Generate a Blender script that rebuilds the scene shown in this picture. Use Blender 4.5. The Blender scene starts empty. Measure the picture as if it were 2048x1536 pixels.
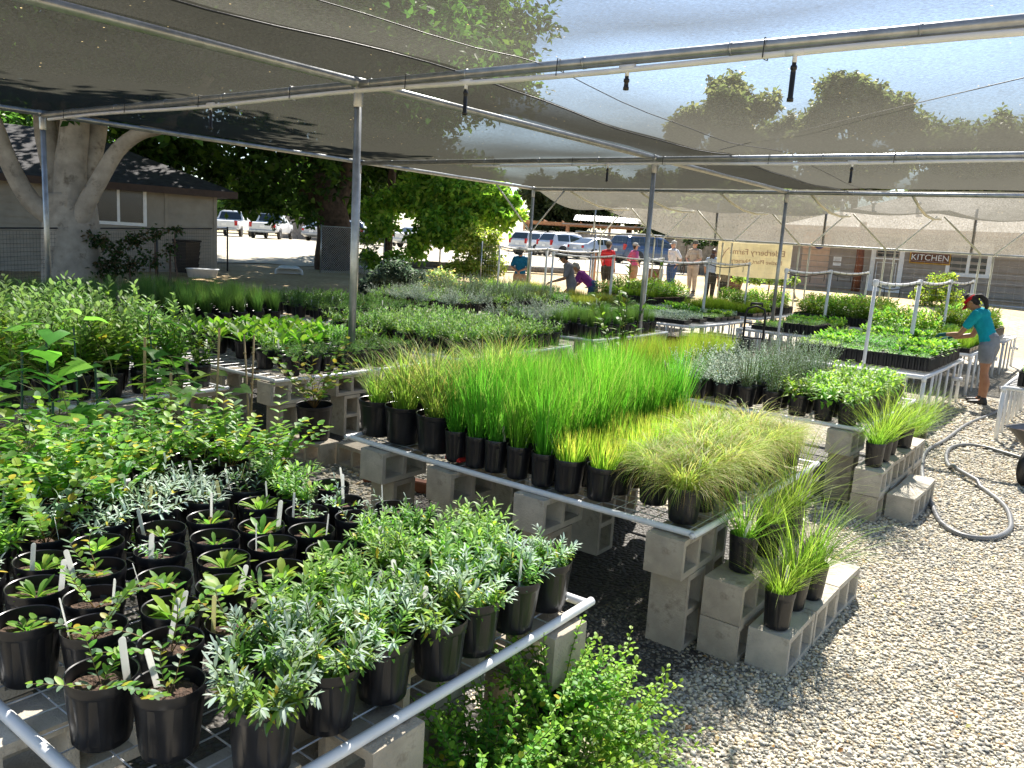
import bpy, math, random
import numpy as np
from mathutils import Vector, Matrix
S = bpy.context.scene
COL = S.collection
RND = random.Random(11)
PI = math.pi
def rad(d): return math.radians(d)
V = Vector

# ---------------------------------------------------------------- materials
def newmat(name):
    m = bpy.data.materials.new(name); m.use_nodes = True
    nt = m.node_tree; nt.nodes.clear()
    return m, nt, nt.nodes.new('ShaderNodeOutputMaterial')
def N(nt, t, **kw):
    n = nt.nodes.new(t)
    for k, v in kw.items():
        if k in n.inputs.keys(): n.inputs[k].default_value = v
        else: setattr(n, k, v)
    return n
def L(nt, a, b): nt.links.new(a, b)
def c4(c): return (c[0], c[1], c[2], 1.0)
def ramp(nt, stops):
    r = nt.nodes.new('ShaderNodeValToRGB'); e = r.color_ramp.elements
    e[0].position, e[0].color = stops[0][0], c4(stops[0][1]); e[1].position, e[1].color = stops[-1][0], c4(stops[-1][1])
    for p, c in stops[1:-1]:
        x = e.new(p); x.color = c4(c)
    return r
def plain(name, col, rough=.6, metal=0., noise=.15, scale=8., spec=.5, bump=0., bscale=60., obj=True, dirt=None):
    """Principled surface with uneven colour (and optional fine bump / dirt patches)."""
    m, nt, out = newmat(name)
    p = N(nt, 'ShaderNodeBsdfPrincipled', Roughness=rough, Metallic=metal)
    p.inputs['Specular IOR Level'].default_value = spec
    tc = N(nt, 'ShaderNodeTexCoord'); src = tc.outputs['Object']
    nz = N(nt, 'ShaderNodeTexNoise', Scale=scale, Detail=5., Roughness=.6); L(nt, src, nz.inputs['Vector'])
    lo = [max(0, c * (1 - noise * 1.6)) for c in col]; hi = [min(1, c * (1 + noise * 1.6)) for c in col]
    r = ramp(nt, [(.28, lo), (.72, hi)]); L(nt, nz.outputs['Fac'], r.inputs['Fac'])
    colout = r.outputs['Color']
    if dirt:
        nd = N(nt, 'ShaderNodeTexNoise', Scale=dirt[1], Detail=7., Roughness=.7); L(nt, src, nd.inputs['Vector'])
        rd = ramp(nt, [(dirt[2], (0, 0, 0)), (dirt[2] + .14, (1, 1, 1))]); L(nt, nd.outputs['Fac'], rd.inputs['Fac'])
        mx = N(nt, 'ShaderNodeMix', data_type='RGBA'); L(nt, rd.outputs['Color'], mx.inputs['Factor'])
        L(nt, colout, mx.inputs[6]); mx.inputs[7].default_value = c4(dirt[0]); colout = mx.outputs[2]
    L(nt, colout, p.inputs['Base Color'])
    if bump:
        nb = N(nt, 'ShaderNodeTexNoise', Scale=bscale, Detail=4.); L(nt, src, nb.inputs['Vector'])
        b = N(nt, 'ShaderNodeBump', Strength=bump, Distance=.01); L(nt, nb.outputs['Fac'], b.inputs['Height']); L(nt, b.outputs['Normal'], p.inputs['Normal'])
    L(nt, p.outputs[0], out.inputs['Surface'])
    return m
def leafmat(name, rough=.45, transl=.38, spec=.35, boost=1.0, tint=(1., 1.05, .75)):
    """Leaf surface: colour per leaf stored in the mesh, varied a little per plant, light passes through it."""
    m, nt, out = newmat(name)
    at_ = N(nt, 'ShaderNodeAttribute', attribute_name='leafcol')
    oi = N(nt, 'ShaderNodeObjectInfo')
    hs = N(nt, 'ShaderNodeHueSaturation')
    a = N(nt, 'ShaderNodeMapRange'); a.inputs[3].default_value = .485; a.inputs[4].default_value = .515
    b = N(nt, 'ShaderNodeMapRange'); b.inputs[3].default_value = .78 * boost; b.inputs[4].default_value = 1.22 * boost
    mm = N(nt, 'ShaderNodeMath', operation='MULTIPLY'); mm.inputs[1].default_value = 7.13
    fr = N(nt, 'ShaderNodeMath', operation='FRACT')
    L(nt, oi.outputs['Random'], a.inputs[0]); L(nt, oi.outputs['Random'], mm.inputs[0]); L(nt, mm.outputs[0], fr.inputs[0]); L(nt, fr.outputs[0], b.inputs[0])
    L(nt, a.outputs[0], hs.inputs['Hue']); L(nt, b.outputs[0], hs.inputs['Value']); L(nt, at_.outputs['Color'], hs.inputs['Color'])
    p = N(nt, 'ShaderNodeBsdfPrincipled', Roughness=rough); p.inputs['Specular IOR Level'].default_value = spec
    t = N(nt, 'ShaderNodeBsdfTranslucent')
    tm = N(nt, 'ShaderNodeMix', data_type='RGBA', blend_type='MULTIPLY'); tm.inputs[0].default_value = 1.; tm.inputs[7].default_value = (*[min(2.2, x * 1.7) for x in tint], 1)
    L(nt, hs.outputs['Color'], tm.inputs[6]); L(nt, tm.outputs[2], t.inputs['Color'])
    L(nt, hs.outputs['Color'], p.inputs['Base Color'])
    mx = N(nt, 'ShaderNodeMixShader', Fac=transl); L(nt, p.outputs[0], mx.inputs[1]); L(nt, t.outputs[0], mx.inputs[2])
    L(nt, mx.outputs[0], out.inputs['Surface'])
    return m
def vcolmat(name, rough=.8, spec=.3):
    m, nt, out = newmat(name)
    at_ = N(nt, 'ShaderNodeAttribute', attribute_name='leafcol')
    p = N(nt, 'ShaderNodeBsdfPrincipled', Roughness=rough); p.inputs['Specular IOR Level'].default_value = spec
    L(nt, at_.outputs['Color'], p.inputs['Base Color']); L(nt, p.outputs[0], out.inputs['Surface'])
    return m

M = {}
M['leaf'] = leafmat('leaf', transl=.45, spec=.28)
M['glossy_leaf'] = leafmat('glossy_leaf', rough=.5, transl=.42, spec=.25)
M['silver_leaf'] = leafmat('silver_leaf', rough=.75, transl=.22, spec=.2, tint=(1, 1, .95))
M['grass_blade'] = leafmat('grass_blade', rough=.5, transl=.5, spec=.18)
M['tree_leaf'] = leafmat('tree_leaf', rough=.5, transl=.5, spec=.25)
M['pebble'] = vcolmat('pebble', .75, .35)
M['black_plastic'] = plain('black_plastic', (.012, .012, .014), .30, noise=.25, scale=14, spec=.45, bump=.08, bscale=25, dirt=((.085, .074, .06), 5., .60))
M['tray_plastic'] = plain('tray_plastic', (.010, .010, .012), .35, noise=.2, spec=.4)
M['soil'] = plain('soil', (.075, .045, .03), .95, noise=.5, scale=90, bump=.9, bscale=140, dirt=((.26, .2, .13), 70., .60))
def thin(name, col, tr, rough=.6):
    m, nt, out = newmat(name)
    p = N(nt, 'ShaderNodeBsdfPrincipled', Roughness=rough); t = N(nt, 'ShaderNodeBsdfTranslucent'); tc = N(nt, 'ShaderNodeTexCoord')
    nz = N(nt, 'ShaderNodeTexNoise', Scale=6., Detail=4.); L(nt, tc.outputs['Object'], nz.inputs['Vector'])
    r = ramp(nt, [(.3, [c * .9 for c in col]), (.7, [min(1, c * 1.06) for c in col])]); L(nt, nz.outputs['Fac'], r.inputs['Fac']); L(nt, r.outputs['Color'], p.inputs['Base Color']); L(nt, r.outputs['Color'], t.inputs['Color'])
    mx = N(nt, 'ShaderNodeMixShader', Fac=tr); L(nt, p.outputs[0], mx.inputs[1]); L(nt, t.outputs[0], mx.inputs[2]); L(nt, mx.outputs[0], out.inputs['Surface']); return m
M['tag_white'] = thin('tag_white', (.84, .84, .82), .6); M['tag_yellow'] = thin('tag_yellow', (.76, .73, .45), .5)
M['pvc'] = plain('pvc', (.78, .79, .80), .35, noise=.06, scale=5, dirt=((.42, .40, .36), 16., .66))
M['pvc_far'] = plain('pvc_far', (.74, .75, .76), .4, noise=.06, scale=3)
M['pvc_yellow'] = plain('pvc_yellow', (.62, .60, .48), .45, noise=.08, scale=3)
M['galv'] = plain('galv', (.42, .44, .45), .36, metal=.75, noise=.16, scale=9)
M['galv_wire'] = plain('galv_wire', (.55, .56, .57), .45, metal=.5, noise=.2, scale=20)
M['concrete'] = plain('concrete', (.40, .35, .275), .92, noise=.14, scale=7, bump=.5, bscale=120, dirt=((.13, .10, .07), 4.2, .56))
M['block_pale'] = plain('block_pale', (.47, .43, .36), .92, noise=.12, scale=9, bump=.5, bscale=120, dirt=((.24, .2, .15), 5.1, .57))
M['wood'] = plain('wood', (.22, .12, .06), .8, noise=.3, scale=12)
M['raw_wood'] = plain('raw_wood', (.42, .2, .09), .75, noise=.2, scale=6)
M['cedar'] = plain('cedar', (.17, .055, .022), .75, noise=.25, scale=10)
M['grey_wood'] = plain('grey_wood', (.25, .22, .19), .9, noise=.25, scale=5)
M['bamboo'] = plain('bamboo', (.42, .30, .14), .6, noise=.2, scale=20)
M['green_stake'] = plain('green_stake', (.01, .07, .04), .5)
M['black_rubber'] = plain('black_rubber', (.012, .012, .012), .55)
M['hose'] = plain('hose', (.16, .165, .17), .45, noise=.1, scale=6)
M['bark_pale'] = plain('bark_pale', (.34, .29, .23), .9, noise=.2, scale=3, bump=.7, bscale=9, dirt=((.12, .09, .06), 2.4, .55))
M['bark_dark'] = plain('bark_dark', (.10, .065, .045), .95, noise=.35, scale=6, bump=1., bscale=14)
M['siding'] = plain('siding', (.31, .28, .23), .8, noise=.08, scale=3)
M['siding_brown'] = plain('siding_brown', (.35, .30, .25), .8, noise=.1, scale=3)
M['trim_brown'] = plain('trim_brown', (.055, .033, .026), .7)
M['white_trim'] = plain('white_trim', (.88, .88, .87), .5, noise=.05)
M['tan_panel'] = plain('tan_panel', (.60, .42, .30), .75, noise=.06)
M['concrete_pad'] = plain('concrete_pad', (.45, .42, .38), .9, noise=.1, scale=2)
M['metal_roof'] = plain('metal_roof', (.62, .63, .64), .4, metal=.4, noise=.15, scale=2)
M['green_crate'] = plain('green_crate', (.02, .05, .045), .5)
M['red_plastic'] = plain('red_plastic', (.5, .02, .015), .45)
M['terracotta'] = plain('terracotta', (.30, .10, .045), .85, noise=.15)
M['white_plastic'] = plain('white_plastic', (.72, .74, .75), .45, noise=.05)
M['blue_sign'] = plain('blue_sign', (.02, .03, .16), .5)
M['gold'] = plain('gold', (.55, .30, .03), .6)
M['sign_wood'] = plain('sign_wood', (.14, .05, .022), .7, noise=.25, scale=9)
M['banner'] = thin('banner', (.80, .74, .56), .35)
M['banner_ink'] = plain('banner_ink', (.50, .32, .24), .7)
M['banner_green'] = plain('banner_green', (.38, .42, .18), .7)
M['iron'] = plain('iron', (.03, .03, .032), .5, metal=.3)
def shingle_mat(name, a, b):
    m, nt, out = newmat(name)
    p = N(nt, 'ShaderNodeBsdfPrincipled', Roughness=.95); tc = N(nt, 'ShaderNodeTexCoord')
    br = N(nt, 'ShaderNodeTexBrick', Scale=3.2); br.inputs['Color1'].default_value = c4(a); br.inputs['Color2'].default_value = c4(b); br.inputs['Mortar'].default_value = c4([x * .5 for x in a]); br.inputs['Mortar Size'].default_value = .012
    L(nt, tc.outputs['UV'], br.inputs['Vector'])
    L(nt, br.outputs['Color'], p.inputs['Base Color']); L(nt, p.outputs[0], out.inputs['Surface']); return m
M['shingle_dark'] = plain('shingle_dark', (.032, .032, .036), .95, noise=.4, scale=5)
M['shingle_pale'] = plain('shingle_pale', (.40, .37, .32), .95, noise=.14, scale=3)
def glass_mat(name, col, rough=.06):
    m, nt, out = newmat(name)
    p = N(nt, 'ShaderNodeBsdfPrincipled', Roughness=rough); p.inputs['Base Color'].default_value = c4(col); p.inputs['Specular IOR Level'].default_value = .8
    nz = N(nt, 'ShaderNodeTexNoise', Scale=1.3); b = N(nt, 'ShaderNodeBump', Strength=.05); L(nt, nz.outputs['Fac'], b.inputs['Height']); L(nt, b.outputs['Normal'], p.inputs['Normal'])
    L(nt, p.outputs[0], out.inputs['Surface']); return m
M['glass'] = glass_mat('glass', (.004, .005, .006), .25)
M['car_glass'] = glass_mat('car_glass', (.02, .03, .035), .04)
def paint(name, col, metal=0.):
    m, nt, out = newmat(name)
    p = N(nt, 'ShaderNodeBsdfPrincipled', Roughness=.28, Metallic=metal); p.inputs['Coat Weight'].default_value = .6
    nz = N(nt, 'ShaderNodeTexNoise', Scale=2.5, Detail=4.); tc = N(nt, 'ShaderNodeTexCoord'); L(nt, tc.outputs['Object'], nz.inputs['Vector'])
    r = ramp(nt, [(.3, [c * .92 for c in col]), (.7, [min(1, c * 1.06) for c in col])]); L(nt, nz.outputs['Fac'], r.inputs['Fac']); L(nt, r.outputs['Color'], p.inputs['Base Color'])
    L(nt, p.outputs[0], out.inputs['Surface']); return m
M['tail_red'] = plain('tail_red', (.45, .01, .01), .2, noise=.05)
M['rim'] = plain('rim', (.45, .46, .47), .35, metal=.7)
def skinmat(name, col):
    m, nt, out = newmat(name)
    p = N(nt, 'ShaderNodeBsdfPrincipled', Roughness=.5); p.inputs['Subsurface Weight'].default_value = .1; p.inputs['Subsurface Radius'].default_value = (.02, .008, .004)
    nz = N(nt, 'ShaderNodeTexNoise', Scale=14., Detail=4.); tc = N(nt, 'ShaderNodeTexCoord'); L(nt, tc.outputs['Object'], nz.inputs['Vector'])
    r = ramp(nt, [(.3, [col[0] * .9, col[1] * .82, col[2] * .8]), (.7, [min(1, c * 1.06) for c in col])]); L(nt, nz.outputs['Fac'], r.inputs['Fac']); L(nt, r.outputs['Color'], p.inputs['Base Color'])
    L(nt, p.outputs[0], out.inputs['Surface']); return m
M['skin_tan'] = skinmat('skin_tan', (.36, .185, .105))
M['skin_fair'] = skinmat('skin_fair', (.52, .30, .21))
def cloth(name, col):
    return plain(name, col, .9, noise=.12, scale=7, spec=.2, bump=.8, bscale=8)
def shade_mat(name, open_, glow, col, lo=(.05, .33, .08)):
    """Knitted shade cloth: part open mesh (light and sight go through), part thread that glows a little when lit from above, with stuck leaf litter."""
    m, nt, out = newmat(name)
    tc = N(nt, 'ShaderNodeTexCoord')
    tr = N(nt, 'ShaderNodeBsdfTransparent'); df = N(nt, 'ShaderNodeBsdfDiffuse'); tl = N(nt, 'ShaderNodeBsdfTranslucent')
    nz = N(nt, 'ShaderNodeTexNoise', Scale=42., Detail=2.); L(nt, tc.outputs['Object'], nz.inputs['Vector'])
    r = ramp(nt, [(.3, [c * .8 for c in col]), (.7, [c * 1.2 for c in col])]); L(nt, nz.outputs['Fac'], r.inputs['Fac'])
    L(nt, r.outputs['Color'], df.inputs['Color']); L(nt, r.outputs['Color'], tl.inputs['Color'])
    a = N(nt, 'ShaderNodeMixShader', Fac=glow); L(nt, df.outputs[0], a.inputs[1]); L(nt, tl.outputs[0], a.inputs[2])
    mp = N(nt, 'ShaderNodeMapping'); mp.inputs['Scale'].default_value = (1., 2.2, 1.); L(nt, tc.outputs['Object'], mp.inputs['Vector'])
    n2 = N(nt, 'ShaderNodeTexNoise', Scale=38., Detail=3., Roughness=.75); L(nt, mp.outputs[0], n2.inputs['Vector'])
    n3 = N(nt, 'ShaderNodeTexNoise', Scale=.9, Detail=3.); L(nt, tc.outputs['Object'], n3.inputs['Vector'])
    mr = N(nt, 'ShaderNodeMapRange'); mr.inputs[1].default_value = .32; mr.inputs[2].default_value = .68; mr.inputs[3].default_value = open_ - .24; mr.inputs[4].default_value = open_ + .24
    L(nt, n2.outputs['Fac'], mr.inputs[0])
    m3 = N(nt, 'ShaderNodeMapRange'); m3.inputs[1].default_value = .3; m3.inputs[2].default_value = .7; m3.inputs[3].default_value = -.06; m3.inputs[4].default_value = .06; L(nt, n3.outputs['Fac'], m3.inputs[0])
    ad = N(nt, 'ShaderNodeMath', operation='ADD'); L(nt, mr.outputs[0], ad.inputs[0]); L(nt, m3.outputs[0], ad.inputs[1])
    # leaf litter: sparse small flecks
    vo = N(nt, 'ShaderNodeTexVoronoi', Scale=9.); L(nt, tc.outputs['Object'], vo.inputs['Vector'])
    lt = N(nt, 'ShaderNodeMath', operation='LESS_THAN'); L(nt, vo.outputs['Distance'], lt.inputs[0]); lt.inputs[1].default_value = .06
    wn = N(nt, 'ShaderNodeTexNoise', Scale=3.); L(nt, tc.outputs['Object'], wn.inputs['Vector'])
    gt = N(nt, 'ShaderNodeMath', operation='GREATER_THAN'); L(nt, wn.outputs['Fac'], gt.inputs[0]); gt.inputs[1].default_value = .56
    fl = N(nt, 'ShaderNodeMath', operation='MULTIPLY'); L(nt, lt.outputs[0], fl.inputs[0]); L(nt, gt.outputs[0], fl.inputs[1])
    # the knit has depth: the flatter a ray crosses it, the more thread is in the way (for sunlight and sight alike)
    ge = N(nt, 'ShaderNodeNewGeometry'); dp = N(nt, 'ShaderNodeVectorMath', operation='DOT_PRODUCT'); L(nt, ge.outputs['Normal'], dp.inputs[0]); L(nt, ge.outputs['Incoming'], dp.inputs[1])
    ab = N(nt, 'ShaderNodeMath', operation='ABSOLUTE'); L(nt, dp.outputs['Value'], ab.inputs[0])
    ml = N(nt, 'ShaderNodeMapRange', interpolation_type='SMOOTHSTEP'); ml.inputs[1].default_value = lo[0]; ml.inputs[2].default_value = lo[1]; ml.inputs[3].default_value = lo[2]; ml.inputs[4].default_value = 1.; L(nt, ab.outputs[0], ml.inputs[0])
    op = N(nt, 'ShaderNodeMath', operation='MULTIPLY'); L(nt, ad.outputs[0], op.inputs[0]); L(nt, ml.outputs[0], op.inputs[1])
    mx = N(nt, 'ShaderNodeMixShader'); L(nt, op.outputs[0], mx.inputs[0]); L(nt, a.outputs[0], mx.inputs[1]); L(nt, tr.outputs[0], mx.inputs[2])
    lit = N(nt, 'ShaderNodeBsdfTranslucent'); lit.inputs['Color'].default_value = (.45, .34, .16, 1)
    m2 = N(nt, 'ShaderNodeMixShader'); L(nt, fl.outputs[0], m2.inputs[0]); L(nt, mx.outputs[0], m2.inputs[1]); L(nt, lit.outputs[0], m2.inputs[2])
    L(nt, m2.outputs[0], out.inputs['Surface'])
    return m
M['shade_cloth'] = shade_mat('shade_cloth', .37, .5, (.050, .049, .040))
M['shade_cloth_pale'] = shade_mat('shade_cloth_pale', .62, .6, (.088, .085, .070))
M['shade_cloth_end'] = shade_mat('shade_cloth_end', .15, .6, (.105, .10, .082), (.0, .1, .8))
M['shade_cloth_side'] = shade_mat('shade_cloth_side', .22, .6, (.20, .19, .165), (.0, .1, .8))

# ---------------------------------------------------------------- mesh building
class MB:
    """Collects shapes; build() links them as ONE mesh object."""
    def __init__(s): s.v = []; s.f = []; s.c = None; s.mi = []; s.cur = 0
    def col(s, c):
        if s.c is None: s.c = [(1, 1, 1)] * len(s.v)
        s.cc = c; return s
    def add(s, vs, fs):
        o = len(s.v); s.v.extend(tuple(p) for p in vs); s.f.extend(tuple(i + o for i in f) for f in fs); s.mi.extend([s.cur] * len(fs))
        if s.c is not None: s.c.extend([s.cc] * len(vs))
        return o
    def quad(s, a, b, c, d): s.add([a, b, c, d], [(0, 1, 2, 3)])
    def box(s, c, d, rz=0., bev=0., rot=None):
        hx, hy, hz = d[0] / 2, d[1] / 2, d[2] / 2
        Rm = rot if rot is not None else Matrix.Rotation(rz, 3, 'Z')
        if bev <= 0:
            vs = [(x, y, z) for x in (-hx, hx) for y in (-hy, hy) for z in (-hz, hz)]
            fs = [(0, 1, 3, 2), (4, 6, 7, 5), (0, 4, 5, 1), (2, 3, 7, 6), (0, 2, 6, 4), (1, 5, 7, 3)]
        else:
            b = min(bev, hx * .9, hy * .9, hz * .9); vs = []; idx = {}
            for sx in (-1, 1):
                for sy in (-1, 1):
                    for sz in (-1, 1):
                        for k, (bx, by, bz) in enumerate(((0, b, b), (b, 0, b), (b, b, 0))):
                            idx[(sx, sy, sz, k)] = len(vs); vs.append((sx * (hx - bx), sy * (hy - by), sz * (hz - bz)))
            I = idx; fs = []
            for q in (-1, 1):
                fs.append([I[(q, -1, -1, 0)], I[(q, 1, -1, 0)], I[(q, 1, 1, 0)], I[(q, -1, 1, 0)]][::q])
                fs.append([I[(-1, q, -1, 1)], I[(-1, q, 1, 1)], I[(1, q, 1, 1)], I[(1, q, -1, 1)]][::q])
                fs.append([I[(-1, -1, q, 2)], I[(1, -1, q, 2)], I[(1, 1, q, 2)], I[(-1, 1, q, 2)]][::q])
            for a in (-1, 1):
                for e in (-1, 1):
                    fs.append((I[(-1, a, e, 1)], I[(1, a, e, 1)], I[(1, a, e, 2)], I[(-1, a, e, 2)]))
                    fs.append((I[(a, -1, e, 0)], I[(a, 1, e, 0)], I[(a, 1, e, 2)], I[(a, -1, e, 2)]))
                    fs.append((I[(a, e, -1, 0)], I[(a, e, 1, 0)], I[(a, e, 1, 1)], I[(a, e, -1, 1)]))
                    for g in (-1, 1): fs.append((I[(a, e, g, 0)], I[(a, e, g, 1)], I[(a, e, g, 2)]))
        s.add([V(c) + Rm @ V(p) for p in vs], fs); return s
    def tube(s, path, r, n=8, caps=True, closed=False):
        P = [V(p) for p in path]; m = len(P); rr = r if isinstance(r, (list, tuple)) else [r] * m
        vs = []; fs = []; up = None
        for i in range(m):
            if closed: t = (P[(i + 1) % m] - P[i - 1])
            else: t = P[min(i + 1, m - 1)] - P[max(i - 1, 0)]
            t = t.normalized() if t.length > 1e-9 else V((0, 0, 1))
            if up is None: up = V((0, 0, 1)) if abs(t.z) < .9 else V((1, 0, 0))
            a = up - t * up.dot(t)
            a = a.normalized() if a.length > 1e-6 else t.orthogonal().normalized()
            up = a; b = t.cross(a)
            for k in range(n):
                th = 2 * PI * k / n; vs.append(P[i] + (a * math.cos(th) + b * math.sin(th)) * rr[i])
        for i in range(m if closed else m - 1):
            for k in range(n):
                j = (i + 1) % m; fs.append((i * n + k, i * n + (k + 1) % n, j * n + (k + 1) % n, j * n + k))
        if caps and not closed: fs.append(tuple(range(n))[::-1]); fs.append(tuple(range((m - 1) * n, m * n)))
        s.add(vs, fs); return s
    def lathe(s, prof, n=24, c=(0, 0, 0), rfun=None):
        vs = []; fs = []
        for i, (r, z) in enumerate(prof):
            for k in range(n):
                th = 2 * PI * k / n; q = r * (rfun(th, i) if rfun else 1.)
                vs.append((c[0] + q * math.cos(th), c[1] + q * math.sin(th), c[2] + z))
        for i in range(len(prof) - 1):
            for k in range(n): fs.append((i * n + k, i * n + (k + 1) % n, (i + 1) * n + (k + 1) % n, (i + 1) * n + k))
        s.add(vs, fs); return s
    def disc(s, c, r, n=20, jit=0.):
        s.add([(c[0], c[1], c[2])] + [(c[0] + r * math.cos(2 * PI * k / n), c[1] + r * math.sin(2 * PI * k / n), c[2] + RND.uniform(-jit, jit)) for k in range(n)], [(0, 1 + k, 1 + (k + 1) % n) for k in range(n)]); return s
    def mesh(s, name, mats, smooth=False):
        me = bpy.data.meshes.new(name); me.from_pydata([tuple(p) for p in s.v], [], s.f)
        for m in (mats if isinstance(mats, (list, tuple)) else [mats]): me.materials.append(m)
        if max(s.mi, default=0): me.polygons.foreach_set('material_index', s.mi)
        if s.c is not None:
            ca = me.color_attributes.new('leafcol', 'FLOAT_COLOR', 'POINT')
            a = np.ones((len(s.v), 4), np.float32); a[:, :3] = np.array(s.c, np.float32); ca.data.foreach_set('color', a.ravel())
        if smooth:
            me.polygons.foreach_set('use_smooth', [True] * len(me.polygons))
        me.update(); return me
    def build(s, name, mats, parent=None, smooth=False, loc=None, rz=0.):
        return obj(name, s.mesh(name, mats, smooth), parent, loc, rz)
def obj(name, me, parent=None, loc=None, rz=0.):
    o = bpy.data.objects.new(name, me); COL.objects.link(o)
    if parent is not None: o.parent = parent
    if loc is not None: o.location = loc
    if rz: o.rotation_euler[2] = rz
    return o
def tag(o, label=None, cat=None, group=None, kind=None):
    if label: o['label'] = label
    if cat: o['category'] = cat
    if group: o['group'] = group
    if kind: o['kind'] = kind
    return o
def thing(name, label, cat, loc=(0, 0, 0), rz=0., group=None):
    o = bpy.data.objects.new(name, None); COL.objects.link(o); o.location = loc; o.rotation_euler = (0, 0, rz); o.empty_display_size = .1
    return tag(o, label, cat, group, 'thing')
def smooth_by_angle(me, ang=35):
    me.polygons.foreach_set('use_smooth', [True] * len(me.polygons))
    try: me.set_sharp_from_angle(angle=rad(ang))
    except Exception: pass
ORD = ['first', 'second', 'third', 'fourth', 'fifth', 'sixth', 'seventh', 'eighth', 'ninth', 'tenth', 'eleventh', 'twelfth', 'thirteenth', 'fourteenth', 'fifteenth', 'sixteenth', 'seventeenth', 'eighteenth', 'nineteenth', 'twentieth']
# ---------------------------------------------------------------- camera
YAW, PITCH, ROLL, FPX, EYE = .642, .174, .062, 1617.4, 1.911
_fw = V((-math.sin(YAW) * math.cos(PITCH), math.cos(YAW) * math.cos(PITCH), -math.sin(PITCH)))
_rt = V((math.cos(YAW), math.sin(YAW), 0)); _up = _rt.cross(_fw)
_r2 = _rt * math.cos(ROLL) + _up * math.sin(ROLL); _u2 = -_rt * math.sin(ROLL) + _up * math.cos(ROLL)
cam = bpy.data.cameras.new('camera'); cam.sensor_width = 36.; cam.lens = 36. * FPX / 2048.; cam.clip_end = 2000.; cam.clip_start = .05
camo = bpy.data.objects.new('camera', cam); COL.objects.link(camo)
mw = Matrix((_r2, _u2, -_fw)).transposed().to_4x4(); mw.translation = V((0, 0, EYE)); camo.matrix_world = mw
S.camera = camo
def ray(px, py): return _fw + _r2 * ((px - 1024) / FPX) - _u2 * ((py - 768) / FPX)
def atd(px, py, d): return V((0, 0, EYE)) + ray(px, py) * d          # the point at a given distance ahead
def at(px, py, z=0.):
    d = ray(px, py); return V((0, 0, EYE)) + d * ((z - EYE) / d.z)
def aty(px, py, y):
    d = ray(px, py); return V((0, 0, EYE)) + d * (y / d.y)
def sm(t): t = min(1, max(0, t)); return t * t * (3 - 2 * t)
def ground(x, y):
    D = -.599 * x + .80 * y
    return .30 * sm((D - 20) / 8) + .60 * sm((y - 22) / 10) + .12 * sm((D - 34) / 20)
def far(px, d):                                                       # a spot on the terrain in that direction at that distance
    p = atd(px, 500, d); return V((p.x, p.y, ground(p.x, p.y)))
# ---------------------------------------------------------------- light
w = bpy.data.worlds.new('World'); S.world = w; w.use_nodes = True
nt = w.node_tree; nt.nodes.clear()
sky = nt.nodes.new('ShaderNodeTexSky'); sky.sky_type = 'NISHITA'; sky.sun_disc = False
SUN_EL, SUN_AZ = rad(48), math.atan2(-.36, .93)
sky.sun_elevation = SUN_EL; sky.sun_rotation = SUN_AZ; sky.air_density = 1.; sky.dust_density = .4; sky.ozone_density = 2.6
bg = nt.nodes.new('ShaderNodeBackground'); bg.inputs['Strength'].default_value = .062
wo = nt.nodes.new('ShaderNodeOutputWorld'); nt.links.new(sky.outputs[0], bg.inputs['Color']); nt.links.new(bg.outputs[0], wo.inputs['Surface'])
sd = V((math.sin(SUN_AZ) * math.cos(SUN_EL), math.cos(SUN_AZ) * math.cos(SUN_EL), math.sin(SUN_EL)))
sl = bpy.data.lights.new('sun', 'SUN'); sl.energy = 5.; sl.angle = rad(.53); sl.color = (1., .94, .85)
so = bpy.data.objects.new('sun', sl); COL.objects.link(so); so.rotation_euler = (-sd).to_track_quat('-Z', 'Y').to_euler(); so.location = sd * 60
S.view_settings.view_transform = 'Standard'; S.view_settings.look = 'None'; S.view_settings.gamma = 1.; S.view_settings.exposure = 1.88
S.cycles.transparent_max_bounces = 24; S.cycles.max_bounces = 8; S.cycles.transmission_bounces = 6
# ---------------------------------------------------------------- plant meshes
def jit(c, a=.15, r=RND):
    k = 1 + r.uniform(-a, a); return (max(0, c[0] * k * (1 + r.uniform(-a, a) * .5)), max(0, c[1] * k), max(0, c[2] * k * (1 + r.uniform(-a, a) * .5)))
def mixc(a, b, t): return tuple(a[i] + (b[i] - a[i]) * t for i in range(3))
LIME, GREEN, MID, DARK = (.245, .40, .05), (.075, .21, .03), (.135, .30, .042), (.025, .07, .016)
SILV, GREY, YEL, BRN, RUSH, STRAW = (.42, .52, .45), (.20, .31, .18), (.48, .42, .05), (.26, .18, .06), (.15, .33, .02), (.42, .34, .13)
def leaf(b, base, d, L_, W_, c, curl=.3, up=V((0, 0, 1)), fold=.15, tip=None, shape=(.22, .9, 1., .62)):
    """One curved leaf blade with a folded midrib."""
    d = d.normalized(); s_ = d.cross(up)
    s_ = s_.normalized() if s_.length > 1e-4 else d.orthogonal().normalized()
    n_ = s_.cross(d); vs = []; cs = []
    T = (0., .3, .6, .85)
    for t, w in zip(T, shape):
        p = base + d * (L_ * t) + n_ * (-curl * L_ * t * t); h = W_ * .5 * w
        vs += [p + s_ * h + n_ * (fold * h), p, p - s_ * h + n_ * (fold * h)]
    vs.append(base + d * L_ + n_ * (-curl * L_))
    fs = []
    for i in range(3):
        o = i * 3; fs += [(o, o + 1, o + 4, o + 3), (o + 1, o + 2, o + 5, o + 4)]
    fs += [(9, 10, 12), (10, 11, 12)]
    if tip is None: b.col(c); b.add(vs, fs)
    else:
        b.col(c); o = b.add(vs, fs)
        for k in range(6, 13): b.c[o + k] = mixc(c, tip, .5 if k < 9 else .9)
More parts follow.
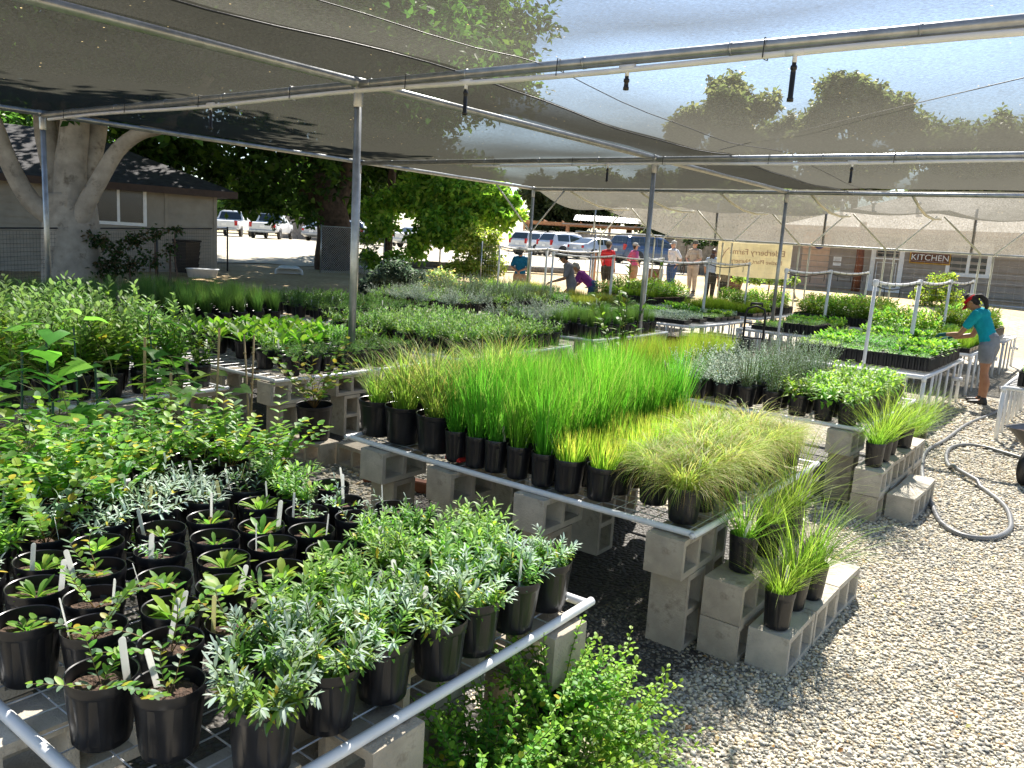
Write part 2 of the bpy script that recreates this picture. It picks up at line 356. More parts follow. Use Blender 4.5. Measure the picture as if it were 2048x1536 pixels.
def sleaf(b, base, d, L_, W_, c, curl=.3, up=V((0, 0, 1))):
    """A small leaf: two faces bent across the middle."""
    d = d.normalized(); s_ = d.cross(up); s_ = s_.normalized() if s_.length > 1e-4 else d.orthogonal().normalized(); n_ = s_.cross(d)
    m = base + d * (L_ * .5) - n_ * (curl * L_ * .15); e = base + d * L_ - n_ * (curl * L_ * .8); h = W_ * .5
    b.col(c); b.add([base, m + s_ * h, e, m - s_ * h], [(0, 1, 2), (0, 2, 3)])
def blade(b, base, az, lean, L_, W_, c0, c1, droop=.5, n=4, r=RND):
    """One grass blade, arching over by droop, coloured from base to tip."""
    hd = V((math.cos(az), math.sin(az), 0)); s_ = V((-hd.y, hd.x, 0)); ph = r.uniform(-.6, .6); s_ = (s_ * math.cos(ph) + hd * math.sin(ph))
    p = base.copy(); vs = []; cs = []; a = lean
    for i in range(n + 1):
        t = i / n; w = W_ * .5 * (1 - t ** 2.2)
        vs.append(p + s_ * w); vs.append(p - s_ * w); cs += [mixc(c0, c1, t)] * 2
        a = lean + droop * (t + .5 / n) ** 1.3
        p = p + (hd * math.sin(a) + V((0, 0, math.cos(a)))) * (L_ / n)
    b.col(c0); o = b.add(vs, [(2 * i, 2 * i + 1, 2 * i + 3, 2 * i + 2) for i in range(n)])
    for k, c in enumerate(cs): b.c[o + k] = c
def stem(b, pts, r0, r1, c, n=4):
    b.col(c); m = len(pts); b.tube(pts, [r0 + (r1 - r0) * i / (m - 1) for i in range(m)], n, caps=False)
def rdir(r, el0, el1):
    az = r.uniform(0, 2 * PI); el = r.uniform(el0, el1); return V((math.cos(az) * math.cos(el), math.sin(az) * math.cos(el), math.sin(el)))
def start(): b = MB(); b.col((1, 1, 1)); return b
def curve_pts(base, az, lean, L_, bend, n, r):
    p = base.copy(); out = [p.copy()]; a = lean; z = az
    for i in range(n):
        a += bend / n; z += r.uniform(-.25, .25)
        p = p + V((math.cos(z) * math.sin(a), math.sin(z) * math.sin(a), math.cos(a))) * (L_ / n); out.append(p.copy())
    return out
def shrub(seed, ns, H, spread, LL, LW, per, cols, tipcol, curl=.3, lean=(.1, .7), bend=.5, big=True, whorl=False, yellow=.06, tipstart=.7, sr=.0025, pot_r=.06, leafup=.5):
    """Many leafy stems from one crown."""
    r = random.Random(seed); b = start()
    for i in range(ns):
        az = r.uniform(0, 2 * PI); q = math.sqrt(r.random()) * pot_r * .6
        base = V((math.cos(az) * q, math.sin(az) * q, 0)); h = H * r.uniform(.6, 1.12); n = 7
        pts = curve_pts(base, az + r.uniform(-.6, .6), r.uniform(*lean) * spread, h, bend * r.uniform(-.3, 1.) * spread, n, r)
        stem(b, pts, sr, sr * .5, jit((.14, .17, .06), .2, r))
        for k in range(per):
            t = .12 + .88 * (k + r.random() * .5) / per; x = min(t * n, n - .001); j = int(x); p = pts[j].lerp(pts[j + 1], x - j)
            ax = (pts[j + 1] - pts[j]).normalized(); a0 = k * 2.4 + r.uniform(-.5, .5)
            o = ax.orthogonal().normalized(); o = (o * math.cos(a0) + ax.cross(o) * math.sin(a0))
            d = (o + ax * (leafup + .9 * t * t)).normalized()
            c = jit(cols[r.randrange(len(cols))], .16, r)
            if t > tipstart and tipcol: c = jit(mixc(c, tipcol, min(1, (t - tipstart) / (1 - tipstart) * 1.2)), .1, r)
            if r.random() < yellow and t < .6: c = jit(YEL, .2, r)
            ln = LL * r.uniform(.65, 1.2) * (1.05 - .45 * t)
            if big: leaf(b, p, d, ln, LW * r.uniform(.8, 1.2) * (1.05 - .4 * t), c, curl * r.uniform(.2, 1.4))
            else: sleaf(b, p, d, ln, LW * r.uniform(.8, 1.2), c, curl)
    return b
def rosette(seed, n, L_, W_, cols, up=(.3, 1.2), dead=.1, reddish=.006):
    r = random.Random(seed); b = start()
    for i in range(n):
        t = i / n; az = i * 2.4 + r.uniform(-.4, .4); el = up[0] + (up[1] - up[0]) * t + r.uniform(-.15, .15)
        d = V((math.cos(az) * math.cos(el), math.sin(az) * math.cos(el), math.sin(el)))
        c = jit(cols[r.randrange(len(cols))], .15, r); tip = None; z = r.random()
        if z < dead: c = jit(YEL, .2, r); tip = BRN
        elif z < dead + reddish: c = jit((.22, .06, .05), .2, r)
        leaf(b, V((0, 0, .004)) + V((math.cos(az), math.sin(az), 0)) * .008, d, L_ * r.uniform(.6, 1.15) * (1.05 - .3 * t), W_ * r.uniform(.8, 1.15), c, r.uniform(.15, .5), tip=tip, shape=(.28, .62, 1., .78))
    return b
def grass(seed, n, L_, W_, c0s, c1s, lean=(0, .25), droop=(.1, .5), R=.055, nseg=4, lvar=(.65, 1.12)):
    r = random.Random(seed); b = start()
    for i in range(n):
        q = math.sqrt(r.random()) * R; az = r.uniform(0, 2 * PI)
        blade(b, V((math.cos(az) * q, math.sin(az) * q, 0)), az + r.uniform(-.7, .7), r.uniform(*lean) * (.35 + .65 * q / R), L_ * r.uniform(*lvar), W_ * r.uniform(.7, 1.2), jit(c0s[r.randrange(len(c0s))], .15, r), jit(c1s[r.randrange(len(c1s))], .18, r), r.uniform(*droop), nseg, r)
    return b
def lanky(seed, ns, H, LL, LW, cols, per=8, lean=(.3, 1.0), bend=.9, pairs=True, round_=True):
    """Sparse trailing stems with rounded leaves in pairs."""
    r = random.Random(seed); b = start()
    for i in range(ns):
        az = r.uniform(0, 2 * PI); pts = curve_pts(V((0, 0, 0)), az, r.uniform(*lean), H * r.uniform(.6, 1.15), bend * r.uniform(.2, 1), 7, r)
        stem(b, pts, .002, .001, jit((.22, .16, .07), .2, r))
        for k in range(per):
            t = .2 + .8 * k / (per - 1) if per > 1 else 1; x = min(t * 7, 6.999); j = int(x); p = pts[j].lerp(pts[j + 1], x - j); ax = (pts[j + 1] - pts[j]).normalized()
            o = ax.cross(V((0, 0, 1))); o = o.normalized() if o.length > .01 else ax.orthogonal().normalized()
            for sg in ((1, -1) if pairs else ((1,) if k % 2 else (-1,))):
                d = (o * sg + ax * .6 + V((0, 0, r.uniform(0, .5)))).normalized(); c = jit(cols[r.randrange(len(cols))], .18, r)
                if r.random() < .05: c = jit(YEL, .2, r)
                leaf(b, p, d, LL * r.uniform(.6, 1.2), LW * r.uniform(.8, 1.2), c, r.uniform(0, .4), shape=(.45, 1., .95, .6) if round_ else (.25, .9, 1., .6))
    return b
def vine(seed, H, LL, n, ns=3, cols=(LIME, GREEN, MID)):
    r = random.Random(seed); b = start()
    for i in range(ns):
        p = V((r.uniform(-.03, .03), r.uniform(-.03, .03), 0)); pts = [p.copy()]; az = r.uniform(0, 6.28); h = H * r.uniform(.6, 1.1)
        for k in range(9):
            az += r.uniform(.4, 1.1); q = .03 + .02 * k * r.uniform(.3, 1.); pts.append(V((math.cos(az) * q, math.sin(az) * q, h * (k + 1) / 9 + r.uniform(-.02, .02))))
        stem(b, pts, .003, .0015, jit((.15, .16, .05), .2, r))
        for k in range(n):
            x = r.uniform(.5, 8.99); j = int(x); p = pts[j].lerp(pts[j + 1], x - j); d = rdir(r, -.1, .6); pet = p + d * LL * r.uniform(.3, .8)
            stem(b, [p, pet], .0012, .001, (.2, .24, .06), 3)
            nn = V((r.uniform(-.5, .5), r.uniform(-.5, .5), 1)).normalized(); d2 = (d - nn * d.dot(nn) * .4 + V((0, 0, -.35))).normalized()
            lobed(b, pet, d2, LL * r.uniform(.55, 1.2), jit(cols[r.randrange(len(cols))], .2, r), nn, r)
    return b
def lobed(b, base, d, L_, c, n_, r):
    """A broad lobed leaf (grape-like) as a slightly cupped fan."""
    s_ = d.cross(n_).normalized(); n_ = s_.cross(d).normalized(); k = 11; vs = [base + d * L_ * .35]
    for i in range(k):
        th = -2.6 + 5.2 * i / (k - 1); q = L_ * .62 * (.82 + .2 * math.cos(th * 3.2)) * (1. if i % 2 else .84)
        vs.append(base + d * (L_ * .38 + q * math.cos(th)) + s_ * (q * math.sin(th) * .95) - n_ * (q * q / L_ * .35 * r.uniform(.4, 1.2)))
    b.col(c); b.add(vs, [(0, i, i + 1) for i in range(1, k)])
def leafcloud(seed, pts, sizes, cols, r_=None, flat=.4):
    """numpy: many leaf-sized quads (bent) at points."""
    rg = np.random.default_rng(seed); n = len(pts)
    nrm = rg.normal(size=(n, 3)); nrm[:, 2] = np.abs(nrm[:, 2]) + flat; nrm /= np.linalg.norm(nrm, axis=1)[:, None]
    t = rg.normal(size=(n, 3)); t[:, 2] -= .5; t -= nrm * (t * nrm).sum(1)[:, None]; t /= np.linalg.norm(t, axis=1)[:, None]; s_ = np.cross(t, nrm)
    L_ = np.asarray(sizes)[:, None] * rg.uniform(.7, 1.3, (n, 1)); W_ = L_ * .28
    a = pts; m1 = pts + t * L_ * .5 + s_ * W_ + nrm * L_ * .08; m2 = pts + t * L_ * .5 - s_ * W_ + nrm * L_ * .08; e = pts + t * L_ - nrm * L_ * .12
    vs = np.stack([a, m1, e, m2], 1).reshape(-1, 3)
    return vs, np.repeat(cols, 4, 0)
def npmesh(name, vs, faces_per, cols, mat, nv):
    n = len(vs) // nv; me = bpy.data.meshes.new(name); fp = np.asarray(faces_per); k = fp.shape[1]
    F = (fp[None] + (np.arange(n) * nv)[:, None, None]).reshape(-1, k)
    me.vertices.add(len(vs)); me.vertices.foreach_set('co', vs.astype(np.float32).ravel())
    me.loops.add(F.size); me.loops.foreach_set('vertex_index', F.ravel().astype(np.int32))
    me.polygons.add(len(F)); me.polygons.foreach_set('loop_start', (np.arange(len(F)) * k).astype(np.int32))
    ca = me.color_attributes.new('leafcol', 'FLOAT_COLOR', 'POINT'); a = np.ones((len(vs), 4), np.float32); a[:, :3] = cols; ca.data.foreach_set('color', a.ravel())
    me.materials.append(mat); me.update(calc_edges=True); return me

# pots ------------------------------------------------------------
def pot_mesh(r_top, r_bot, h, n=32, flute=8):
    b = MB(); rt, rb = r_top, r_bot
    def rf(th, i): return 1. + (.018 * (1 if math.sin(th * flute) > 0 else -1) if i in (1, 2) else 0.)
    b.lathe([(rb * .93, 0), (rb, .006), (rb + (rt - rb) * .8, h - .034), (rt * .985, h - .03), (rt, h - .026), (rt * 1.012, h - .003), (rt * 1.0, h), (rt * .965, h - .002), (rt * .95, h - .03), (rb * 1.02, .02)], n, rfun=rf)
    b.disc((0, 0, .02), rb * 1.02, n); b.disc((0, 0, .002), rb * .93, n)
    me = b.mesh('pot', M['black_plastic']); smooth_by_angle(me, 30); return me
def soil_mesh(r, z):
    b = MB(); rr = random.Random(5); n = 18; vs = [(0, 0, z + .006)]; fs = []
    for q in (.35, .7, 1.0):
        for k in range(n): vs.append((r * q * math.cos(2 * PI * k / n), r * q * math.sin(2 * PI * k / n), z + rr.uniform(-.004, .006)))
    for k in range(n): fs.append((0, 1 + k, 1 + (k + 1) % n))
    for i in range(2):
        for k in range(n): fs.append((1 + i * n + k, 1 + (i + 1) * n + k, 1 + (i + 1) * n + (k + 1) % n, 1 + i * n + (k + 1) % n))
    b.add(vs, fs); return b.mesh('soil', M['soil'])
POT = {  # mesh, soil mesh, soil height, rim radius
 'gallon': (pot_mesh(.085, .068, .18), soil_mesh(.077, .14), .14, .085),
 'deep': (pot_mesh(.070, .058, .185), soil_mesh(.063, .155), .155, .07),
 'large': (pot_mesh(.125, .10, .235), soil_mesh(.115, .20), .20, .125),
 'tub': (pot_mesh(.15, .12, .29), soil_mesh(.138, .25), .25, .15)}
def _tagmesh(col, w=.013, h=.115):
    b = MB(); t = .0006; rr = w * .5
    out = [(-rr, 0), (rr, 0), (rr, h - rr)] + [(rr * math.cos(a), h - rr + rr * math.sin(a)) for a in (.5, 1.05, 1.57, 2.09, 2.64)] + [(-rr, h - rr)]
    k = len(out); vs = [(x, -t, z) for x, z in out] + [(x, t, z) for x, z in out]
    b.add(vs, [tuple(range(k)), tuple(range(2 * k - 1, k - 1, -1))] + [(i, k + i, k + (i + 1) % k, (i + 1) % k) for i in range(k)])
    return b.mesh('plant_tag', M[col])
TAGM = [_tagmesh('tag_white', .016, .14), _tagmesh('tag_white', .018, .15), _tagmesh('tag_yellow', .015, .135)]
PK = {}
def kind(key, name, desc, cat, mat, gens, pot='gallon'):
    PK[key] = dict(name=name, desc=desc, cat=cat, pot=pot, foliage=[g.mesh('foliage', M[mat], True) for g in gens])
kind('silver_sage', 'potted_sage', 'bushy sage with silver tips', 'potted plant', 'silver_leaf', [shrub(s, 19, .165, 1.05, .050, .0115, 27, [MID, GREY, MID, LIME], SILV, lean=(.05, .8), bend=.5, tipstart=.66, yellow=.05) for s in (1, 2, 3)])
kind('lime_sage', 'potted_sage', 'bushy yellow green sage', 'potted plant', 'leaf', [shrub(s, 16, .155, 1.05, .055, .0145, 22, [MID, LIME, MID, GREY], mixc(LIME, GREY, .5), lean=(.05, .8), bend=.5, yellow=.05) for s in (4, 5, 6)])
kind('rosette', 'potted_seedling', 'small rosette of bright green leaves', 'potted plant', 'leaf', [rosette(s, n, l, .019, [LIME, MID, MID], dead=.08) for s, n, l in ((7, 16, .085), (8, 19, .095), (9, 12, .07))])
kind('broad_rosette', 'potted_seedling', 'full rosette of broad light green leaves', 'potted plant', 'leaf', [rosette(s, 18, .105, .030, [LIME, LIME, MID], (.15, 1.25), .04) for s in (10, 11)])
kind('sprig', 'potted_seedling', 'sparse grey green sprig', 'potted plant', 'silver_leaf', [shrub(s, 5, .12, 1.2, .04, .010, 13, [GREY, MID, SILV], SILV, lean=(.1, .7), yellow=.04) for s in (12, 13, 14)])
kind('lanky', 'potted_seedling', 'straggling seedling with rounded leaves', 'potted plant', 'leaf', [lanky(s, 4, .20, .036, .017, [MID, LIME, GREY], 7, lean=(.5, 1.2), bend=.5) for s in (15, 16, 17)])
kind('grey_sprig', 'potted_seedling', 'silvery leaved seedling', 'potted plant', 'silver_leaf', [shrub(s, 9, .15, 1., .052, .0105, 16, [SILV, GREY, SILV], SILV, lean=(.1, .9), yellow=.02) for s in (18, 19)])
kind('snowberry', 'potted_shrub', 'leafy shrub with small rounded leaves', 'potted plant', 'leaf', [lanky(s, 11, .36, .048, .032, [MID, LIME, GREEN, GREY], 9, lean=(.1, .7), bend=.6) for s in (20, 21, 22)])
kind('currant', 'potted_shrub', 'leafy shrub with lobed green leaves', 'potted plant', 'leaf', [vine(s, .36, .065, 13, 4) for s in (23, 24, 25)])
kind('tall_leafy', 'potted_shrub', 'tall upright plant with broad pale green leaves', 'potted plant', 'leaf', [shrub(s, 9, .50, .7, .10, .040, 20, [MID, LIME, (.12, .2, .06)], mixc(LIME, GREY, .6), lean=(.05, .5), bend=.35, yellow=.05, sr=.004) for s in (26, 27, 28)])
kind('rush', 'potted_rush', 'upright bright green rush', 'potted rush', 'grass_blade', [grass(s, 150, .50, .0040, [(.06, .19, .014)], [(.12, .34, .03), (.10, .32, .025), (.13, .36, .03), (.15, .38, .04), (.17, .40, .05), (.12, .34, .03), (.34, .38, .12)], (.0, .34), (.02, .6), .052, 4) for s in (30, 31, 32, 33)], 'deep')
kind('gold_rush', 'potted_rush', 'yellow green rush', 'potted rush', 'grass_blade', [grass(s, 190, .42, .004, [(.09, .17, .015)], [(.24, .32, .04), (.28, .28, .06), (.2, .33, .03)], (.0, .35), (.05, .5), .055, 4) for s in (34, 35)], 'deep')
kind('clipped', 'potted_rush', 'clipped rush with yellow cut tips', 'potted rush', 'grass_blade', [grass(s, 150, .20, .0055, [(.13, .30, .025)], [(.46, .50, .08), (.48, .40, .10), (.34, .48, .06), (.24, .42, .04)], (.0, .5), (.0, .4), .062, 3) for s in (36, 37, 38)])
kind('fescue', 'grass_pot', 'drooping mound of fine green and straw grass', 'potted grass', 'grass_blade', [grass(s, 640, .35, .0036, [(.2, .34, .05), (.28, .33, .08)], [(.38, .50, .10), (.56, .52, .24), (.28, .46, .06), (.58, .48, .25), (.44, .29, .12)], (.05, .95), (1.5, 2.7), .06, 7) for s in (40, 41, 42)])
kind('sedge', 'grass_pot', 'arching sedge with brown streaks', 'potted grass', 'grass_blade', [grass(s, 170, .46, .0052, [(.13, .22, .035)], [(.3, .42, .08), (.5, .46, .2), (.2, .36, .06), (.24, .38, .07), (.36, .24, .09)], (.02, .55), (.6, 1.7), .06, 6) for s in (43, 44)], 'large')
kind('fine_grass', 'grass_pot', 'wispy bright green grass', 'potted grass', 'grass_blade', [grass(s, 150, .42, .0030, [(.12, .24, .025)], [(.28, .4, .06), (.36, .4, .1), (.24, .36, .05)], (.02, .95), (.3, 1.4), .045, 5, (.45, 1.15)) for s in (45, 46, 47)], 'deep')
kind('yarrow', 'potted_herb', 'low feathery green herb', 'potted plant', 'leaf', [shrub(s, 24, .13, 1.2, .026, .005, 24, [MID, GREEN, GREY], MID, lean=(.2, 1.2), bend=.3, big=False, yellow=.02) for s in (50, 51)])
kind('plantain', 'potted_broadleaf', 'upright broad bright green leaves', 'potted plant', 'leaf', [rosette(s, 15, .21, .058, [(.14, .31, .025), LIME, (.1, .25, .02)], (.75, 1.4), .0, .0) for s in (52, 53, 54)])
kind('herb', 'potted_herb', 'leafy grey green herb', 'potted plant', 'leaf', [shrub(s, 13, .19, 1., .075, .018, 15, [MID, GREY, LIME], mixc(GREY, LIME, .4), lean=(.05, .9), yellow=.04) for s in (55, 56, 57)])
kind('monkeyflower', 'potted_herb', 'lime green plant with curled leaves', 'potted plant', 'leaf', [shrub(s, 8, .19, 1., .085, .024, 14, [LIME, LIME, MID], LIME, lean=(.05, .7), curl=.6, yellow=.03) for s in (58, 59)])
kind('fuchsia', 'potted_shrub', 'tall airy grey green plant', 'potted plant', 'silver_leaf', [shrub(s, 26, .42, .7, .022, .007, 30, [GREY, SILV, MID], SILV, lean=(.05, .55), big=False, yellow=.01) for s in (60, 61)])
kind('white_leaf', 'potted_shrub', 'mounded plant with pale grey white leaves', 'potted plant', 'silver_leaf', [shrub(s, 26, .27, 1.1, .034, .014, 20, [SILV, GREY, SILV], (.5, .56, .46), lean=(.1, .9), yellow=.02) for s in (62, 63)])
kind('creeper', 'potted_creeper', 'spreading shrub with small glossy leaves', 'potted plant', 'glossy_leaf', [shrub(s, 78, .36, 1., .030, .020, 24, [GREEN, MID, MID, LIME], LIME, lean=(.3, 1.45), bend=.9, curl=.15, yellow=.02, leafup=.3) for s in (64, 65)])
kind('rose', 'potted_shrub', 'thin branching shrub with scattered yellowing leaves', 'potted plant', 'leaf', [lanky(s, 20, .66, .056, .040, [MID, GREEN, (.25, .27, .05)], 10, lean=(.1, .8), bend=.7, pairs=False) for s in (66,)], 'tub')
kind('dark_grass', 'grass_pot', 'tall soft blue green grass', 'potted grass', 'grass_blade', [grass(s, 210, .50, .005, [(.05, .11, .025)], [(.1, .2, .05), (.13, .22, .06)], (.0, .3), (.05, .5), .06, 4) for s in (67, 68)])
kind('grape', 'potted_vine', 'climbing vine with large lobed leaves', 'potted vine', 'leaf', [vine(s, .85, .14, 12, 3) for s in (70, 71, 72)], 'large')
kind('sapling', 'potted_shrub', 'tall sapling with green leaves', 'potted plant', 'leaf', [shrub(73, 9, 1.0, .8, .11, .05, 16, [GREEN, MID, LIME], LIME, lean=(.05, .6), yellow=.04, sr=.005)], 'tub')
CNT = {}
def potted(key, x, y, z, label, group, near=0, scale=1., rz=None, stake=None, var=None, sz=1.):
    """One potted plant: pot, soil, foliage and (when near) a tag are its parts."""
    k = PK[key]; t = thing(k['name'], label, k['cat'], (x, y, z), RND.uniform(0, 6.28) if rz is None else rz, group)
    pm, smh, sh, rr = POT[k['pot']]
    tl = RND.gauss(0, .018); t.rotation_euler[0] = tl; t.rotation_euler[1] = RND.gauss(0, .018)
    obj('pot', pm, t)
    if near: obj('soil', smh, t)
    CNT[key] = CNT.get(key, 0) + 1
    f = obj('foliage', k['foliage'][CNT[key] % len(k['foliage']) if var is None else var], t, (0, 0, sh))
    q = scale * RND.uniform(.8, 1.16); f.scale = (q * sz, q * sz, q); f.rotation_euler[2] = RND.uniform(0, 6.28)
    if near and RND.random() < near:
        a = RND.uniform(0, 6.28); g = obj('plant_tag', TAGM[0 if RND.random() < .6 else RND.randrange(3)], t, (math.cos(a) * rr * .72, math.sin(a) * rr * .72, sh - .02))
        g.rotation_euler = (RND.uniform(-.25, .25), RND.uniform(-.25, .25), RND.uniform(0, 6.28))
    if stake:
        b = MB(); b.tube([(.02, .01, sh - .1), (.02 + stake[1], .01 + stake[2], sh + stake[0])], stake[4] if len(stake) > 4 else .006, 7); b.build('stake', M[stake[3]], t)
    return t
# ---------------------------------------------------------------- ground
def ground_mat():
    m, nt, out = newmat('dirt_ground')
    p = N(nt, 'ShaderNodeBsdfPrincipled', Roughness=.95); tc = N(nt, 'ShaderNodeTexCoord')
    n1 = N(nt, 'ShaderNodeTexNoise', Scale=.35, Detail=8., Roughness=.65); L(nt, tc.outputs['Object'], n1.inputs['Vector'])
    r1 = ramp(nt, [(.3, (.34, .235, .11)), (.5, (.44, .335, .18)), (.7, (.50, .41, .25))]); L(nt, n1.outputs['Fac'], r1.inputs['Fac'])
    n2 = N(nt, 'ShaderNodeTexNoise', Scale=9., Detail=6.); L(nt, tc.outputs['Object'], n2.inputs['Vector'])
    r2 = ramp(nt, [(.35, (.62, .56, .5)), (.6, (1, 1, 1))]); L(nt, n2.outputs['Fac'], r2.inputs['Fac'])
    mx = N(nt, 'ShaderNodeMix', data_type='RGBA', blend_type='MULTIPLY'); mx.inputs[0].default_value = .8
    L(nt, r1.outputs['Color'], mx.inputs[6]); L(nt, r2.outputs['Color'], mx.inputs[7]); L(nt, mx.outputs[2], p.inputs['Base Color'])
    b = N(nt, 'ShaderNodeBump', Strength=.5, Distance=.03); L(nt, n2.outputs['Fac'], b.inputs['Height']); L(nt, b.outputs['Normal'], p.inputs['Normal'])
    L(nt, p.outputs[0], out.inputs['Surface']); return m
def gravel_mat():
    m, nt, out = newmat('gravel_bed')
    p = N(nt, 'ShaderNodeBsdfPrincipled', Roughness=.85); tc = N(nt, 'ShaderNodeTexCoord')
    vo = N(nt, 'ShaderNodeTexVoronoi', Scale=42.); L(nt, tc.outputs['Object'], vo.inputs['Vector'])
    sx = N(nt, 'ShaderNodeSeparateColor'); L(nt, vo.outputs['Color'], sx.inputs[0])
    r = ramp(nt, [(0, (.2, .2, .19)), (.25, (.36, .35, .31)), (.5, (.48, .45, .38)), (.75, (.60, .54, .42)), (1, (.72, .67, .56))]); L(nt, sx.outputs[0], r.inputs['Fac'])
    e = ramp(nt, [(.0, (1, 1, 1)), (.55, (.85, .83, .8)), (.8, (.42, .4, .37))]); L(nt, vo.outputs['Distance'], e.inputs['Fac'])
    e2 = N(nt, 'ShaderNodeMath', operation='MULTIPLY'); e2.inputs[1].default_value = 1.25; L(nt, vo.outputs['Distance'], e2.inputs[0]); L(nt, e2.outputs[0], e.inputs['Fac'])
    mx = N(nt, 'ShaderNodeMix', data_type='RGBA', blend_type='MULTIPLY'); mx.inputs[0].default_value = 1.
    L(nt, r.outputs['Color'], mx.inputs[6]); L(nt, e.outputs['Color'], mx.inputs[7]); L(nt, mx.outputs[2], p.inputs['Base Color'])
    inv = N(nt, 'ShaderNodeMath', operation='SUBTRACT'); inv.inputs[0].default_value = 1.; L(nt, vo.outputs['Distance'], inv.inputs[1])
    b = N(nt, 'ShaderNodeBump', Strength=1., Distance=.02); L(nt, inv.outputs[0], b.inputs['Height']); L(nt, b.outputs['Normal'], p.inputs['Normal'])
    L(nt, p.outputs[0], out.inputs['Surface']); return m
def lot_mat():
    return plain('lot_gravel', (.36, .325, .255), .95, noise=.12, scale=1.2, bump=.4, bscale=30)
def sheet(name, xs, ys, dz, mat, inside=None):
    b = MB(); nx, ny = len(xs), len(ys)
    vs = [(x, y, ground(x, y) + dz) for y in ys for x in xs]
    fs = [(j * nx + i, j * nx + i + 1, (j + 1) * nx + i + 1, (j + 1) * nx + i) for j in range(ny - 1) for i in range(nx - 1) if inside is None or inside((xs[i] + xs[i + 1]) / 2, (ys[j] + ys[j + 1]) / 2)]
    b.add(vs, fs); o = b.build(name, mat, smooth=True); o['kind'] = 'structure'; return o
def span(a, b, s): n = int(round((b - a) / s)); return [a + (b - a) * i / n for i in range(n + 1)]
sheet('ground', [-1500, -600, -300, -160] + span(-110, 40, 2.0) + [90, 200, 500, 1500], [-1500, -500, -150, -60, -25] + span(-10, 110, 2.0) + [160, 300, 700, 1500], 0., ground_mat())
sheet('gravel_bed', span(-22, 9, 1.), span(-5, 21, 1.), .004, gravel_mat(), lambda x, y: x > -12.5 - (y > 14) * 4)
def inlot(x, y): D = -.599 * x + .8 * y; return D > 33 + 3 * math.sin(x * .2) and D < 78 and x < -16 - (y > 40) * 0
sheet('parking_lot', span(-96, -14, 2.), span(8, 92, 2.), .03, lot_mat(), inlot)
wm, wnt, wout = newmat('damp_shade_soil'); wp = N(wnt, 'ShaderNodeBsdfPrincipled', Roughness=.6); wtc = N(wnt, 'ShaderNodeTexCoord'); wv = N(wnt, 'ShaderNodeTexVoronoi', Scale=40.); L(wnt, wtc.outputs['Object'], wv.inputs['Vector']); wr = ramp(wnt, [(0, (.075, .068, .055)), (.6, (.045, .04, .034)), (1, (.015, .013, .012))]); L(wnt, wv.outputs['Distance'], wr.inputs['Fac']); L(wnt, wr.outputs['Color'], wp.inputs['Base Color']); wb = N(wnt, 'ShaderNodeBump', Strength=1., Distance=.02); wb.invert = True; L(wnt, wv.outputs['Distance'], wb.inputs['Height']); L(wnt, wb.outputs['Normal'], wp.inputs['Normal']); L(wnt, wp.outputs[0], wout.inputs['Surface'])  # damp ground, with the shade under the benches put into its colour
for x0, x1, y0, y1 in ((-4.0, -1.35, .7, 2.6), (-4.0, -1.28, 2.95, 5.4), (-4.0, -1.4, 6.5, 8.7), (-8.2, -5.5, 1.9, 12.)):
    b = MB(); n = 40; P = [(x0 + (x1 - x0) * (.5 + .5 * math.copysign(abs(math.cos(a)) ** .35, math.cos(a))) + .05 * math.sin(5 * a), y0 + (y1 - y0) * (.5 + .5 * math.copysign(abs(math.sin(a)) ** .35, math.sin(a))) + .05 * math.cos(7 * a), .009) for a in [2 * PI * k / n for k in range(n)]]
    b.add([((x0 + x1) / 2, (y0 + y1) / 2, .009)] + P, [(0, 1 + k, 1 + (k + 1) % n) for k in range(n)]); o = b.build('ground', wm); o['kind'] = 'structure'
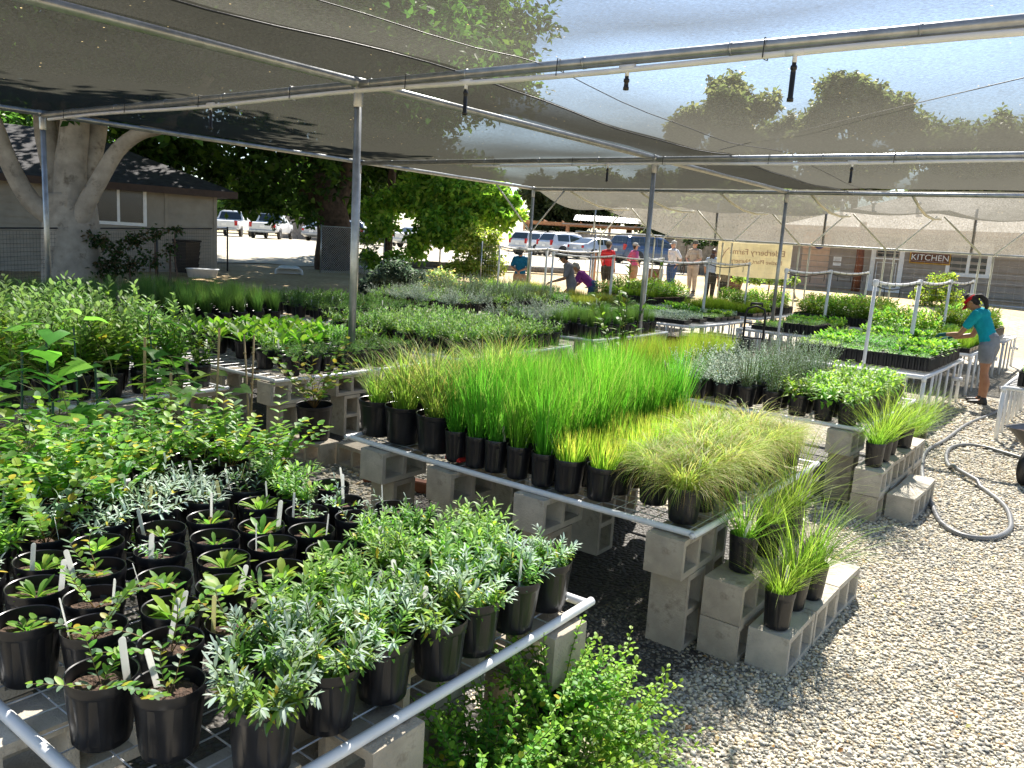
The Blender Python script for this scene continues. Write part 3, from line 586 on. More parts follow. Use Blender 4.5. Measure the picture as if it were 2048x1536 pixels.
# loose pebbles on the aisles
def pebbles():
    rg = np.random.default_rng(3); pts = []; sz = []
    def region(x0, x1, y0, y1, dens, s):
        n = int((x1 - x0) * (y1 - y0) * dens); pts.append(np.c_[rg.uniform(x0, x1, n), rg.uniform(y0, y1, n)]); sz.append(np.full(n, s))
    region(-2.0, .25, 2.4, 4.2, 4300, .0088); region(-1.6, .7, 4.2, 6.4, 3000, .0098); region(-1.6, .6, 6.4, 9.5, 1700, .012)
    region(-3.9, -2.0, 2.5, 3.6, 1800, .0115); region(-1.9, .3, 9.5, 14., 600, .018); region(-5.6, -3.5, 2.6, 6.4, 500, .015); region(-3.9, -1.6, 5.2, 6.7, 600, .015)
    p = np.concatenate(pts); s_ = np.concatenate(sz); n = len(p)
    t = (1 + 5 ** .5) / 2
    ico = np.array([(-1, t, 0), (1, t, 0), (-1, -t, 0), (1, -t, 0), (0, -1, t), (0, 1, t), (0, -1, -t), (0, 1, -t), (t, 0, -1), (t, 0, 1), (-t, 0, -1), (-t, 0, 1)], float); ico /= np.linalg.norm(ico[0])
    F = [(0, 11, 5), (0, 5, 1), (0, 1, 7), (0, 7, 10), (0, 10, 11), (1, 5, 9), (5, 11, 4), (11, 10, 2), (10, 7, 6), (7, 1, 8), (3, 9, 4), (3, 4, 2), (3, 2, 6), (3, 6, 8), (3, 8, 9), (4, 9, 5), (2, 4, 11), (6, 2, 10), (8, 6, 7), (9, 8, 1)]
    v = ico[None] * rg.uniform(.82, 1.15, (n, 12, 1))
    sc = np.stack([rg.uniform(.8, 1.5, n), rg.uniform(.65, 1.05, n), rg.uniform(.4, .65, n)], 1) * (s_ * rg.uniform(.6, 1.45, n))[:, None]
    v = v * sc[:, None, :]
    a, e = rg.uniform(0, 2 * PI, n), rg.normal(0, .35, n); ca, sa, ce, se = np.cos(a), np.sin(a), np.cos(e), np.sin(e)
    x, y, z = v[..., 0], v[..., 1], v[..., 2]; x, z = x * ce[:, None] - z * se[:, None], x * se[:, None] + z * ce[:, None]
    x, y = x * ca[:, None] - y * sa[:, None], x * sa[:, None] + y * ca[:, None]
    v = np.stack([x + p[:, :1], y + p[:, 1:], z + (.006 + s_ * rg.uniform(-.1, .3, n))[:, None]], 2).reshape(-1, 3)
    pal = np.array([(.22, .225, .22), (.36, .36, .34), (.46, .45, .40), (.55, .51, .42), (.62, .55, .41), (.68, .62, .51), (.76, .72, .63), (.52, .40, .25)])
    c = pal[rg.choice(8, n, p=[.09, .17, .2, .2, .14, .1, .07, .03])] * rg.uniform(.85, 1.15, (n, 1))
    # stones by the watered benches: damp, with bench shade darkened into their colour
    damp_shade = np.clip((np.minimum.reduce([p[:, 0] + 4.2, -1.22 - p[:, 0], p[:, 1] - 2.75, 5.5 - p[:, 1]]) + .12 * np.sin(p[:, 0] * 9) * np.cos(p[:, 1] * 7) + rg.normal(0, .05, n)) / .25, 0, 1)
    c = np.minimum(1, c * np.array([1.12, 1.08, 1.0])) * (1 - .72 * damp_shade)[:, None]
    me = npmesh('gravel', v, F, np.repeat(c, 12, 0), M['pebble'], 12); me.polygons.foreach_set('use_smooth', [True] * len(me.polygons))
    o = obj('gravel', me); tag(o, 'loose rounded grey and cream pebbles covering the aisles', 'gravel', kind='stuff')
pebbles()
def litter():
    rg = np.random.default_rng(9); n = 420; p = np.c_[rg.uniform(-1.5, 1.2, n), rg.uniform(2.4, 12, n), np.full(n, .022)]
    vs, c = leafcloud(4, p, rg.uniform(.012, .04, n), np.array([(.34, .2, .07), (.45, .33, .13), (.22, .12, .05), (.3, .3, .08)])[rg.integers(0, 4, n)], flat=3.)
    tag(obj('leaf_litter', npmesh('leaf_litter', vs, [(0, 1, 2), (0, 2, 3)], c, M['leaf'], 4)), 'scattered dry leaf bits fallen on the gravel', 'leaf litter', kind='stuff')
litter()

# ---------------------------------------------------------------- shade canopy
HP = 3.27; PX = [-12.45, -5.96, .53]; PY = [-.55, 5.32, 11.19, 17.05]
canopy = thing('shade_canopy', 'large steel pipe canopy covered in black shade cloth over the benches', 'canopy', (0, 0, 0))
for x in PX:
    for y in PY:
        if (x, y) in ((PX[2], PY[0]),): continue
        b = MB(); b.tube([(x, y, 0), (x, y, HP - .03)], .036, 14); b.lathe([(.041, HP - .22), (.045, HP - .2), (.045, HP - .06), (.041, HP - .03)], 14, (x, y, 0))
        b.build('post', M['galv'], canopy, True)
for x in PX:
    b = MB(); b.tube([(x, PY[0] - 2, HP), (x, PY[3], HP)], .040, 14)
    for y in PY: b.tube([(x, y - .07, HP), (x, y + .07, HP)], .048, 14)
    b.build('long_beam', M['galv'], canopy, True)
for y in PY:
    b = MB(); b.tube([(PX[0], y, HP - .02), (7.2, y, HP - .02)], .041, 14)
    for k in range(16): q = PX[0] + .9 + k * 1.15; b.tube([(q, y, HP - .02), (q + .02, y, HP - .02)], .045, 10)
    b.build('cross_beam', M['galv'], canopy, True)
def sag(x, y):
    u = (x - PX[0]) / 6.49 % 1; v = (y + .55) / 5.87 % 1
    return -.16 * (4 * u * (1 - u)) * (4 * v * (1 - v)) + .02 * math.sin(3.1 * x + y) * math.sin(1.7 * y)
def cloth_sheet(name, x0, x1, y0, y1, z, mat, nx, ny, sg=1.):
    b = MB(); xs = [x0 + (x1 - x0) * i / nx for i in range(nx + 1)]; ys = [y0 + (y1 - y0) * i / ny for i in range(ny + 1)]
    b.add([(x, y, z + sg * sag(x, y)) for y in ys for x in xs], [(j * (nx + 1) + i, j * (nx + 1) + i + 1, (j + 1) * (nx + 1) + i + 1, (j + 1) * (nx + 1) + i) for j in range(ny) for i in range(nx)])
    return b.build(name, mat, canopy, True)
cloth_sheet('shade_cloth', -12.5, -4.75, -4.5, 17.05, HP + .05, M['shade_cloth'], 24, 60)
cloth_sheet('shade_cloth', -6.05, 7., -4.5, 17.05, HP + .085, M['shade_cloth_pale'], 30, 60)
for x, r_ in ((-4.75, .007), (-3.87, .004)):
    b = MB(); b.tube([(x + .02 * math.sin(y * 2), y, HP + .03 + sag(x, y)) for y in span(-4, 17, .5)], r_, 6); b.build('cord', M['black_rubber'], canopy)
b = MB(); b.tube([(-4.6, 10.4, HP + .0), (-.8, 6.8, HP - .02), (3.5, 2.7, HP + .02)], .004, 6); b.build('cord', M['black_rubber'], canopy)
# far side: sloping cloth between the last beam and the top of the far fence frame, then a curtain down to the rail
WY = 20.
def peak(x): return 3.10 + .06 * math.sin(x * 1.1)
b = MB(); xs = span(-12.45, 6, .35); nv = 10
def slope(x, t):
    scal = -.32 * abs(math.sin((x + 5.45) * PI / 1.95)) * (t ** 1.2)
    return (x, 17.05 + (WY - 17.05) * t, HP + .05 + (peak(x) - HP) * t - .22 * math.sin(PI * t) + scal * .5)
b.add([slope(x, i / nv) for x in xs for i in range(nv + 1)], [(k * (nv + 1) + i, k * (nv + 1) + i + 1, (k + 1) * (nv + 1) + i + 1, (k + 1) * (nv + 1) + i) for k in range(len(xs) - 1) for i in range(nv)])
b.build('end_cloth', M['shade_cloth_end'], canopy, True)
b = MB(); n = 8
def curt(x, t):
    zt = slope(x, 1)[2]; zb = 2.27 if x > -9.9 else 2.27 + (-9.9 - x) / 2.55 * .8
    return (x, WY + .02 + .05 * math.sin(x * 5 + t * 2) * t, zt + (zb - zt) * t)
b.add([curt(x, i / n) for x in xs for i in range(n + 1)], [(k * (n + 1) + i, k * (n + 1) + i + 1, (k + 1) * (n + 1) + i + 1, (k + 1) * (n + 1) + i) for k in range(len(xs) - 1) for i in range(n)])
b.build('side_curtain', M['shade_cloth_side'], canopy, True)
PKX = [-11.3, -9.35, -7.4, -5.45, -3.55, -1.6, .35]
b = MB(); b.tube([(-13, WY, 2.24 + .06), (3, WY, 2.22)], .026, 10); b.build('side_rail', M['galv'], canopy, True)
for x in PKX:
    b = MB(); b.tube([(x, 17.05, HP - .06), (x, 17.7, 3.06), (x, 18.4, 2.95), (x, 19.2, 2.92), (x, WY - .02, 2.97)], .028, 10); b.build('rafter', M['pvc_yellow'], canopy, True)
    for sgn, foot in ((-1, x - .82), (1, x + .88)):
        b = MB(); b.tube([(x + .07 * sgn, WY - .03, 3.02), (foot, WY - .03, 2.25)], .021, 8); b.build('brace', M['pvc_yellow'] if sgn > 0 else M['pvc_far'], canopy, True)
        b = MB(); b.tube([(foot, WY - .05, ground(foot, WY)), (foot, WY - .05, 2.22)], .020, 8); b.build('side_post', M['pvc_yellow'], canopy, True)
for x in (-12.43, -8.75, -6.02, -2.88):
    b = MB(); b.tube([(x, WY + .06, 2.26), (x, WY + .06, 3.2)], .028, 10); b.build('side_post', M['galv'], canopy, True)
# corner braces at the left far post
for dy, dx in ((-1, 0), (0, 1)):
    b = MB(); b.tube([(PX[0], PY[3], HP - 1.1), (PX[0] + dx * .95, PY[3] + dy * 1.5, HP - .05)], .02, 8); b.build('brace', M['galv'], canopy, True)
# white water lines slung under the cross beams
def water_line(i, y, heads, x0, x1, lab):
    t = thing('irrigation_line', lab, 'water pipe', (0, y, 0), group='water pipes under the canopy beams')
    b = MB(); b.tube([(x, -.03, HP - .092 - .012 * math.sin(x * 1.3)) for x in span(x0, x1, .6)], .021, 10)
    b.build('pipe', M['pvc'], t, True)
    for q in range(int((x1 - x0) / 1.6)):
        x = x0 + .5 + q * 1.6; b = MB(); b.tube([(x, -.06, HP - .105), (x, -.05, HP + .02), (x, .05, HP + .02), (x, 0.03, HP - .105), (x, -.03, HP - .11)], .004, 5); b.build('wire_tie', M['black_rubber'], t)
    for x, ln in heads:
        b = MB(); z = HP - .085
        b.tube([(x - .06, -.03, z), (x + .06, -.03, z)], .022, 10); b.tube([(x, -.03, z), (x, -.03, z - .06)], .015, 10); b.build('tee', M['pvc'], t, True)
        b = MB(); b.lathe([(0.001, z - .05), (.014, z - .05), (.014, z - .075), (.021, z - .08), (.021, z - .1), (.015, z - .105), (.017, z - .12), (.017, z - .11 - ln), (.021, z - .115 - ln), (.021, z - .135 - ln), (.001, z - .136 - ln)], 12, (x, -.03, 0)); b.build('sprinkler', M['black_plastic'], t, True)
water_line(0, 5.32, [(-8.3, .13), (-4.62, .13), (-3.1, .02), (-1.9, .16)], -12.2, 5., 'white water pipe with black sprinklers under the nearest cross beam')
water_line(1, 11.19, [(-6.75, .13), (-3.1, .13), (-1.0, .13)], -9.5, 5., 'white water pipe with black sprinklers under the second cross beam')
# ---------------------------------------------------------------- concrete blocks
def block_mesh(flat):
    """Hollow block .4 x .2 x .2 lying (core axis along X, long axis Y) or standing (long axis Z): two cores right through."""
    b = MB(); W = .195; Ln = .395; H_ = .195; bv = .006
    def P(x, l, h): return (x, l, h) if flat else (x, h, l)
    t = .032; c0 = [(-Ln / 2 + t, -t / 2), (t / 2, Ln / 2 - t)]; hh = H_ / 2
    # two shells (top/bottom) and three webs, butted
    parts = [((0, 0, hh - t / 2), (W, Ln, t)), ((0, 0, -hh + t / 2), (W, Ln, t))] + [((0, l, 0), (W, t, H_ - 2 * t)) for l in (-Ln / 2 + t / 2, 0, Ln / 2 - t / 2)]
    outer = [(-Ln / 2, -hh), (Ln / 2, -hh), (Ln / 2, hh), (-Ln / 2, hh)]
    for x, sg in ((-W / 2, -1), (W / 2, 1)):
        ls = [-Ln / 2, -Ln / 2 + t, -t / 2, t / 2, Ln / 2 - t, Ln / 2]; hs = [-hh, -hh + t, hh - t, hh]
        for i in range(5):
            for j in range(3):
                if j == 1 and i in (1, 3): continue
                q = [P(x, ls[i], hs[j]), P(x, ls[i + 1], hs[j]), P(x, ls[i + 1], hs[j + 1]), P(x, ls[i], hs[j + 1])]
                b.add(q if sg * (1 if flat else -1) > 0 else q[::-1], [(0, 1, 2, 3)])
    def strip(a, c, rev):
        q = [P(-W / 2, *a), P(W / 2, *a), P(W / 2, *c), P(-W / 2, *c)]; b.add(q[::-1] if rev != (not flat) else q, [(0, 1, 2, 3)])
    for k in range(4): strip(outer[k], outer[(k + 1) % 4], True)
    for l0, l1 in c0:
        r = [(l0, -hh + t), (l1, -hh + t), (l1, hh - t), (l0, hh - t)]
        for k in range(4): strip(r[k], r[(k + 1) % 4], False)
    return b
def make_block(flat, mat):
    b = block_mesh(flat); me = b.mesh('concrete_block', M[mat])
    import bmesh
    bm = bmesh.new(); bm.from_mesh(me); bmesh.ops.remove_doubles(bm, verts=bm.verts, dist=.0005)
    es = [e for e in bm.edges if len(e.link_faces) == 2 and e.calc_face_angle(0) > .5]
    bmesh.ops.bevel(bm, geom=es, offset=.006, segments=2, affect='EDGES', profile=.6)
    bmesh.ops.recalc_face_normals(bm, faces=bm.faces); bm.to_mesh(me); bm.free(); smooth_by_angle(me, 28); return me
BLK = {(f, m): make_block(f, m) for f in (True, False) for m in ('concrete', 'block_pale')}
def block(x, y, z, flat, label, group='concrete blocks carrying the benches', rz=0., mat=None):
    o = obj('concrete_block', BLK[(flat, mat or ('concrete' if RND.random() < .6 else 'block_pale'))], None, (x, y, z + (.0975 if flat else .1975)), rz + RND.gauss(0, .02))
    return tag(o, label, 'concrete block', group)
def stack(x, y, who, rz=0., z=0., top=True):
    block(x, y, z, False, 'standing block, %s' % who, rz=rz)
    block(x, y + .0, z + .4, True, 'flat top block, %s' % who, rz=rz + (0 if RND.random() < .7 else PI / 2))
# ---------------------------------------------------------------- wire benches
def bench(x0, x1, y0, y1, z, label, far=False, group='wire mesh benches on concrete blocks'):
    cx, cy = (x0 + x1) / 2, (y0 + y1) / 2; t = thing('wire_bench', label, 'bench', (cx, cy, z), group=group)
    hx, hy = (x1 - x0) / 2, (y1 - y0) / 2
    for a, c in (((hx, -hy - .03, 0), (hx, hy + .03, 0)), ((-hx, -hy - .03, 0), (-hx, hy + .03, 0)), ((-hx, -hy, -.001), (hx, -hy, -.001)), ((-hx, hy, -.001), (hx, hy, -.001))):
        b = MB(); A, B = V(a), V(c); m = (A + B) / 2; m.z -= .008
        d = (B - A).normalized(); b.tube([A, A.lerp(m, .5) - V((0, 0, .003)), m, B.lerp(m, .5) - V((0, 0, .003)), B], .0165, 12, caps=False)
        for e, g in ((A, d), (B, -d)): b.tube([e, e + g * .03], .0130, 12, caps=True)
        b.build('edge_pipe', M['pvc'], t, True)
    b = MB(); step = .102 if not far else .15
    for i in range(1, int(2 * hx / step) + 1):
        x = -hx + i * step
        if x < hx - .02: b.tube([(x, -hy, .001), (x, hy, .001)], .0026, 5, caps=False)
    for i in range(1, int(2 * hy / step) + 1):
        y = -hy + i * step
        if y < hy - .02: b.tube([(-hx, y, -.004), (hx, y, -.004)], .0026, 5, caps=False)
    b.build('wire_mesh', M['galv_wire'], t); return t
ZB = .62; ZP = ZB + .004
bench(-3.83, -1.41, .78, 2.43, ZB, 'front white edged wire bench with rows of sage pots')
bench(-3.83, -1.44, 3.42, 5.25, ZB, 'white edged wire bench carrying the bright green rushes')
bench(-3.83, -1.52, 6.66, 8.6, ZB, 'white edged wire bench carrying silvery shrubs beyond the rushes')
bench(-8.1, -5.62, 2.05, 3.7, ZB, 'wire bench of tall broad leaved plants at the left')
bench(-8.1, -5.66, 4.23, 6.06, ZB, 'wire bench with bare mesh corner and low feathery pots', True)
bench(-8.1, -5.66, 6.57, 8.75, ZB, 'wire bench crowded with grey green herbs behind the pipe post', True)
bench(-8.1, -5.85, 9.66, 11.9, ZB, 'wire bench of soft grey green pots behind the herbs', True)
bench(-11.6, -9.0, 2.6, 7.0, ZB, 'wire bench of tall dark grass near the left canopy post', True)
bench(-11.6, -9.0, 7.5, 9.7, ZB, 'wire bench of low dark pots in the tree shade', True)
bench(-11.6, -9.0, 10.2, 14.0, ZB, 'wire bench of mixed grey shrubs beneath the hanging branches', True)
# block piers
for i, x in enumerate((-3.55, -2.98, -2.35, -1.56)): stack(x, 3.55, ORD[i] + ' from left along the rush bench front')
for i, x in enumerate((-3.6, -2.75, -1.56)): stack(x, 5.08, ORD[i] + ' from left behind the rush bench')
for i, x in enumerate((-3.2, -2.5, -1.75)): stack(x, 4.3, ORD[i] + ' from left under the rush bench middle')
for i, (x, y) in enumerate(((-1.56, 2.26), (-1.68, 1.86), (-1.56, 1.42), (-1.56, .98))): stack(x, y, ORD[i] + ' from far corner under the front bench right edge', PI / 2 if i % 2 == 0 else 0)
for i, (x, y) in enumerate(((-2.15, .9), (-2.7, .92), (-2.5, 2.3), (-3.6, 2.3))): stack(x, y, 'deep under the front bench, ' + ('left near corner', 'left near side', 'far edge middle', 'far left corner')[i])
for i, x in enumerate((-3.55, -2.6, -1.66)): stack(x, 6.8, ORD[i] + ' from left along the silvery shrub bench front')
for i, x in enumerate((-3.5, -1.66)): stack(x, 8.45, ORD[i] + ' from left behind the silvery shrub bench')
for i, x in enumerate((-7.2, -6.5, -5.78)): stack(x, 4.38, ORD[i] + ' from left below the feathery pot bench front')
for i, y in enumerate((5.1, 5.9)): stack(-5.78, y, ORD[i] + ' from front along the feathery pot bench right edge')
for i, y in enumerate((2.2, 2.9, 3.55)): stack(-5.75, y, ORD[i] + ' from the front below the broad leaved bench')
for i, y in enumerate((6.7, 7.6, 8.6)): stack(-5.8, y, ORD[i] + ' from the front below the grey herb bench')
for i, y in enumerate((9.8, 10.8, 11.8)): stack(-6.0, y, ORD[i] + ' from front below the soft grey bench')
# stepped blocks beside the benches, cores facing the aisle
ST = 'concrete blocks stepped beside the benches'
for k in range(3):
    y = 3.72 + k * .405
    block(-1.315, y, 0, True, 'lower block of the step wall beside the rushes, %s from front' % ORD[k], ST)
    block(-1.315, y, .197, True, 'upper block of the step wall beside the rushes, %s from front' % ORD[k], ST)
    block(-1.095, y + .05, 0, True, 'pale block of the low outer step beside the rushes, %s from front' % ORD[k], ST, mat='block_pale')
for k in range(4):
    y = 6.52 + k * .405
    block(-1.36, y, 0, True, 'lower block of the step wall beside the silvery shrubs, %s from front' % ORD[k], ST)
    block(-1.36, y, .197, True, 'upper block of the step wall beside the silvery shrubs, %s from front' % ORD[k], ST)
for k in range(2): block(-1.14, 6.72 + k * .41, 0, True, ('near' if k == 0 else 'far') + ' clean pale block lying on the gravel next to the hose', ST, mat='block_pale')
block(-5.22, 4.28, 0, True, 'block lying flat under the thin shrub tub in the middle aisle', ST, rz=PI / 2)
block(-4.80, 4.42, 0, True, 'weathered flat block right of the thin shrub tub', ST, rz=PI / 2)
# ---------------------------------------------------------------- potted plants
def row_label(desc, i, row, where): return '%s, %s from front in %s row from right on %s' % (desc, ORD[i], ORD[row], where)
SHORT = {k: v['desc'] for k, v in PK.items()}
short = {'silver_sage': 'silver tipped sage', 'lime_sage': 'yellow green sage', 'rosette': 'small green rosette', 'broad_rosette': 'broad leaved rosette', 'sprig': 'grey green sprig', 'lanky': 'straggling seedling', 'grey_sprig': 'silvery seedling', 'snowberry': 'rounded leaf shrub', 'currant': 'lobed leaf shrub', 'tall_leafy': 'tall broad leaved plant', 'rush': 'bright green rush', 'gold_rush': 'yellow green rush', 'clipped': 'clipped rush', 'fescue': 'drooping fescue mound', 'sedge': 'arching sedge', 'yarrow': 'feathery herb', 'plantain': 'upright bright leaves', 'herb': 'grey green herb', 'monkeyflower': 'lime curled leaves', 'fuchsia': 'airy grey shrub', 'white_leaf': 'pale leaf shrub', 'dark_grass': 'blue green grass', 'fine_grass': 'wispy grass'}
def pot_grid(xs, y0, y1, dy, where, pick, group, near=.5, z=ZP, jx=.012, scale=lambda k: 1., hexed=True, szf=None):
    for row, x in enumerate(xs):
        n = int((y1 - y0) / dy + 1e-6) + 1; i = 0
        for k in range(n):
            y = y0 + k * dy + (dy * .5 if hexed and row % 2 else 0)
            if y > y1 + dy * .25: continue
            key = pick(x, y, row, k)
            if not key: continue
            potted(key, x + RND.gauss(0, jx), y + RND.gauss(0, jx), z, row_label(short[key], i, row, where), group, near, scale(key)); i += 1
# front bench
def pick1(x, y, row, k):
    if row == 0: return 'silver_sage' if y > 1.0 else None
    if y < 1.0 and x > -1.62: return None
    if x > -1.8: return ('silver_sage' if y < 1.35 else 'lime_sage') if y > 1.12 else 'lanky'
    if x > -2.06: return 'lime_sage' if y > 1.3 else 'lanky'
    if x > -2.24: return ('lime_sage' if RND.random() < .8 else 'rosette') if y > 1.75 else ('lanky' if y < 1.0 else RND.choice(['rosette', 'broad_rosette']))
    if x > -2.75:
        if y > 2.0: return RND.choice(['sprig', 'rosette', 'lime_sage'])
        return RND.choice(['rosette', 'rosette', 'rosette', 'sprig', 'lanky']) if y > 1.5 or x > -2.6 else RND.choice(['broad_rosette', 'rosette', 'rosette', 'grey_sprig'])
    if x > -3.25: return RND.choice(['grey_sprig', 'grey_sprig', 'sprig', 'snowberry', 'lime_sage', 'snowberry' if y < 1.7 else 'sprig'])
    return RND.choice(['snowberry', 'currant', 'snowberry'])
pot_grid([-1.50 - .198 * i for i in range(12)], .885, 2.33, .203, 'front bench', pick1, 'potted plants on the front bench', .7, scale=lambda k: {'rosette': .95, 'sprig': .95, 'lanky': .82, 'grey_sprig': 1.05, 'broad_rosette': .95, 'snowberry': .85, 'currant': .9}.get(k, 1.))
# climbing vines and leafy shrubs standing in the aisle behind the front bench's left end
GV = 'potted vines with stakes in the left aisle'
k = 0
for (x, y, h, bam) in ((-4.15, 1.35, .72, 0), (-4.5, 1.75, .8, 0), (-4.95, 2.1, .85, 0), (-4.3, 2.05, .75, 0), (-4.75, 2.55, .8, 1), (-5.2, 2.9, .9, 0), (-4.45, 2.55, .62, 1), (-5.0, 3.2, .8, 1), (-4.1, 1.75, .6, 0), (-4.65, 1.3, .8, 0), (-5.2, 1.75, .8, 0), (-5.3, 2.4, .8, 0)):
    potted('grape', x, y, .197, 'climbing vine on a %s stake, %s of the staked vines' % (('bamboo' if bam else 'dark green'), ORD[k]), GV, 0, 1., stake=(h, RND.uniform(-.04, .04), RND.uniform(-.04, .04), 'bamboo' if bam else 'green_stake', .008 if bam else .006)); k += 1
    block(x, y, 0, True, 'block on the ground under the %s climbing vine' % ORD[k - 1], ST)
k = 0
for j in range(4):
    for i in range(5):
        x, y = -3.98 - .30 * j, 1.15 + .42 * i + .1 * (j % 2)
        potted('currant' if (i + j) % 3 else 'snowberry', x - .05, y + .12, .004, 'low leafy shrub behind the front bench, %s from front in %s row' % (ORD[i], ORD[j]), 'leafy shrub pots beside the climbing vines', 0, 1.25)
# two tall bamboo canes by the feathery pots
for q, (x, y, lx) in enumerate(((-5.1, 3.55, .03), (-4.98, 3.5, -.14))):
    b = MB(); b.tube([(0, 0, 0), (lx * .5, .02, .55), (lx, .03, 1.12)], [.009, .008, .006], 8)
    for z in (.25, .5, .75, .98): b.tube([(lx * z / 1.12, .025 * z, z), (lx * z / 1.12, .025 * z, z + .012)], .0105, 8)
    o = b.build('bamboo_cane', M['bamboo'], None, True, (x, y, 0)); tag(o, ('upright' if q == 0 else 'leaning') + ' bare bamboo cane standing by the leafy shrubs', 'cane', 'bare bamboo canes')
# rush bench
RB = 'rush bench'
pot_grid([-1.58, -1.80], 3.56, 5.1, .25, RB, lambda x, y, r, k: 'fescue', 'fescue mounds on the rush bench', .3)
def rushrow(x, y, row, k): return 'clipped' if row < 2 else 'rush'
def pg(xs, y0, y1, dy, where, pick, group, base, **kw):
    """Like pot_grid with the row count starting at base."""
    for r_, x in enumerate(xs):
        n = int((y1 - y0) / dy + 1e-6) + 1
        for k in range(n):
            y = y0 + k * dy + RND.gauss(0, .008); key = pick(x, y, r_, k)
            if key: potted(key, x + RND.gauss(0, .01), y, kw.get('z', ZP), row_label(short[key], k, base + r_, where), group, kw.get('near', .3), kw.get('scale', 1.))
pg([-2.03, -2.21], 3.52, 5.12, .178, RB, lambda x, y, r, k: 'clipped', 'clipped rushes on the rush bench', 2)
pg([-2.38, -2.54, -2.70, -2.86, -3.02], 3.51, 5.15, .163, RB, lambda x, y, r, k: 'rush', 'upright rushes on the rush bench', 4)
pg([-3.24, -3.52, -3.76], 3.58, 5.15, .265, RB, lambda x, y, r, k: 'sedge', 'arching sedges on the rush bench', 9)
# silvery shrub bench
SB = 'silvery shrub bench'
pg([-1.66, -1.87, -2.08], 6.78, 8.5, .205, SB, lambda x, y, r, k: 'monkeyflower', 'lime green pots on the silvery shrub bench', 0)
pg([-2.30, -2.53], 6.78, 8.5, .225, SB, lambda x, y, r, k: 'fuchsia', 'airy grey shrubs on the silvery shrub bench', 3)
pg([-2.75, -2.97, -3.18], 6.78, 8.0, .225, SB, lambda x, y, r, k: 'white_leaf', 'pale leaf shrubs on the silvery shrub bench', 5)
pg([-3.38, -3.56, -3.73], 6.74, 8.5, .19, SB, lambda x, y, r, k: 'gold_rush', 'yellow green rushes on the silvery shrub bench', 8, scale=.75)
pg([-3.98, -4.16], 6.3, 8.3, .19, 'the left block step', lambda x, y, r, k: 'gold_rush', 'yellow green rushes left of the silvery shrub bench', 0, z=.397, scale=.8)
for k in range(5):
    for r_ in range(2): block(-4.07, 6.45 + .41 * k, .197 * r_, True, '%s block under the yellow green rushes, %s from front' % (('lower', 'upper')[r_], ORD[k]), ST)
# grass pots on the steps
GS = 'wispy grass pots on the block steps'
for i, (x, y, z, s_, lab) in enumerate(((-1.31, 3.72, .397, 1., 'wispy grass pot on the upper step at the rush bench corner'), (-1.29, 4.02, .397, 1.05, 'wispy grass pot second along the upper step beside the rushes'), (-1.31, 4.42, .397, 1.2, 'large wispy grass pot at the far end of the upper step beside the rushes'), (-1.09, 3.66, .2, .8, 'thin small grass pot on the nearest low block'), (-1.11, 3.93, .2, 1.15, 'bushy grass pot just behind the thin one on the low step'), (-1.08, 4.13, .2, 1.1, 'bushy grass pot farthest along the low step'),
        (-1.36, 6.48, .397, 1.25, 'tall wispy grass pot at the near end of the aisle step wall'), (-1.36, 6.72, .397, 1.3, 'tall wispy grass pot second along the aisle step wall'), (-1.38, 7.02, .397, 1.3, 'tall wispy grass pot third along the aisle step wall'), (-1.34, 7.4, .397, 1.2, 'tall wispy grass pot far along the aisle step wall'))):
    potted('fine_grass', x, y, z, lab, GS, .4, s_, sz=1.15)
for k, y in enumerate((8.6, 9.0, 9.4, 9.8)): potted('fine_grass', -1.62, y, .0, 'wispy grass pot on the gravel by the white table legs, %s from front' % ORD[k], GS, 0, 1.25, sz=1.2)
potted('rose', -5.22, 4.28, .2, 'thin shrub with scattered yellowing leaves in a black tub on a block', 'tubs in the middle aisle', 0)
potted('sapling', -5.42, 9.7, .0, 'tall green sapling in a tub beside the second pipe post', 'tubs in the middle aisle', 0, 1.3)
# creeping shrubs at the bottom of the picture
for i, (x, y, z, lab) in enumerate(((-1.34, 2.17, .2, 'spreading glossy shrub nearest the gravel below the pipe corner'), (-1.36, 1.93, .1, 'spreading glossy shrub left of the biggest one under the pipe edge'), (-1.33, 1.74, .1, 'spreading glossy shrub cut by the bottom edge of the photo'), (-1.16, 2.0, .0, 'low glossy shrub pot standing on the gravel at the bottom'))):
    potted('creeper', x, y, z, lab, 'spreading glossy shrubs beside the front bench', 1. if i < 3 else 0, 1.0)
potted('creeper', -1.28, 2.38, .0, 'low glossy shrub between the pipe corner and the gravel', 'spreading glossy shrubs beside the front bench', 0, 1.)
potted('creeper', -1.22, 1.74, .0, 'low glossy shrub filling the bottom edge beside the pipe', 'spreading glossy shrubs beside the front bench', 0, 1.1)
block(-1.33, 2.17, 0, True, 'block under the biggest spreading glossy shrub', ST)
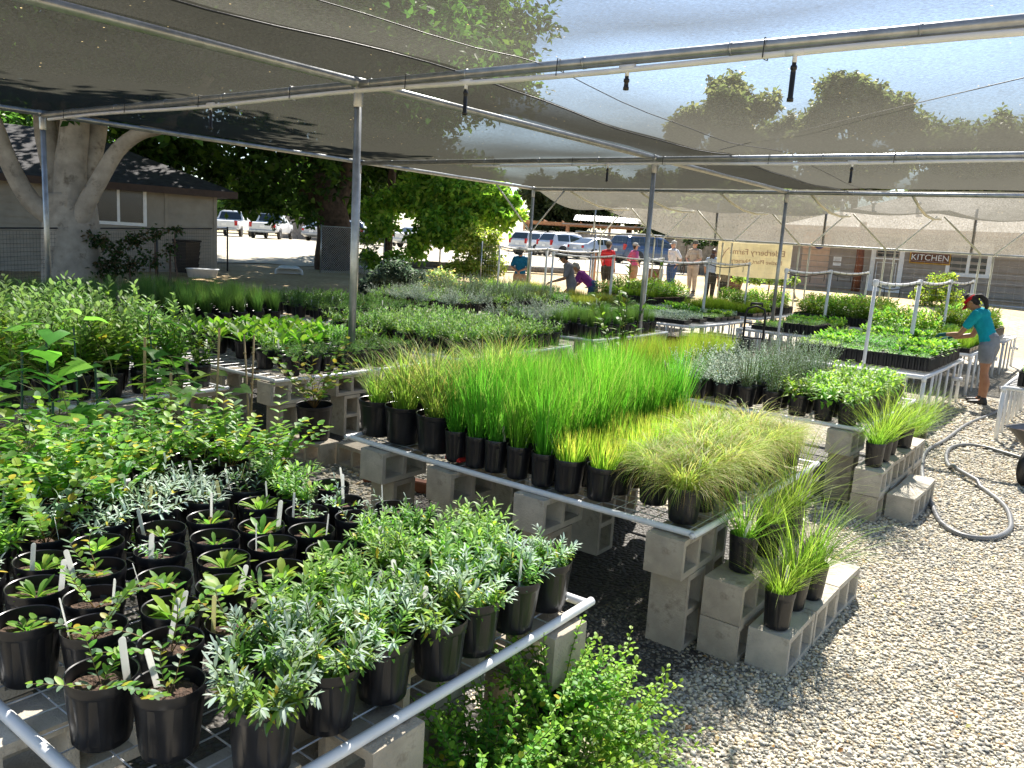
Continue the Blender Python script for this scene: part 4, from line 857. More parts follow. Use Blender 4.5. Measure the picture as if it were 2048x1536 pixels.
# left row benches
pot_grid([-5.78 - .215 * i for i in range(11)], 2.18, 3.62, .235, 'the left bench', lambda x, y, r, k: 'tall_leafy', 'tall broad leaved plants on the left bench', 0, hexed=True)
pot_grid([-5.80, -6.0, -6.2], 4.5, 5.95, .2, 'the feathery pot bench', lambda x, y, r, k: 'yarrow', 'feathery herbs beside the pipe post', .2)
pot_grid([-6.44 - .195 * i for i in range(8)], 4.7, 5.95, .2, 'the bright leaf bench', lambda x, y, r, k: 'plantain' if r > 0 else RND.choice(['plantain', 'herb']), 'bright broad leaves behind the feathery pots', .25)
pot_grid([-5.80 - .2 * i for i in range(11)], 6.7, 8.65, .215, 'the grey herb bench', lambda x, y, r, k: 'herb' if r > 1 or y > 7.6 else RND.choice(['herb', 'monkeyflower', 'yarrow']), 'leafy herbs on the grey herb bench', .2)
pot_grid([-6.0 - .215 * i for i in range(9)], 9.8, 11.8, .235, 'the soft grey bench', lambda x, y, r, k: ('dark_grass' if r < 4 else RND.choice(['white_leaf', 'herb', 'grey_sprig'])), 'soft grey pots beyond the herb bench', 0, scale=lambda k: .6 if k == 'dark_grass' else 1.)
pot_grid([-9.12 - .24 * i for i in range(10)], 2.75, 6.85, .25, 'the dark grass bench', lambda x, y, r, k: 'dark_grass', 'dark grasses near the left canopy post', 0, scale=lambda k: .72)
pot_grid([-9.12 - .26 * i for i in range(9)], 7.6, 9.6, .25, 'the shaded bench', lambda x, y, r, k: 'yarrow', 'low feathery pots in the tree shade', .35, scale=lambda k: 1.3)
pot_grid([-9.15 - .3 * i for i in range(8)], 10.35, 13.9, .32, 'the mixed shrub bench', lambda x, y, r, k: ('fuchsia' if y > 11.6 else 'white_leaf') if RND.random() < .55 else 'herb', 'mixed shrubs beneath the hanging branches', 0, scale=lambda k: 1.05)
# red tray on the rush bench edge, red wood piece
b = MB(); b.box((0, 0, .012), (.12, .09, .02), bev=.004)
for k in range(5): b.box((-.05 + k * .025, 0, .026), (.008, .09, .008))
tag(b.build('plastic_tray', M['red_plastic'], None, False, (-3.0, 3.52, ZP)), 'small red slatted tray lying on the wire at the rush bench edge', 'tray')
b = MB(); b.box((0, 0, .05), (.75, .09, .09), bev=.01); tag(b.build('timber', M['cedar'], None, False, (-4.15, 4.3, 0), .25), 'short reddish timber lying on the gravel under the rush bench corner', 'timber')
# hose
pts = [(-1.5, 15.6), (-1.2, 13.2), (-1.36, 11.4), (-1.40, 10.0), (-1.44, 9.2), (-1.33, 8.4), (-1.14, 7.55), (-.98, 7.0), (-.86, 6.65), (-.70, 6.47), (-.54, 6.55), (-.46, 6.8), (-.46, 7.1), (-.56, 7.6), (-.80, 8.1), (-1.08, 8.55), (-1.22, 9.0), (-1.28, 9.6), (-1.18, 9.95), (-1.0, 10.0), (-.84, 9.9), (-.62, 9.75), (-.4, 9.6), (.2, 9.5)]
def spline(P, n=8):
    out = []
    for i in range(len(P) - 1):
        p0, p1, p2, p3 = V(P[max(i - 1, 0)]), V(P[i]), V(P[i + 1]), V(P[min(i + 2, len(P) - 1)])
        for k in range(n):
            t = k / n; out.append(.5 * (2 * p1 + (p2 - p0) * t + (2 * p0 - 5 * p1 + 4 * p2 - p3) * t * t + (3 * p1 - p0 - 3 * p2 + p3) * t ** 3))
    return out + [V(P[-1])]
sp = spline([(x, y, .024) for x, y in pts]); h3 = []
for i, p in enumerate(sp): h3.append(V((p.x, p.y, .024 + (.035 if 112 < i < 122 else 0))))
b = MB(); b.tube(h3, .0195, 10); tag(b.build('garden_hose', M['hose'], None, True), 'grey garden hose looping across the gravel aisle', 'hose')
# ---------------------------------------------------------------- white pipe tables, seedling trays, overhead frames
def pvc_table(x0, x1, y0, y1, z, label):
    t = thing('pipe_table', label, 'table', (0, 0, 0), group='white pipe tables')
    for a, c in (((x0, y0, z), (x1, y0, z)), ((x0, y1, z), (x1, y1, z)), ((x0, y0, z), (x0, y1, z)), ((x1, y0, z), (x1, y1, z))):
        b = MB(); b.tube([a, V(a).lerp(V(c), .5) - V((0, 0, .008)), c], .024, 10); b.build('rail', M['pvc'], t, True)
    b = MB(); n = int((y1 - y0) / .16)
    for k in range(1, n): y = y0 + (y1 - y0) * k / n; b.tube([(x0, y, z - .002), (x1, y, z - .002)], .009, 6, caps=False)
    b.build('slats', M['pvc_far'], t)
    ny = max(2, int(round((y1 - y0) / .56)))
    for x in (x0, (x0 + x1) / 2, x1):
        for k in range(ny + 1):
            y = y0 + (y1 - y0) * k / ny; b = MB(); b.tube([(x, y, ground(x, y)), (x, y, z - .012)], .017 if 0 < k < ny else .024, 8)
            if k in (0, ny): b.tube([(x, y, z - .05), (x, y, z + .012)], .030, 8)
            b.build('leg', M['pvc'], t, True)
    for k in (1, 3):
        nx = 4; x = x0 + (x1 - x0) * k / nx; b = MB(); b.tube([(x, y0, 0), (x, y0, z - .012)], .017, 8); b.build('leg', M['pvc'], t, True)
    b = MB(); b.tube([(x1 + .0, y0 + (y1 - y0) * .75, .42), (x1 + .10, y0 + (y1 - y0) * .75, .42)], .028, 10); b.tube([(x1 + .10, y0 + (y1 - y0) * .75, .42), (x1 + .13, y0 + (y1 - y0) * .75, .42)], .036, 10); b.build('drain_cap', M['pvc'], t, True)
    return t
def frame(x, ys, ztop, label):
    t = thing('mist_frame', label, 'pipe frame', (x, ys[0], 0), group='overhead mist frames above the tables')
    y0 = ys[0]
    for i, y in enumerate(ys):
        b = MB(); b.tube([(0, y - y0, ground(x, y)), (.02, y - y0, ztop)], .029 if i % 2 else .022, 10); b.lathe([(.033, ztop - .05), (.036, ztop - .04), (.036, ztop + .02), (.02, ztop + .03)], 10, (.02, y - y0, 0)); b.build('post', M['pvc'], t, True)
    b = MB(); P = []
    for i in range(len(ys) - 1):
        for k in range(6): u = k / 6; P.append((.02, ys[i] + (ys[i + 1] - ys[i]) * u - y0, ztop - .045 * 4 * u * (1 - u)))
    P.append((.02, ys[-1] - y0, ztop)); b.tube(P, .020, 8); b.build('top_pipe', M['pvc'], t, True)
    b = MB()
    for p in P:
        b.tube([(p[0] - .02, p[1] + .1, p[2] - .024), (p[0] - .02, p[1] + .1, p[2] + .024), (p[0] + .02, p[1] + .1, p[2] + .024), (p[0] + .02, p[1] + .1, p[2] - .024), (p[0] - .02, p[1] + .1, p[2] - .024)], .004, 4)
    b.tube([(p[0] + .01, p[1], p[2] - .05 - .02 * math.sin(i)) for i, p in enumerate(P)], .009, 6)
    for p in P[1:-1:2]: b.tube([(p[0] + .01, p[1], p[2] - .05), (p[0] + .01, p[1] + .015, p[2] - .12), (p[0] + .01, p[1], p[2] - .17)], .006, 5)
    b.build('mist_hose', M['black_rubber'], t); return t
def tray_mesh(h):
    b = MB(); lx, ly = .53, .27
    b.box((0, -ly / 2, h / 2), (lx, .006, h)); b.box((0, ly / 2, h / 2), (lx, .006, h)); b.box((-lx / 2, 0, h / 2), (.006, ly - .006, h)); b.box((lx / 2, 0, h / 2), (.006, ly - .006, h))
    b.box((0, 0, h * .82), (lx - .006, ly - .006, .004))
    for y in (-ly / 2 - .004, ly / 2 + .004): b.box((0, y, h - .005), (lx + .02, .012, .009))
    for x in (-lx / 2 - .004, lx / 2 + .004): b.box((x, 0, h - .005), (.012, ly, .009))
    if h > .15:
        for k in range(8): b.tube([(-lx / 2 + .035 + k * .066, -ly / 2 - .008, .0), (-lx / 2 + .035 + k * .066, -ly / 2 - .008, h - .02)], .022, 7)
        for k in range(4): b.tube([(lx / 2 + .008, -ly / 2 + .035 + k * .066, .0), (lx / 2 + .008, -ly / 2 + .035 + k * .066, h - .02)], .022, 7)
    else:
        for k in range(9): b.box((-lx / 2 + .03 + k * .058, -ly / 2 - .006, h * .45), (.012, .006, h * .7))
    return b.mesh('tray', M['tray_plastic'])
TRAY = {.07: tray_mesh(.07), .17: tray_mesh(.17)}
def seedmix(seed, n, f):
    r = random.Random(seed); b = start()
    for i in range(n):
        x, y = r.uniform(-.25, .25), r.uniform(-.12, .12); f(b, V((x, y, 0)), r)
    return b
def s_leafy(L0, W0, cols, k0, hh):
    def f(b, p, r):
        h = hh * r.uniform(.5, 1.15)
        for k in range(k0):
            t = (k + 1) / k0; az = k * 2.4 + r.uniform(-.6, .6); el = .2 + .9 * t; d = V((math.cos(az) * math.cos(el), math.sin(az) * math.cos(el), math.sin(el)))
            sleaf(b, p + V((0, 0, h * t)), d, L0 * r.uniform(.6, 1.2), W0, jit(cols[r.randrange(len(cols))], .2, r), .5)
    return f
def s_grass(L0, c0, c1):
    def f(b, p, r):
        for k in range(7): blade(b, p, r.uniform(0, 6.28), r.uniform(0, .4), L0 * r.uniform(.6, 1.1), .004, jit(c0, .1, r), jit(c1, .2, r), r.uniform(.1, .7), 3, r)
    return f
SEED = {'greens': ('leaf', [seedmix(s, 60, s_leafy(.075, .034, [LIME, MID, GREEN], 8, .10)) for s in (1, 2, 3)], 'leafy bright green seedlings'),
        'small': ('leaf', [seedmix(s, 80, s_leafy(.035, .02, [MID, GREY, LIME], 6, .06)) for s in (4, 5, 6)], 'small grey green seedlings'),
        'silver': ('silver_leaf', [seedmix(s, 80, s_leafy(.04, .018, [SILV, GREY], 6, .07)) for s in (7, 8)], 'silvery seedlings'),
        'grass': ('grass_blade', [seedmix(s, 90, s_grass(.26, (.08, .18, .015), (.22, .33, .04))) for s in (9, 10)], 'bright grass seedlings'),
        'goldgrass': ('grass_blade', [seedmix(s, 90, s_grass(.22, (.12, .18, .02), (.32, .33, .07))) for s in (11, 12)], 'golden green grass seedlings'),
        'tall': ('leaf', [seedmix(s, 42, s_leafy(.08, .036, [LIME, MID, (.25, .3, .05)], 13, .32)) for s in (13, 14, 15)], 'tall leafy seedlings'),
        'herb': ('leaf', [seedmix(s, 70, s_leafy(.055, .02, [MID, GREEN, GREY], 9, .12)) for s in (16, 17)], 'low green seedlings')}
SMESH = {k: [g.mesh('seedlings', M[m], True) for g in gs] for k, (m, gs, d) in SEED.items()}
TSH = {'greens': 'leafy green', 'small': 'small seedling', 'silver': 'silvery seedling', 'grass': 'bright grass', 'goldgrass': 'golden grass', 'tall': 'tall seedling', 'herb': 'low green'}
tn = 0
def tray(x, y, z, kd, deep, label, group, rz=0., tags=False):
    global tn
    t = thing('seedling_tray', label, 'seedling tray', (x, y, z), rz + RND.gauss(0, .02), group); h = .17 if deep else .07
    obj('tray', TRAY[h], t); f = obj('seedlings', SMESH[kd][tn % len(SMESH[kd])], t, (0, 0, h * .82), PI if RND.random() < .5 else 0); tn += 1
    q = RND.uniform(.8, 1.2); f.scale = (1, 1, q)
    if tags or RND.random() < .15:
        for k in range(RND.randrange(1, 4)):
            g = obj('plant_tag', TAGM[0], t, (RND.uniform(-.2, .2), RND.uniform(-.12, .1), h * .82 - .02), RND.uniform(0, 3)); g.rotation_euler[0] = RND.uniform(-.2, .2)
    return t
def fill(x0, x1, y0, y1, where, pick, zt=.645, dx=.56, dy=.30):
    nx = int((x1 - x0) / dx + .1); ny = int((y1 - y0) / dy + .1); ox = (x1 - x0 - nx * dx) / 2 + dx / 2
    for i in range(nx):
        for j in range(ny):
            x, y = x1 - ox - i * dx, y0 + .17 + j * (y1 - y0 - .04) / ny; kd, deep = pick(i, j, x, y)
            if kd: tray(x, y, zt, kd, deep, '%s tray, %s from front, %s row from right on %s' % (TSH[kd], ORD[j], ORD[i], where), 'seedling trays on %s' % where)
ZT = .62
pvc_table(-3.5, -1.79, 10.54, 13.2, ZT, 'white pipe table with leafy trays, beside the bending woman')
pvc_table(-3.5, -1.80, 14.1, 17.0, ZT, 'white pipe table behind the bending woman with bucket on it')
pvc_table(-5.5, -3.94, 14.0, 16.4, ZT, 'white pipe table of low trays behind the dark green crate')
pvc_table(-8.05, -6.02, 13.25, 16.0, ZT, 'white pipe table of silvery trays behind the thick pipe post')
pvc_table(-5.6, -3.9, 17.1, 19.4, ZT, 'white pipe table of tall seedlings before the banner fence')
pvc_table(-8.1, -6.15, 16.7, 19.4, ZT, 'white pipe table of bright grass trays behind the silvery trays')
pvc_table(-10.7, -8.8, 14.3, 16.6, ZT, 'white pipe table in front of the stooping grey shirt man')
pvc_table(-10.7, -8.8, 17.2, 19.4, ZT, 'white pipe table in front of the red shirt visitor')
pvc_table(-13.3, -11.4, 15.5, 17.4, ZT, 'white pipe table in front of the blue shirt woman')
pvc_table(-3.3, -1.75, 17.6, 19.5, ZT, 'white pipe table beyond the white bucket')
pvc_table(-.98, .9, 10.65, 13.2, ZT, 'white pipe table at the right edge of the photo')
pvc_table(-.9, 1.0, 15.6, 19.2, ZT, 'white pipe table of grey shrubs at far right')
frame(-2.5, [10.56, 13.15, 15.67, 18.2], 1.70, 'white pipe frame over the leafy tray table beside the woman')
frame(-4.75, [13.95, 16.52, 19.37], 1.72, 'white pipe frame over the low tray table by the pipe post')
frame(-7.0, [13.2, 15.8, 18.05], 1.75, 'white pipe frame over the silvery tray table')
frame(-9.8, [14.25, 16.75, 19.3], 1.72, 'white pipe frame over the table of the stooping gardeners')
frame(-12.3, [15.6, 17.6, 20.2], 1.78, 'white pipe frame over the blue shirt woman\'s table')
fill(-3.5, -1.84, 10.95, 13.15, 'the table beside the woman', lambda i, j, x, y: (('greens' if i == 0 and j > 0 else 'small' if j < 2 else RND.choice(['greens', 'herb'])), True))
fill(-3.5, -1.84, 14.15, 16.9, 'the table behind the woman', lambda i, j, x, y: ((None, 0) if i == 0 and j > 4 else (('grass' if i == 0 else RND.choice(['tall', 'greens', 'herb'])), i > 0)))
fill(-5.5, -3.98, 14.05, 16.35, 'the low tray table', lambda i, j, x, y: (('greens' if j > 4 else 'small'), i == 0 and j < 3))
fill(-8.05, -6.04, 13.3, 15.95, 'the silvery tray table', lambda i, j, x, y: ((None, 0) if i == 0 and j in (1, 2, 3) and j != 2 else (('silver' if j < 2 else RND.choice(['greens', 'silver', 'small'])), False)))
fill(-5.6, -3.9, 17.15, 19.35, 'the tall seedling table', lambda i, j, x, y: ('tall', True))
fill(-8.1, -6.15, 16.75, 19.35, 'the grass tray table', lambda i, j, x, y: (('tall' if j > 5 else RND.choice(['grass', 'goldgrass']) if i > 1 or j < 3 else RND.choice(['tall', 'greens'])), i < 2 and j > 3))
fill(-10.7, -8.8, 14.35, 16.55, 'the gardeners\' table', lambda i, j, x, y: (RND.choice(['herb', 'small', 'goldgrass']), False))
fill(-10.7, -8.8, 17.25, 19.35, 'the visitors\' table', lambda i, j, x, y: (RND.choice(['tall', 'grass', 'tall']), True))
fill(-13.3, -11.4, 15.55, 17.35, 'the blue shirt woman\'s table', lambda i, j, x, y: (RND.choice(['goldgrass', 'herb', 'grass']), False))
fill(-3.3, -1.75, 17.65, 19.45, 'the farthest table', lambda i, j, x, y: (RND.choice(['tall', 'tall', 'greens']), True))
fill(-.98, .9, 10.7, 13.1, 'the edge table', lambda i, j, x, y: (('small', True) if j < 3 or i > 0 else (None, 0)))
pg([-.75, -.4, -.05, .3, .65], 15.8, 19., .34, 'the far right table', lambda x, y, r, k: 'fuchsia', 'airy grey shrubs on the far right table', 0, z=.645, scale=1.1)
# white bucket
t = thing('bucket', 'white plastic bucket standing on the table behind the bending woman', 'bucket', (-2.0, 16.35, .645))
b = MB(); b.lathe([(.001, 0), (.125, 0), (.14, .3), (.148, .30), (.148, .33), (.143, .36), (.15, .365), (.15, .385), (.138, .385), (.122, .02), (.001, .02)], 24); b.build('body', M['white_plastic'], t, True)
b = MB(); b.tube([(-.152, 0, .34), (-.15, -.08, .26), (-.1, -.16, .16), (0, -.19, .12), (.1, -.16, .16), (.15, -.08, .26), (.152, 0, .34)], .004, 6); b.build('handle', M['galv_wire'], t)
# green garden cart and black hand truck in the gap before the low tray table
t = thing('garden_crate', 'dark green slatted crate on the gravel before the low tray table', 'crate', (-5.55, 13.2, 0), .15)
b = MB()
for z in (.08, .2, .32): b.box((0, -.32, z), (1.0, .02, .09), bev=.004); b.box((0, .32, z), (1.0, .02, .09), bev=.004); b.box((-.5, 0, z), (.02, .62, .09), bev=.004); b.box((.5, 0, z), (.02, .62, .09), bev=.004)
b.box((0, 0, .03), (.98, .62, .012)); b.build('box', M['green_crate'], t)
b = MB()
for x in (-.49, .49):
    for y in (-.31, .31): b.box((x, y, .25), (.035, .035, .5), bev=.004)
b.tube([(-.49, -.31, .5), (.49, -.31, .5), (.49, .31, .5), (-.49, .31, .5), (-.49, -.31, .5)], .013, 6); b.build('frame', M['green_crate'], t)
t = thing('hand_truck', 'black two wheeled hand truck standing before the low tray table', 'hand truck', (-5.0, 13.45, 0), .4)
b = MB(); b.tube([(-.16, 0, .12), (-.16, -.1, .95), (-.13, -.13, 1.05), (0, -.15, 1.1), (.13, -.13, 1.05), (.16, -.1, .95), (.16, 0, .12)], .018, 8)
for z in (.3, .55, .8): b.tube([(-.16, -.1 * z, z), (.16, -.1 * z, z)], .012, 6)
b.tube([(-.09, -.14, 1.1), (-.09, -.17, 1.14), (.09, -.17, 1.14), (.09, -.14, 1.1)], .02, 8); b.build('frame', M['iron'], t, True)
b = MB(); b.box((0, .12, .04), (.4, .24, .012)); b.build('toe_plate', M['iron'], t)
for x in (-.2, .2):
    b = MB(); b.lathe([(.02, -.025), (.1, -.025), (.125, -.015), (.125, .015), (.1, .025), (.02, .025)], 20)
    o = b.build('wheel', M['black_rubber'], t, True, (x, -.03, .126)); o.rotation_euler = (0, PI / 2, 0)
# terracotta pots beneath the silvery tray table
for k, (x, y, s_) in enumerate(((-6.35, 13.9, 1.), (-6.9, 14.3, .8))):
    b = MB(); b.lathe([(.001, 0), (.12 * s_, 0), (.18 * s_, .28 * s_), (.2 * s_, .28 * s_), (.205 * s_, .36 * s_), (.185 * s_, .36 * s_), (.17 * s_, .3 * s_), (.12 * s_, .03), (.001, .03)], 24)
    tag(b.build('clay_pot', M['terracotta'], None, True, (x, y, 0)), ('larger' if k == 0 else 'smaller') + ' empty terracotta pot under the silvery tray table', 'pot', 'terracotta pots')
# wheelbarrow at the right edge
t = thing('wheelbarrow', 'black wheelbarrow heaped with dark soil, cut by the right edge', 'wheelbarrow', (-.24, 9.2, 0), -1.95)
b = MB(); lo = [(-.30, -.22), (.30, -.22), (.30, .22), (-.30, .22)]; hi = [(-.50, -.36), (.52, -.36), (.52, .36), (-.50, .36)]
def rr(P, z, k=5, q=.1):
    out = []
    for i, p in enumerate(P):
        a, c = V((*P[i - 1], z)), V((*P[(i + 1) % 4], z)); p = V((*p, z))
        s0, s1 = p + (a - p).normalized() * q, p + (c - p).normalized() * q
        for j in range(k): u = j / (k - 1); out.append((s0.lerp(p, u)).lerp(p.lerp(s1, u), u))
    return out
r0, r1, r2, r3 = rr(lo, .20), rr(hi, .47), rr([(x * 1.05, y * 1.06) for x, y in hi], .475), rr([(x * .96, y * .95) for x, y in hi], .465); n = len(r0)
r4 = rr([(x * .93, y * .92) for x, y in lo], .22)
b.add(r0 + r1 + r2 + r3 + r4, [(k * n + i, k * n + (i + 1) % n, (k + 1) * n + (i + 1) % n, (k + 1) * n + i) for k in range(4) for i in range(n)] + [tuple(range(n))[::-1], tuple(range(4 * n, 5 * n))]); b.build('tub', M['black_plastic'], t, True)
b = MB(); b.add([(x * .9, y * .88, .42 + (.09 if abs(x) < .2 and abs(y) < .2 else .0) + .03 * math.sin(9 * x + 7 * y)) for y in span(-.34, .34, .08) for x in span(-.48, .5, .08)], [(j * 13 + i, j * 13 + i + 1, (j + 1) * 13 + i + 1, (j + 1) * 13 + i) for j in range(8) for i in range(12)] if len(span(-.48, .5, .08)) == 13 else []); b.build('soil', M['soil'], t, True)
for sy in (-1, 1):
    b = MB(); b.tube([(.72, sy * .06, .17), (.3, sy * .2, .19), (-.5, sy * .3, .30), (-1.0, sy * .33, .42)], .02, 6); b.build('handle', M['wood'], t, True)
    b = MB(); b.tube([(-.3, sy * .27, .25), (-.42, sy * .28, .02), (-.24, sy * .28, .01), (-.15, sy * .26, .22)], .014, 6); b.build('leg', M['iron'], t, True)
b = MB(); b.lathe([(.03, -.04), (.13, -.045), (.18, -.03), (.18, .03), (.13, .045), (.03, .04)], 20); o = b.build('wheel', M['black_rubber'], t, True, (.66, 0, .18)); o.rotation_euler = (PI / 2, 0, 0)
# ---------------------------------------------------------------- house at the left
def siding(b, A, B, z0, z1, step=.16, d=.016, nrm=None):
    """Lapped boards from A to B between heights z0 and z1."""
    A, B = V((*A, 0)), V((*B, 0)); n_ = nrm if nrm else (B - A).normalized().cross(V((0, 0, 1)))
    k = max(1, int((z1 - z0) / step))
    for i in range(k):
        a, c = z0 + (z1 - z0) * i / k, z0 + (z1 - z0) * (i + 1) / k; o = n_ * d
        b.quad(A + o + V((0, 0, a)), B + o + V((0, 0, a)), B + V((0, 0, c)), A + V((0, 0, c))); b.quad(A + V((0, 0, a)), B + V((0, 0, a)), B + o + V((0, 0, a)), A + o + V((0, 0, a)))
def wframe(b, c, u, n_, w_, h_, t=.07, mull=True, dep=.05):
    """White window frame boards around centre c, along u, facing n."""
    rot = Matrix((u, -n_, V((0, 0, 1)))).transposed()
    b.box(c + V((0, 0, h_ / 2 + t / 2)), (w_ + 2 * t, dep, t), rot=rot); b.box(c - V((0, 0, h_ / 2 + t / 2)), (w_ + 2 * t, dep, t), rot=rot)
    b.box(c + u * (w_ / 2 + t / 2), (t, dep, h_), rot=rot); b.box(c - u * (w_ / 2 + t / 2), (t, dep, h_), rot=rot)
    if mull: b.box(c, (t * .8, dep * .9, h_), rot=rot)
def pane(c, u, w_, h_):
    b = MB(); b.quad(c - u * (w_ / 2) - V((0, 0, h_ / 2)), c + u * (w_ / 2) - V((0, 0, h_ / 2)), c + u * (w_ / 2) + V((0, 0, h_ / 2)), c - u * (w_ / 2) + V((0, 0, h_ / 2))); return b
HC = V((-24.4, 15.75, 0)); HU = V((-.33, -.944, 0)).normalized(); HN = V((HU.y, -HU.x, 0)) * -1
if HN.x < 0: HN = -HN
HZ = .25; HE = 2.95
house = thing('house', 'beige wood sided house with dark shingle roof behind the big pale tree', 'house', (0, 0, 0))
A, B_ = HC, HC + HU * 13.5; back = -HN * 8.
b = MB(); siding(b, (B_.x, B_.y), (A.x, A.y), HZ - .1, HE, .2, .03, HN); siding(b, (A.x, A.y), ((A + back).x, (A + back).y), HZ - .1, HE, .19, .018, -HU)
b.quad(B_ + V((0, 0, 0)), B_ + back, B_ + back + V((0, 0, HE)), B_ + V((0, 0, HE))); b.quad(A + back, B_ + back, B_ + back + V((0, 0, HE)), A + back + V((0, 0, HE)))
b.build('wall', M['siding'], house)
b = MB(); E = .55; c = [A - HU * E + HN * E, B_ + HU * E + HN * E, B_ + HU * E + back - HN * E, A - HU * E + back - HN * E]; zr = HE + 1.75; r0 = A + back * .5 + HU * 3.6; r1 = B_ + back * .5 - HU * 3.6
c = [p + V((0, 0, HE - .02)) for p in c]; r0 = r0 + V((0, 0, zr)); r1 = r1 + V((0, 0, zr))
b.add(c + [r0, r1], [(0, 1, 5, 4), (1, 2, 5), (2, 3, 4, 5), (3, 0, 4)]); roof = b.build('roof', M['shingle_dark'], house)
b = MB()
for k in range(4):
    p, q = c[k], c[(k + 1) % 4]; b.quad(p - V((0, 0, .2)), q - V((0, 0, .2)), q + V((0, 0, .01)), p + V((0, 0, .01)))
b.add([p - V((0, 0, .18)) for p in c], [(0, 1, 2, 3)]); b.build('eaves', M['trim_brown'], house)
for k, (s0, w_) in enumerate(((2.95, 1.42),)):
    cc = HC + HU * s0 + HN * .03 + V((0, 0, HZ + 2.02)); b = MB(); wframe(b, cc, HU, HN, w_, 1.0, .10); f = b.build('window', M['white_trim'], house); pane(cc + HN * .002, HU, w_, 1.0).build('pane', M['glass'], f)
for s0 in (.04, 1.55): b = MB(); b.box(HC + HU * s0 + HN * .02 + V((0, 0, 1.6)), (.1, .05, 2.7), rot=Matrix((HU, -HN, V((0, 0, 1)))).transposed()); b.build('corner_board', M['siding'], house)
cc = HC + HU * 8.6 + HN * .04 + V((0, 0, 1.3)); b = MB(); b.box(cc, (.22, .06, 2.4), rot=Matrix((HU, -HN, V((0, 0, 1)))).transposed()); b.build('door_frame', M['trim_brown'], house)
cc = HC + HU * 7.9 + HN * .03 + V((0, 0, 1.75)); b = MB(); b.box(cc, (.75, .05, 1.15), rot=Matrix((HU, -HN, V((0, 0, 1)))).transposed()); b.build('notice_board', M['trim_brown'], house)
# ---------------------------------------------------------------- kitchen building at the right
KY = 33.; KZ = .84; KE = 3.22; K0, K1 = -13.4, 5.
kit = thing('kitchen_building', 'brown lap sided kitchen building with pale shingle roof', 'building', (0, 0, 0))
b = MB(); U = V((1, 0, 0)); NK = V((0, -1, 0))
siding(b, (K0, KY), (K1, KY), KZ - .3, KE, .21, .05, NK); b.quad(V((K0, KY, 0)), V((K0, KY + 8, 0)), V((K0, KY + 8, KE)), V((K0, KY, KE))); b.quad(V((K1, KY, 0)), V((K1, KY + 8, 0)), V((K1, KY + 8, KE)), V((K1, KY, KE))); b.quad(V((K0, KY + 8, 0)), V((K1, KY + 8, 0)), V((K1, KY + 8, KE)), V((K0, KY + 8, KE)))
b.build('wall', M['siding_brown'], kit)
c = [V((-11.2, KY - 1.1, KE - .0)), V((K1 + .6, KY - 1.1, KE)), V((K1 + .6, KY + 9, KE)), V((-11.2, KY + 9, KE))]; r0, r1 = V((-8.0, KY + 4, KE + 1.5)), V((K1 - 3, KY + 4, KE + 1.5))
b = MB(); b.add(c + [r0, r1], [(0, 1, 5, 4), (1, 2, 5), (2, 3, 4, 5), (3, 0, 4)]); rf = b.build('roof', M['shingle_pale'], kit)
for x, y in ((-9.6, KY + .9), (-8.6, KY + 1.6), (-6.9, KY + 1.2)):
    b = MB(); b.tube([(x, y, KE + .5), (x, y, KE + 1.05)], .06, 10); b.lathe([(.1, KE + 1.02), (.12, KE + 1.06), (.02, KE + 1.14)], 10, (x, y, 0)); b.build('vent_pipe', M['galv'], rf)
b = MB(); b.box((-3., KY - 1.1, KE - .09), (16.8, .04, .16)); b.add([p - V((0, 0, .012)) for p in (c[0], c[1], V((K1 + .6, KY, KE)), V((-11.2, KY, KE)))], [(0, 1, 2, 3)]); b.build('eaves', M['tan_panel'], kit)
# tan recessed doors, door, window
b = MB(); b.box((-10.1, KY - .03, KZ + 1.05), (1.05, .03, 2.3)); b.build('tan_door', M['tan_panel'], kit)
def door(x, w_):
    b = MB(); b.box((x - w_ / 2 - .08, KY - .04, KZ + 1.05), (.16, .06, 2.1)); b.box((x + w_ / 2 + .08, KY - .04, KZ + 1.05), (.16, .06, 2.1)); b.box((x, KY - .04, KZ + 2.16), (w_ + .32, .06, .12))
    d = b.build('door', M['white_trim'], kit)
    b = MB(); b.box((x, KY - .025, KZ + 1.05), (w_, .02, 2.1)); b.build('screen', M['siding_brown'], d)
    b = MB(); b.box((x, KY - .045, KZ + 1.30), (w_, .02, .05)); b.box((x, KY - .045, KZ + .12), (w_, .02, .24)); 
    for xx in (x - w_ / 2 + .08, x + w_ / 2 - .08): b.box((xx, KY - .05, KZ + .72), (.02, .015, .9))
    for zz in (KZ + .28, KZ + 1.15): b.box((x, KY - .05, zz), (w_ - .16, .015, .02))
    b.build('rails', M['white_trim'], d)
    pane(V((x, KY - .04, KZ + 1.68)), U, w_ - .1, .6).build('pane', M['glass'], d)
door(-7.45, .84)
cc = V((-4.75, KY - .03, KZ + 1.42)); b = MB(); wframe(b, cc, U, NK, 1.15, .95, .13); f = b.build('window', M['white_trim'], kit); pane(cc, U, 1.15, .95).build('pane', M['glass'], f)
def text(name, body, size, mat, loc, rot, parent=None, ext=.006, align='CENTER', flip=False):
    cu = bpy.data.curves.new(name, 'FONT'); cu.body = body; cu.size = size; cu.extrude = ext; cu.align_x = align; cu.align_y = 'CENTER'
    o = bpy.data.objects.new(name, cu); COL.objects.link(o); dg = bpy.context.evaluated_depsgraph_get(); me = bpy.data.meshes.new_from_object(o.evaluated_get(dg)); me.name = name
    bpy.data.objects.remove(o); me.materials.clear(); me.materials.append(mat)
    o = bpy.data.objects.new(name, me); COL.objects.link(o); o.parent = parent; o.location = loc; o.rotation_euler = rot; return o
t = thing('kitchen_sign', 'carved brown wooden sign with white KITCHEN lettering between door and window', 'sign', (-6.0, KY - .06, KZ + 1.41))
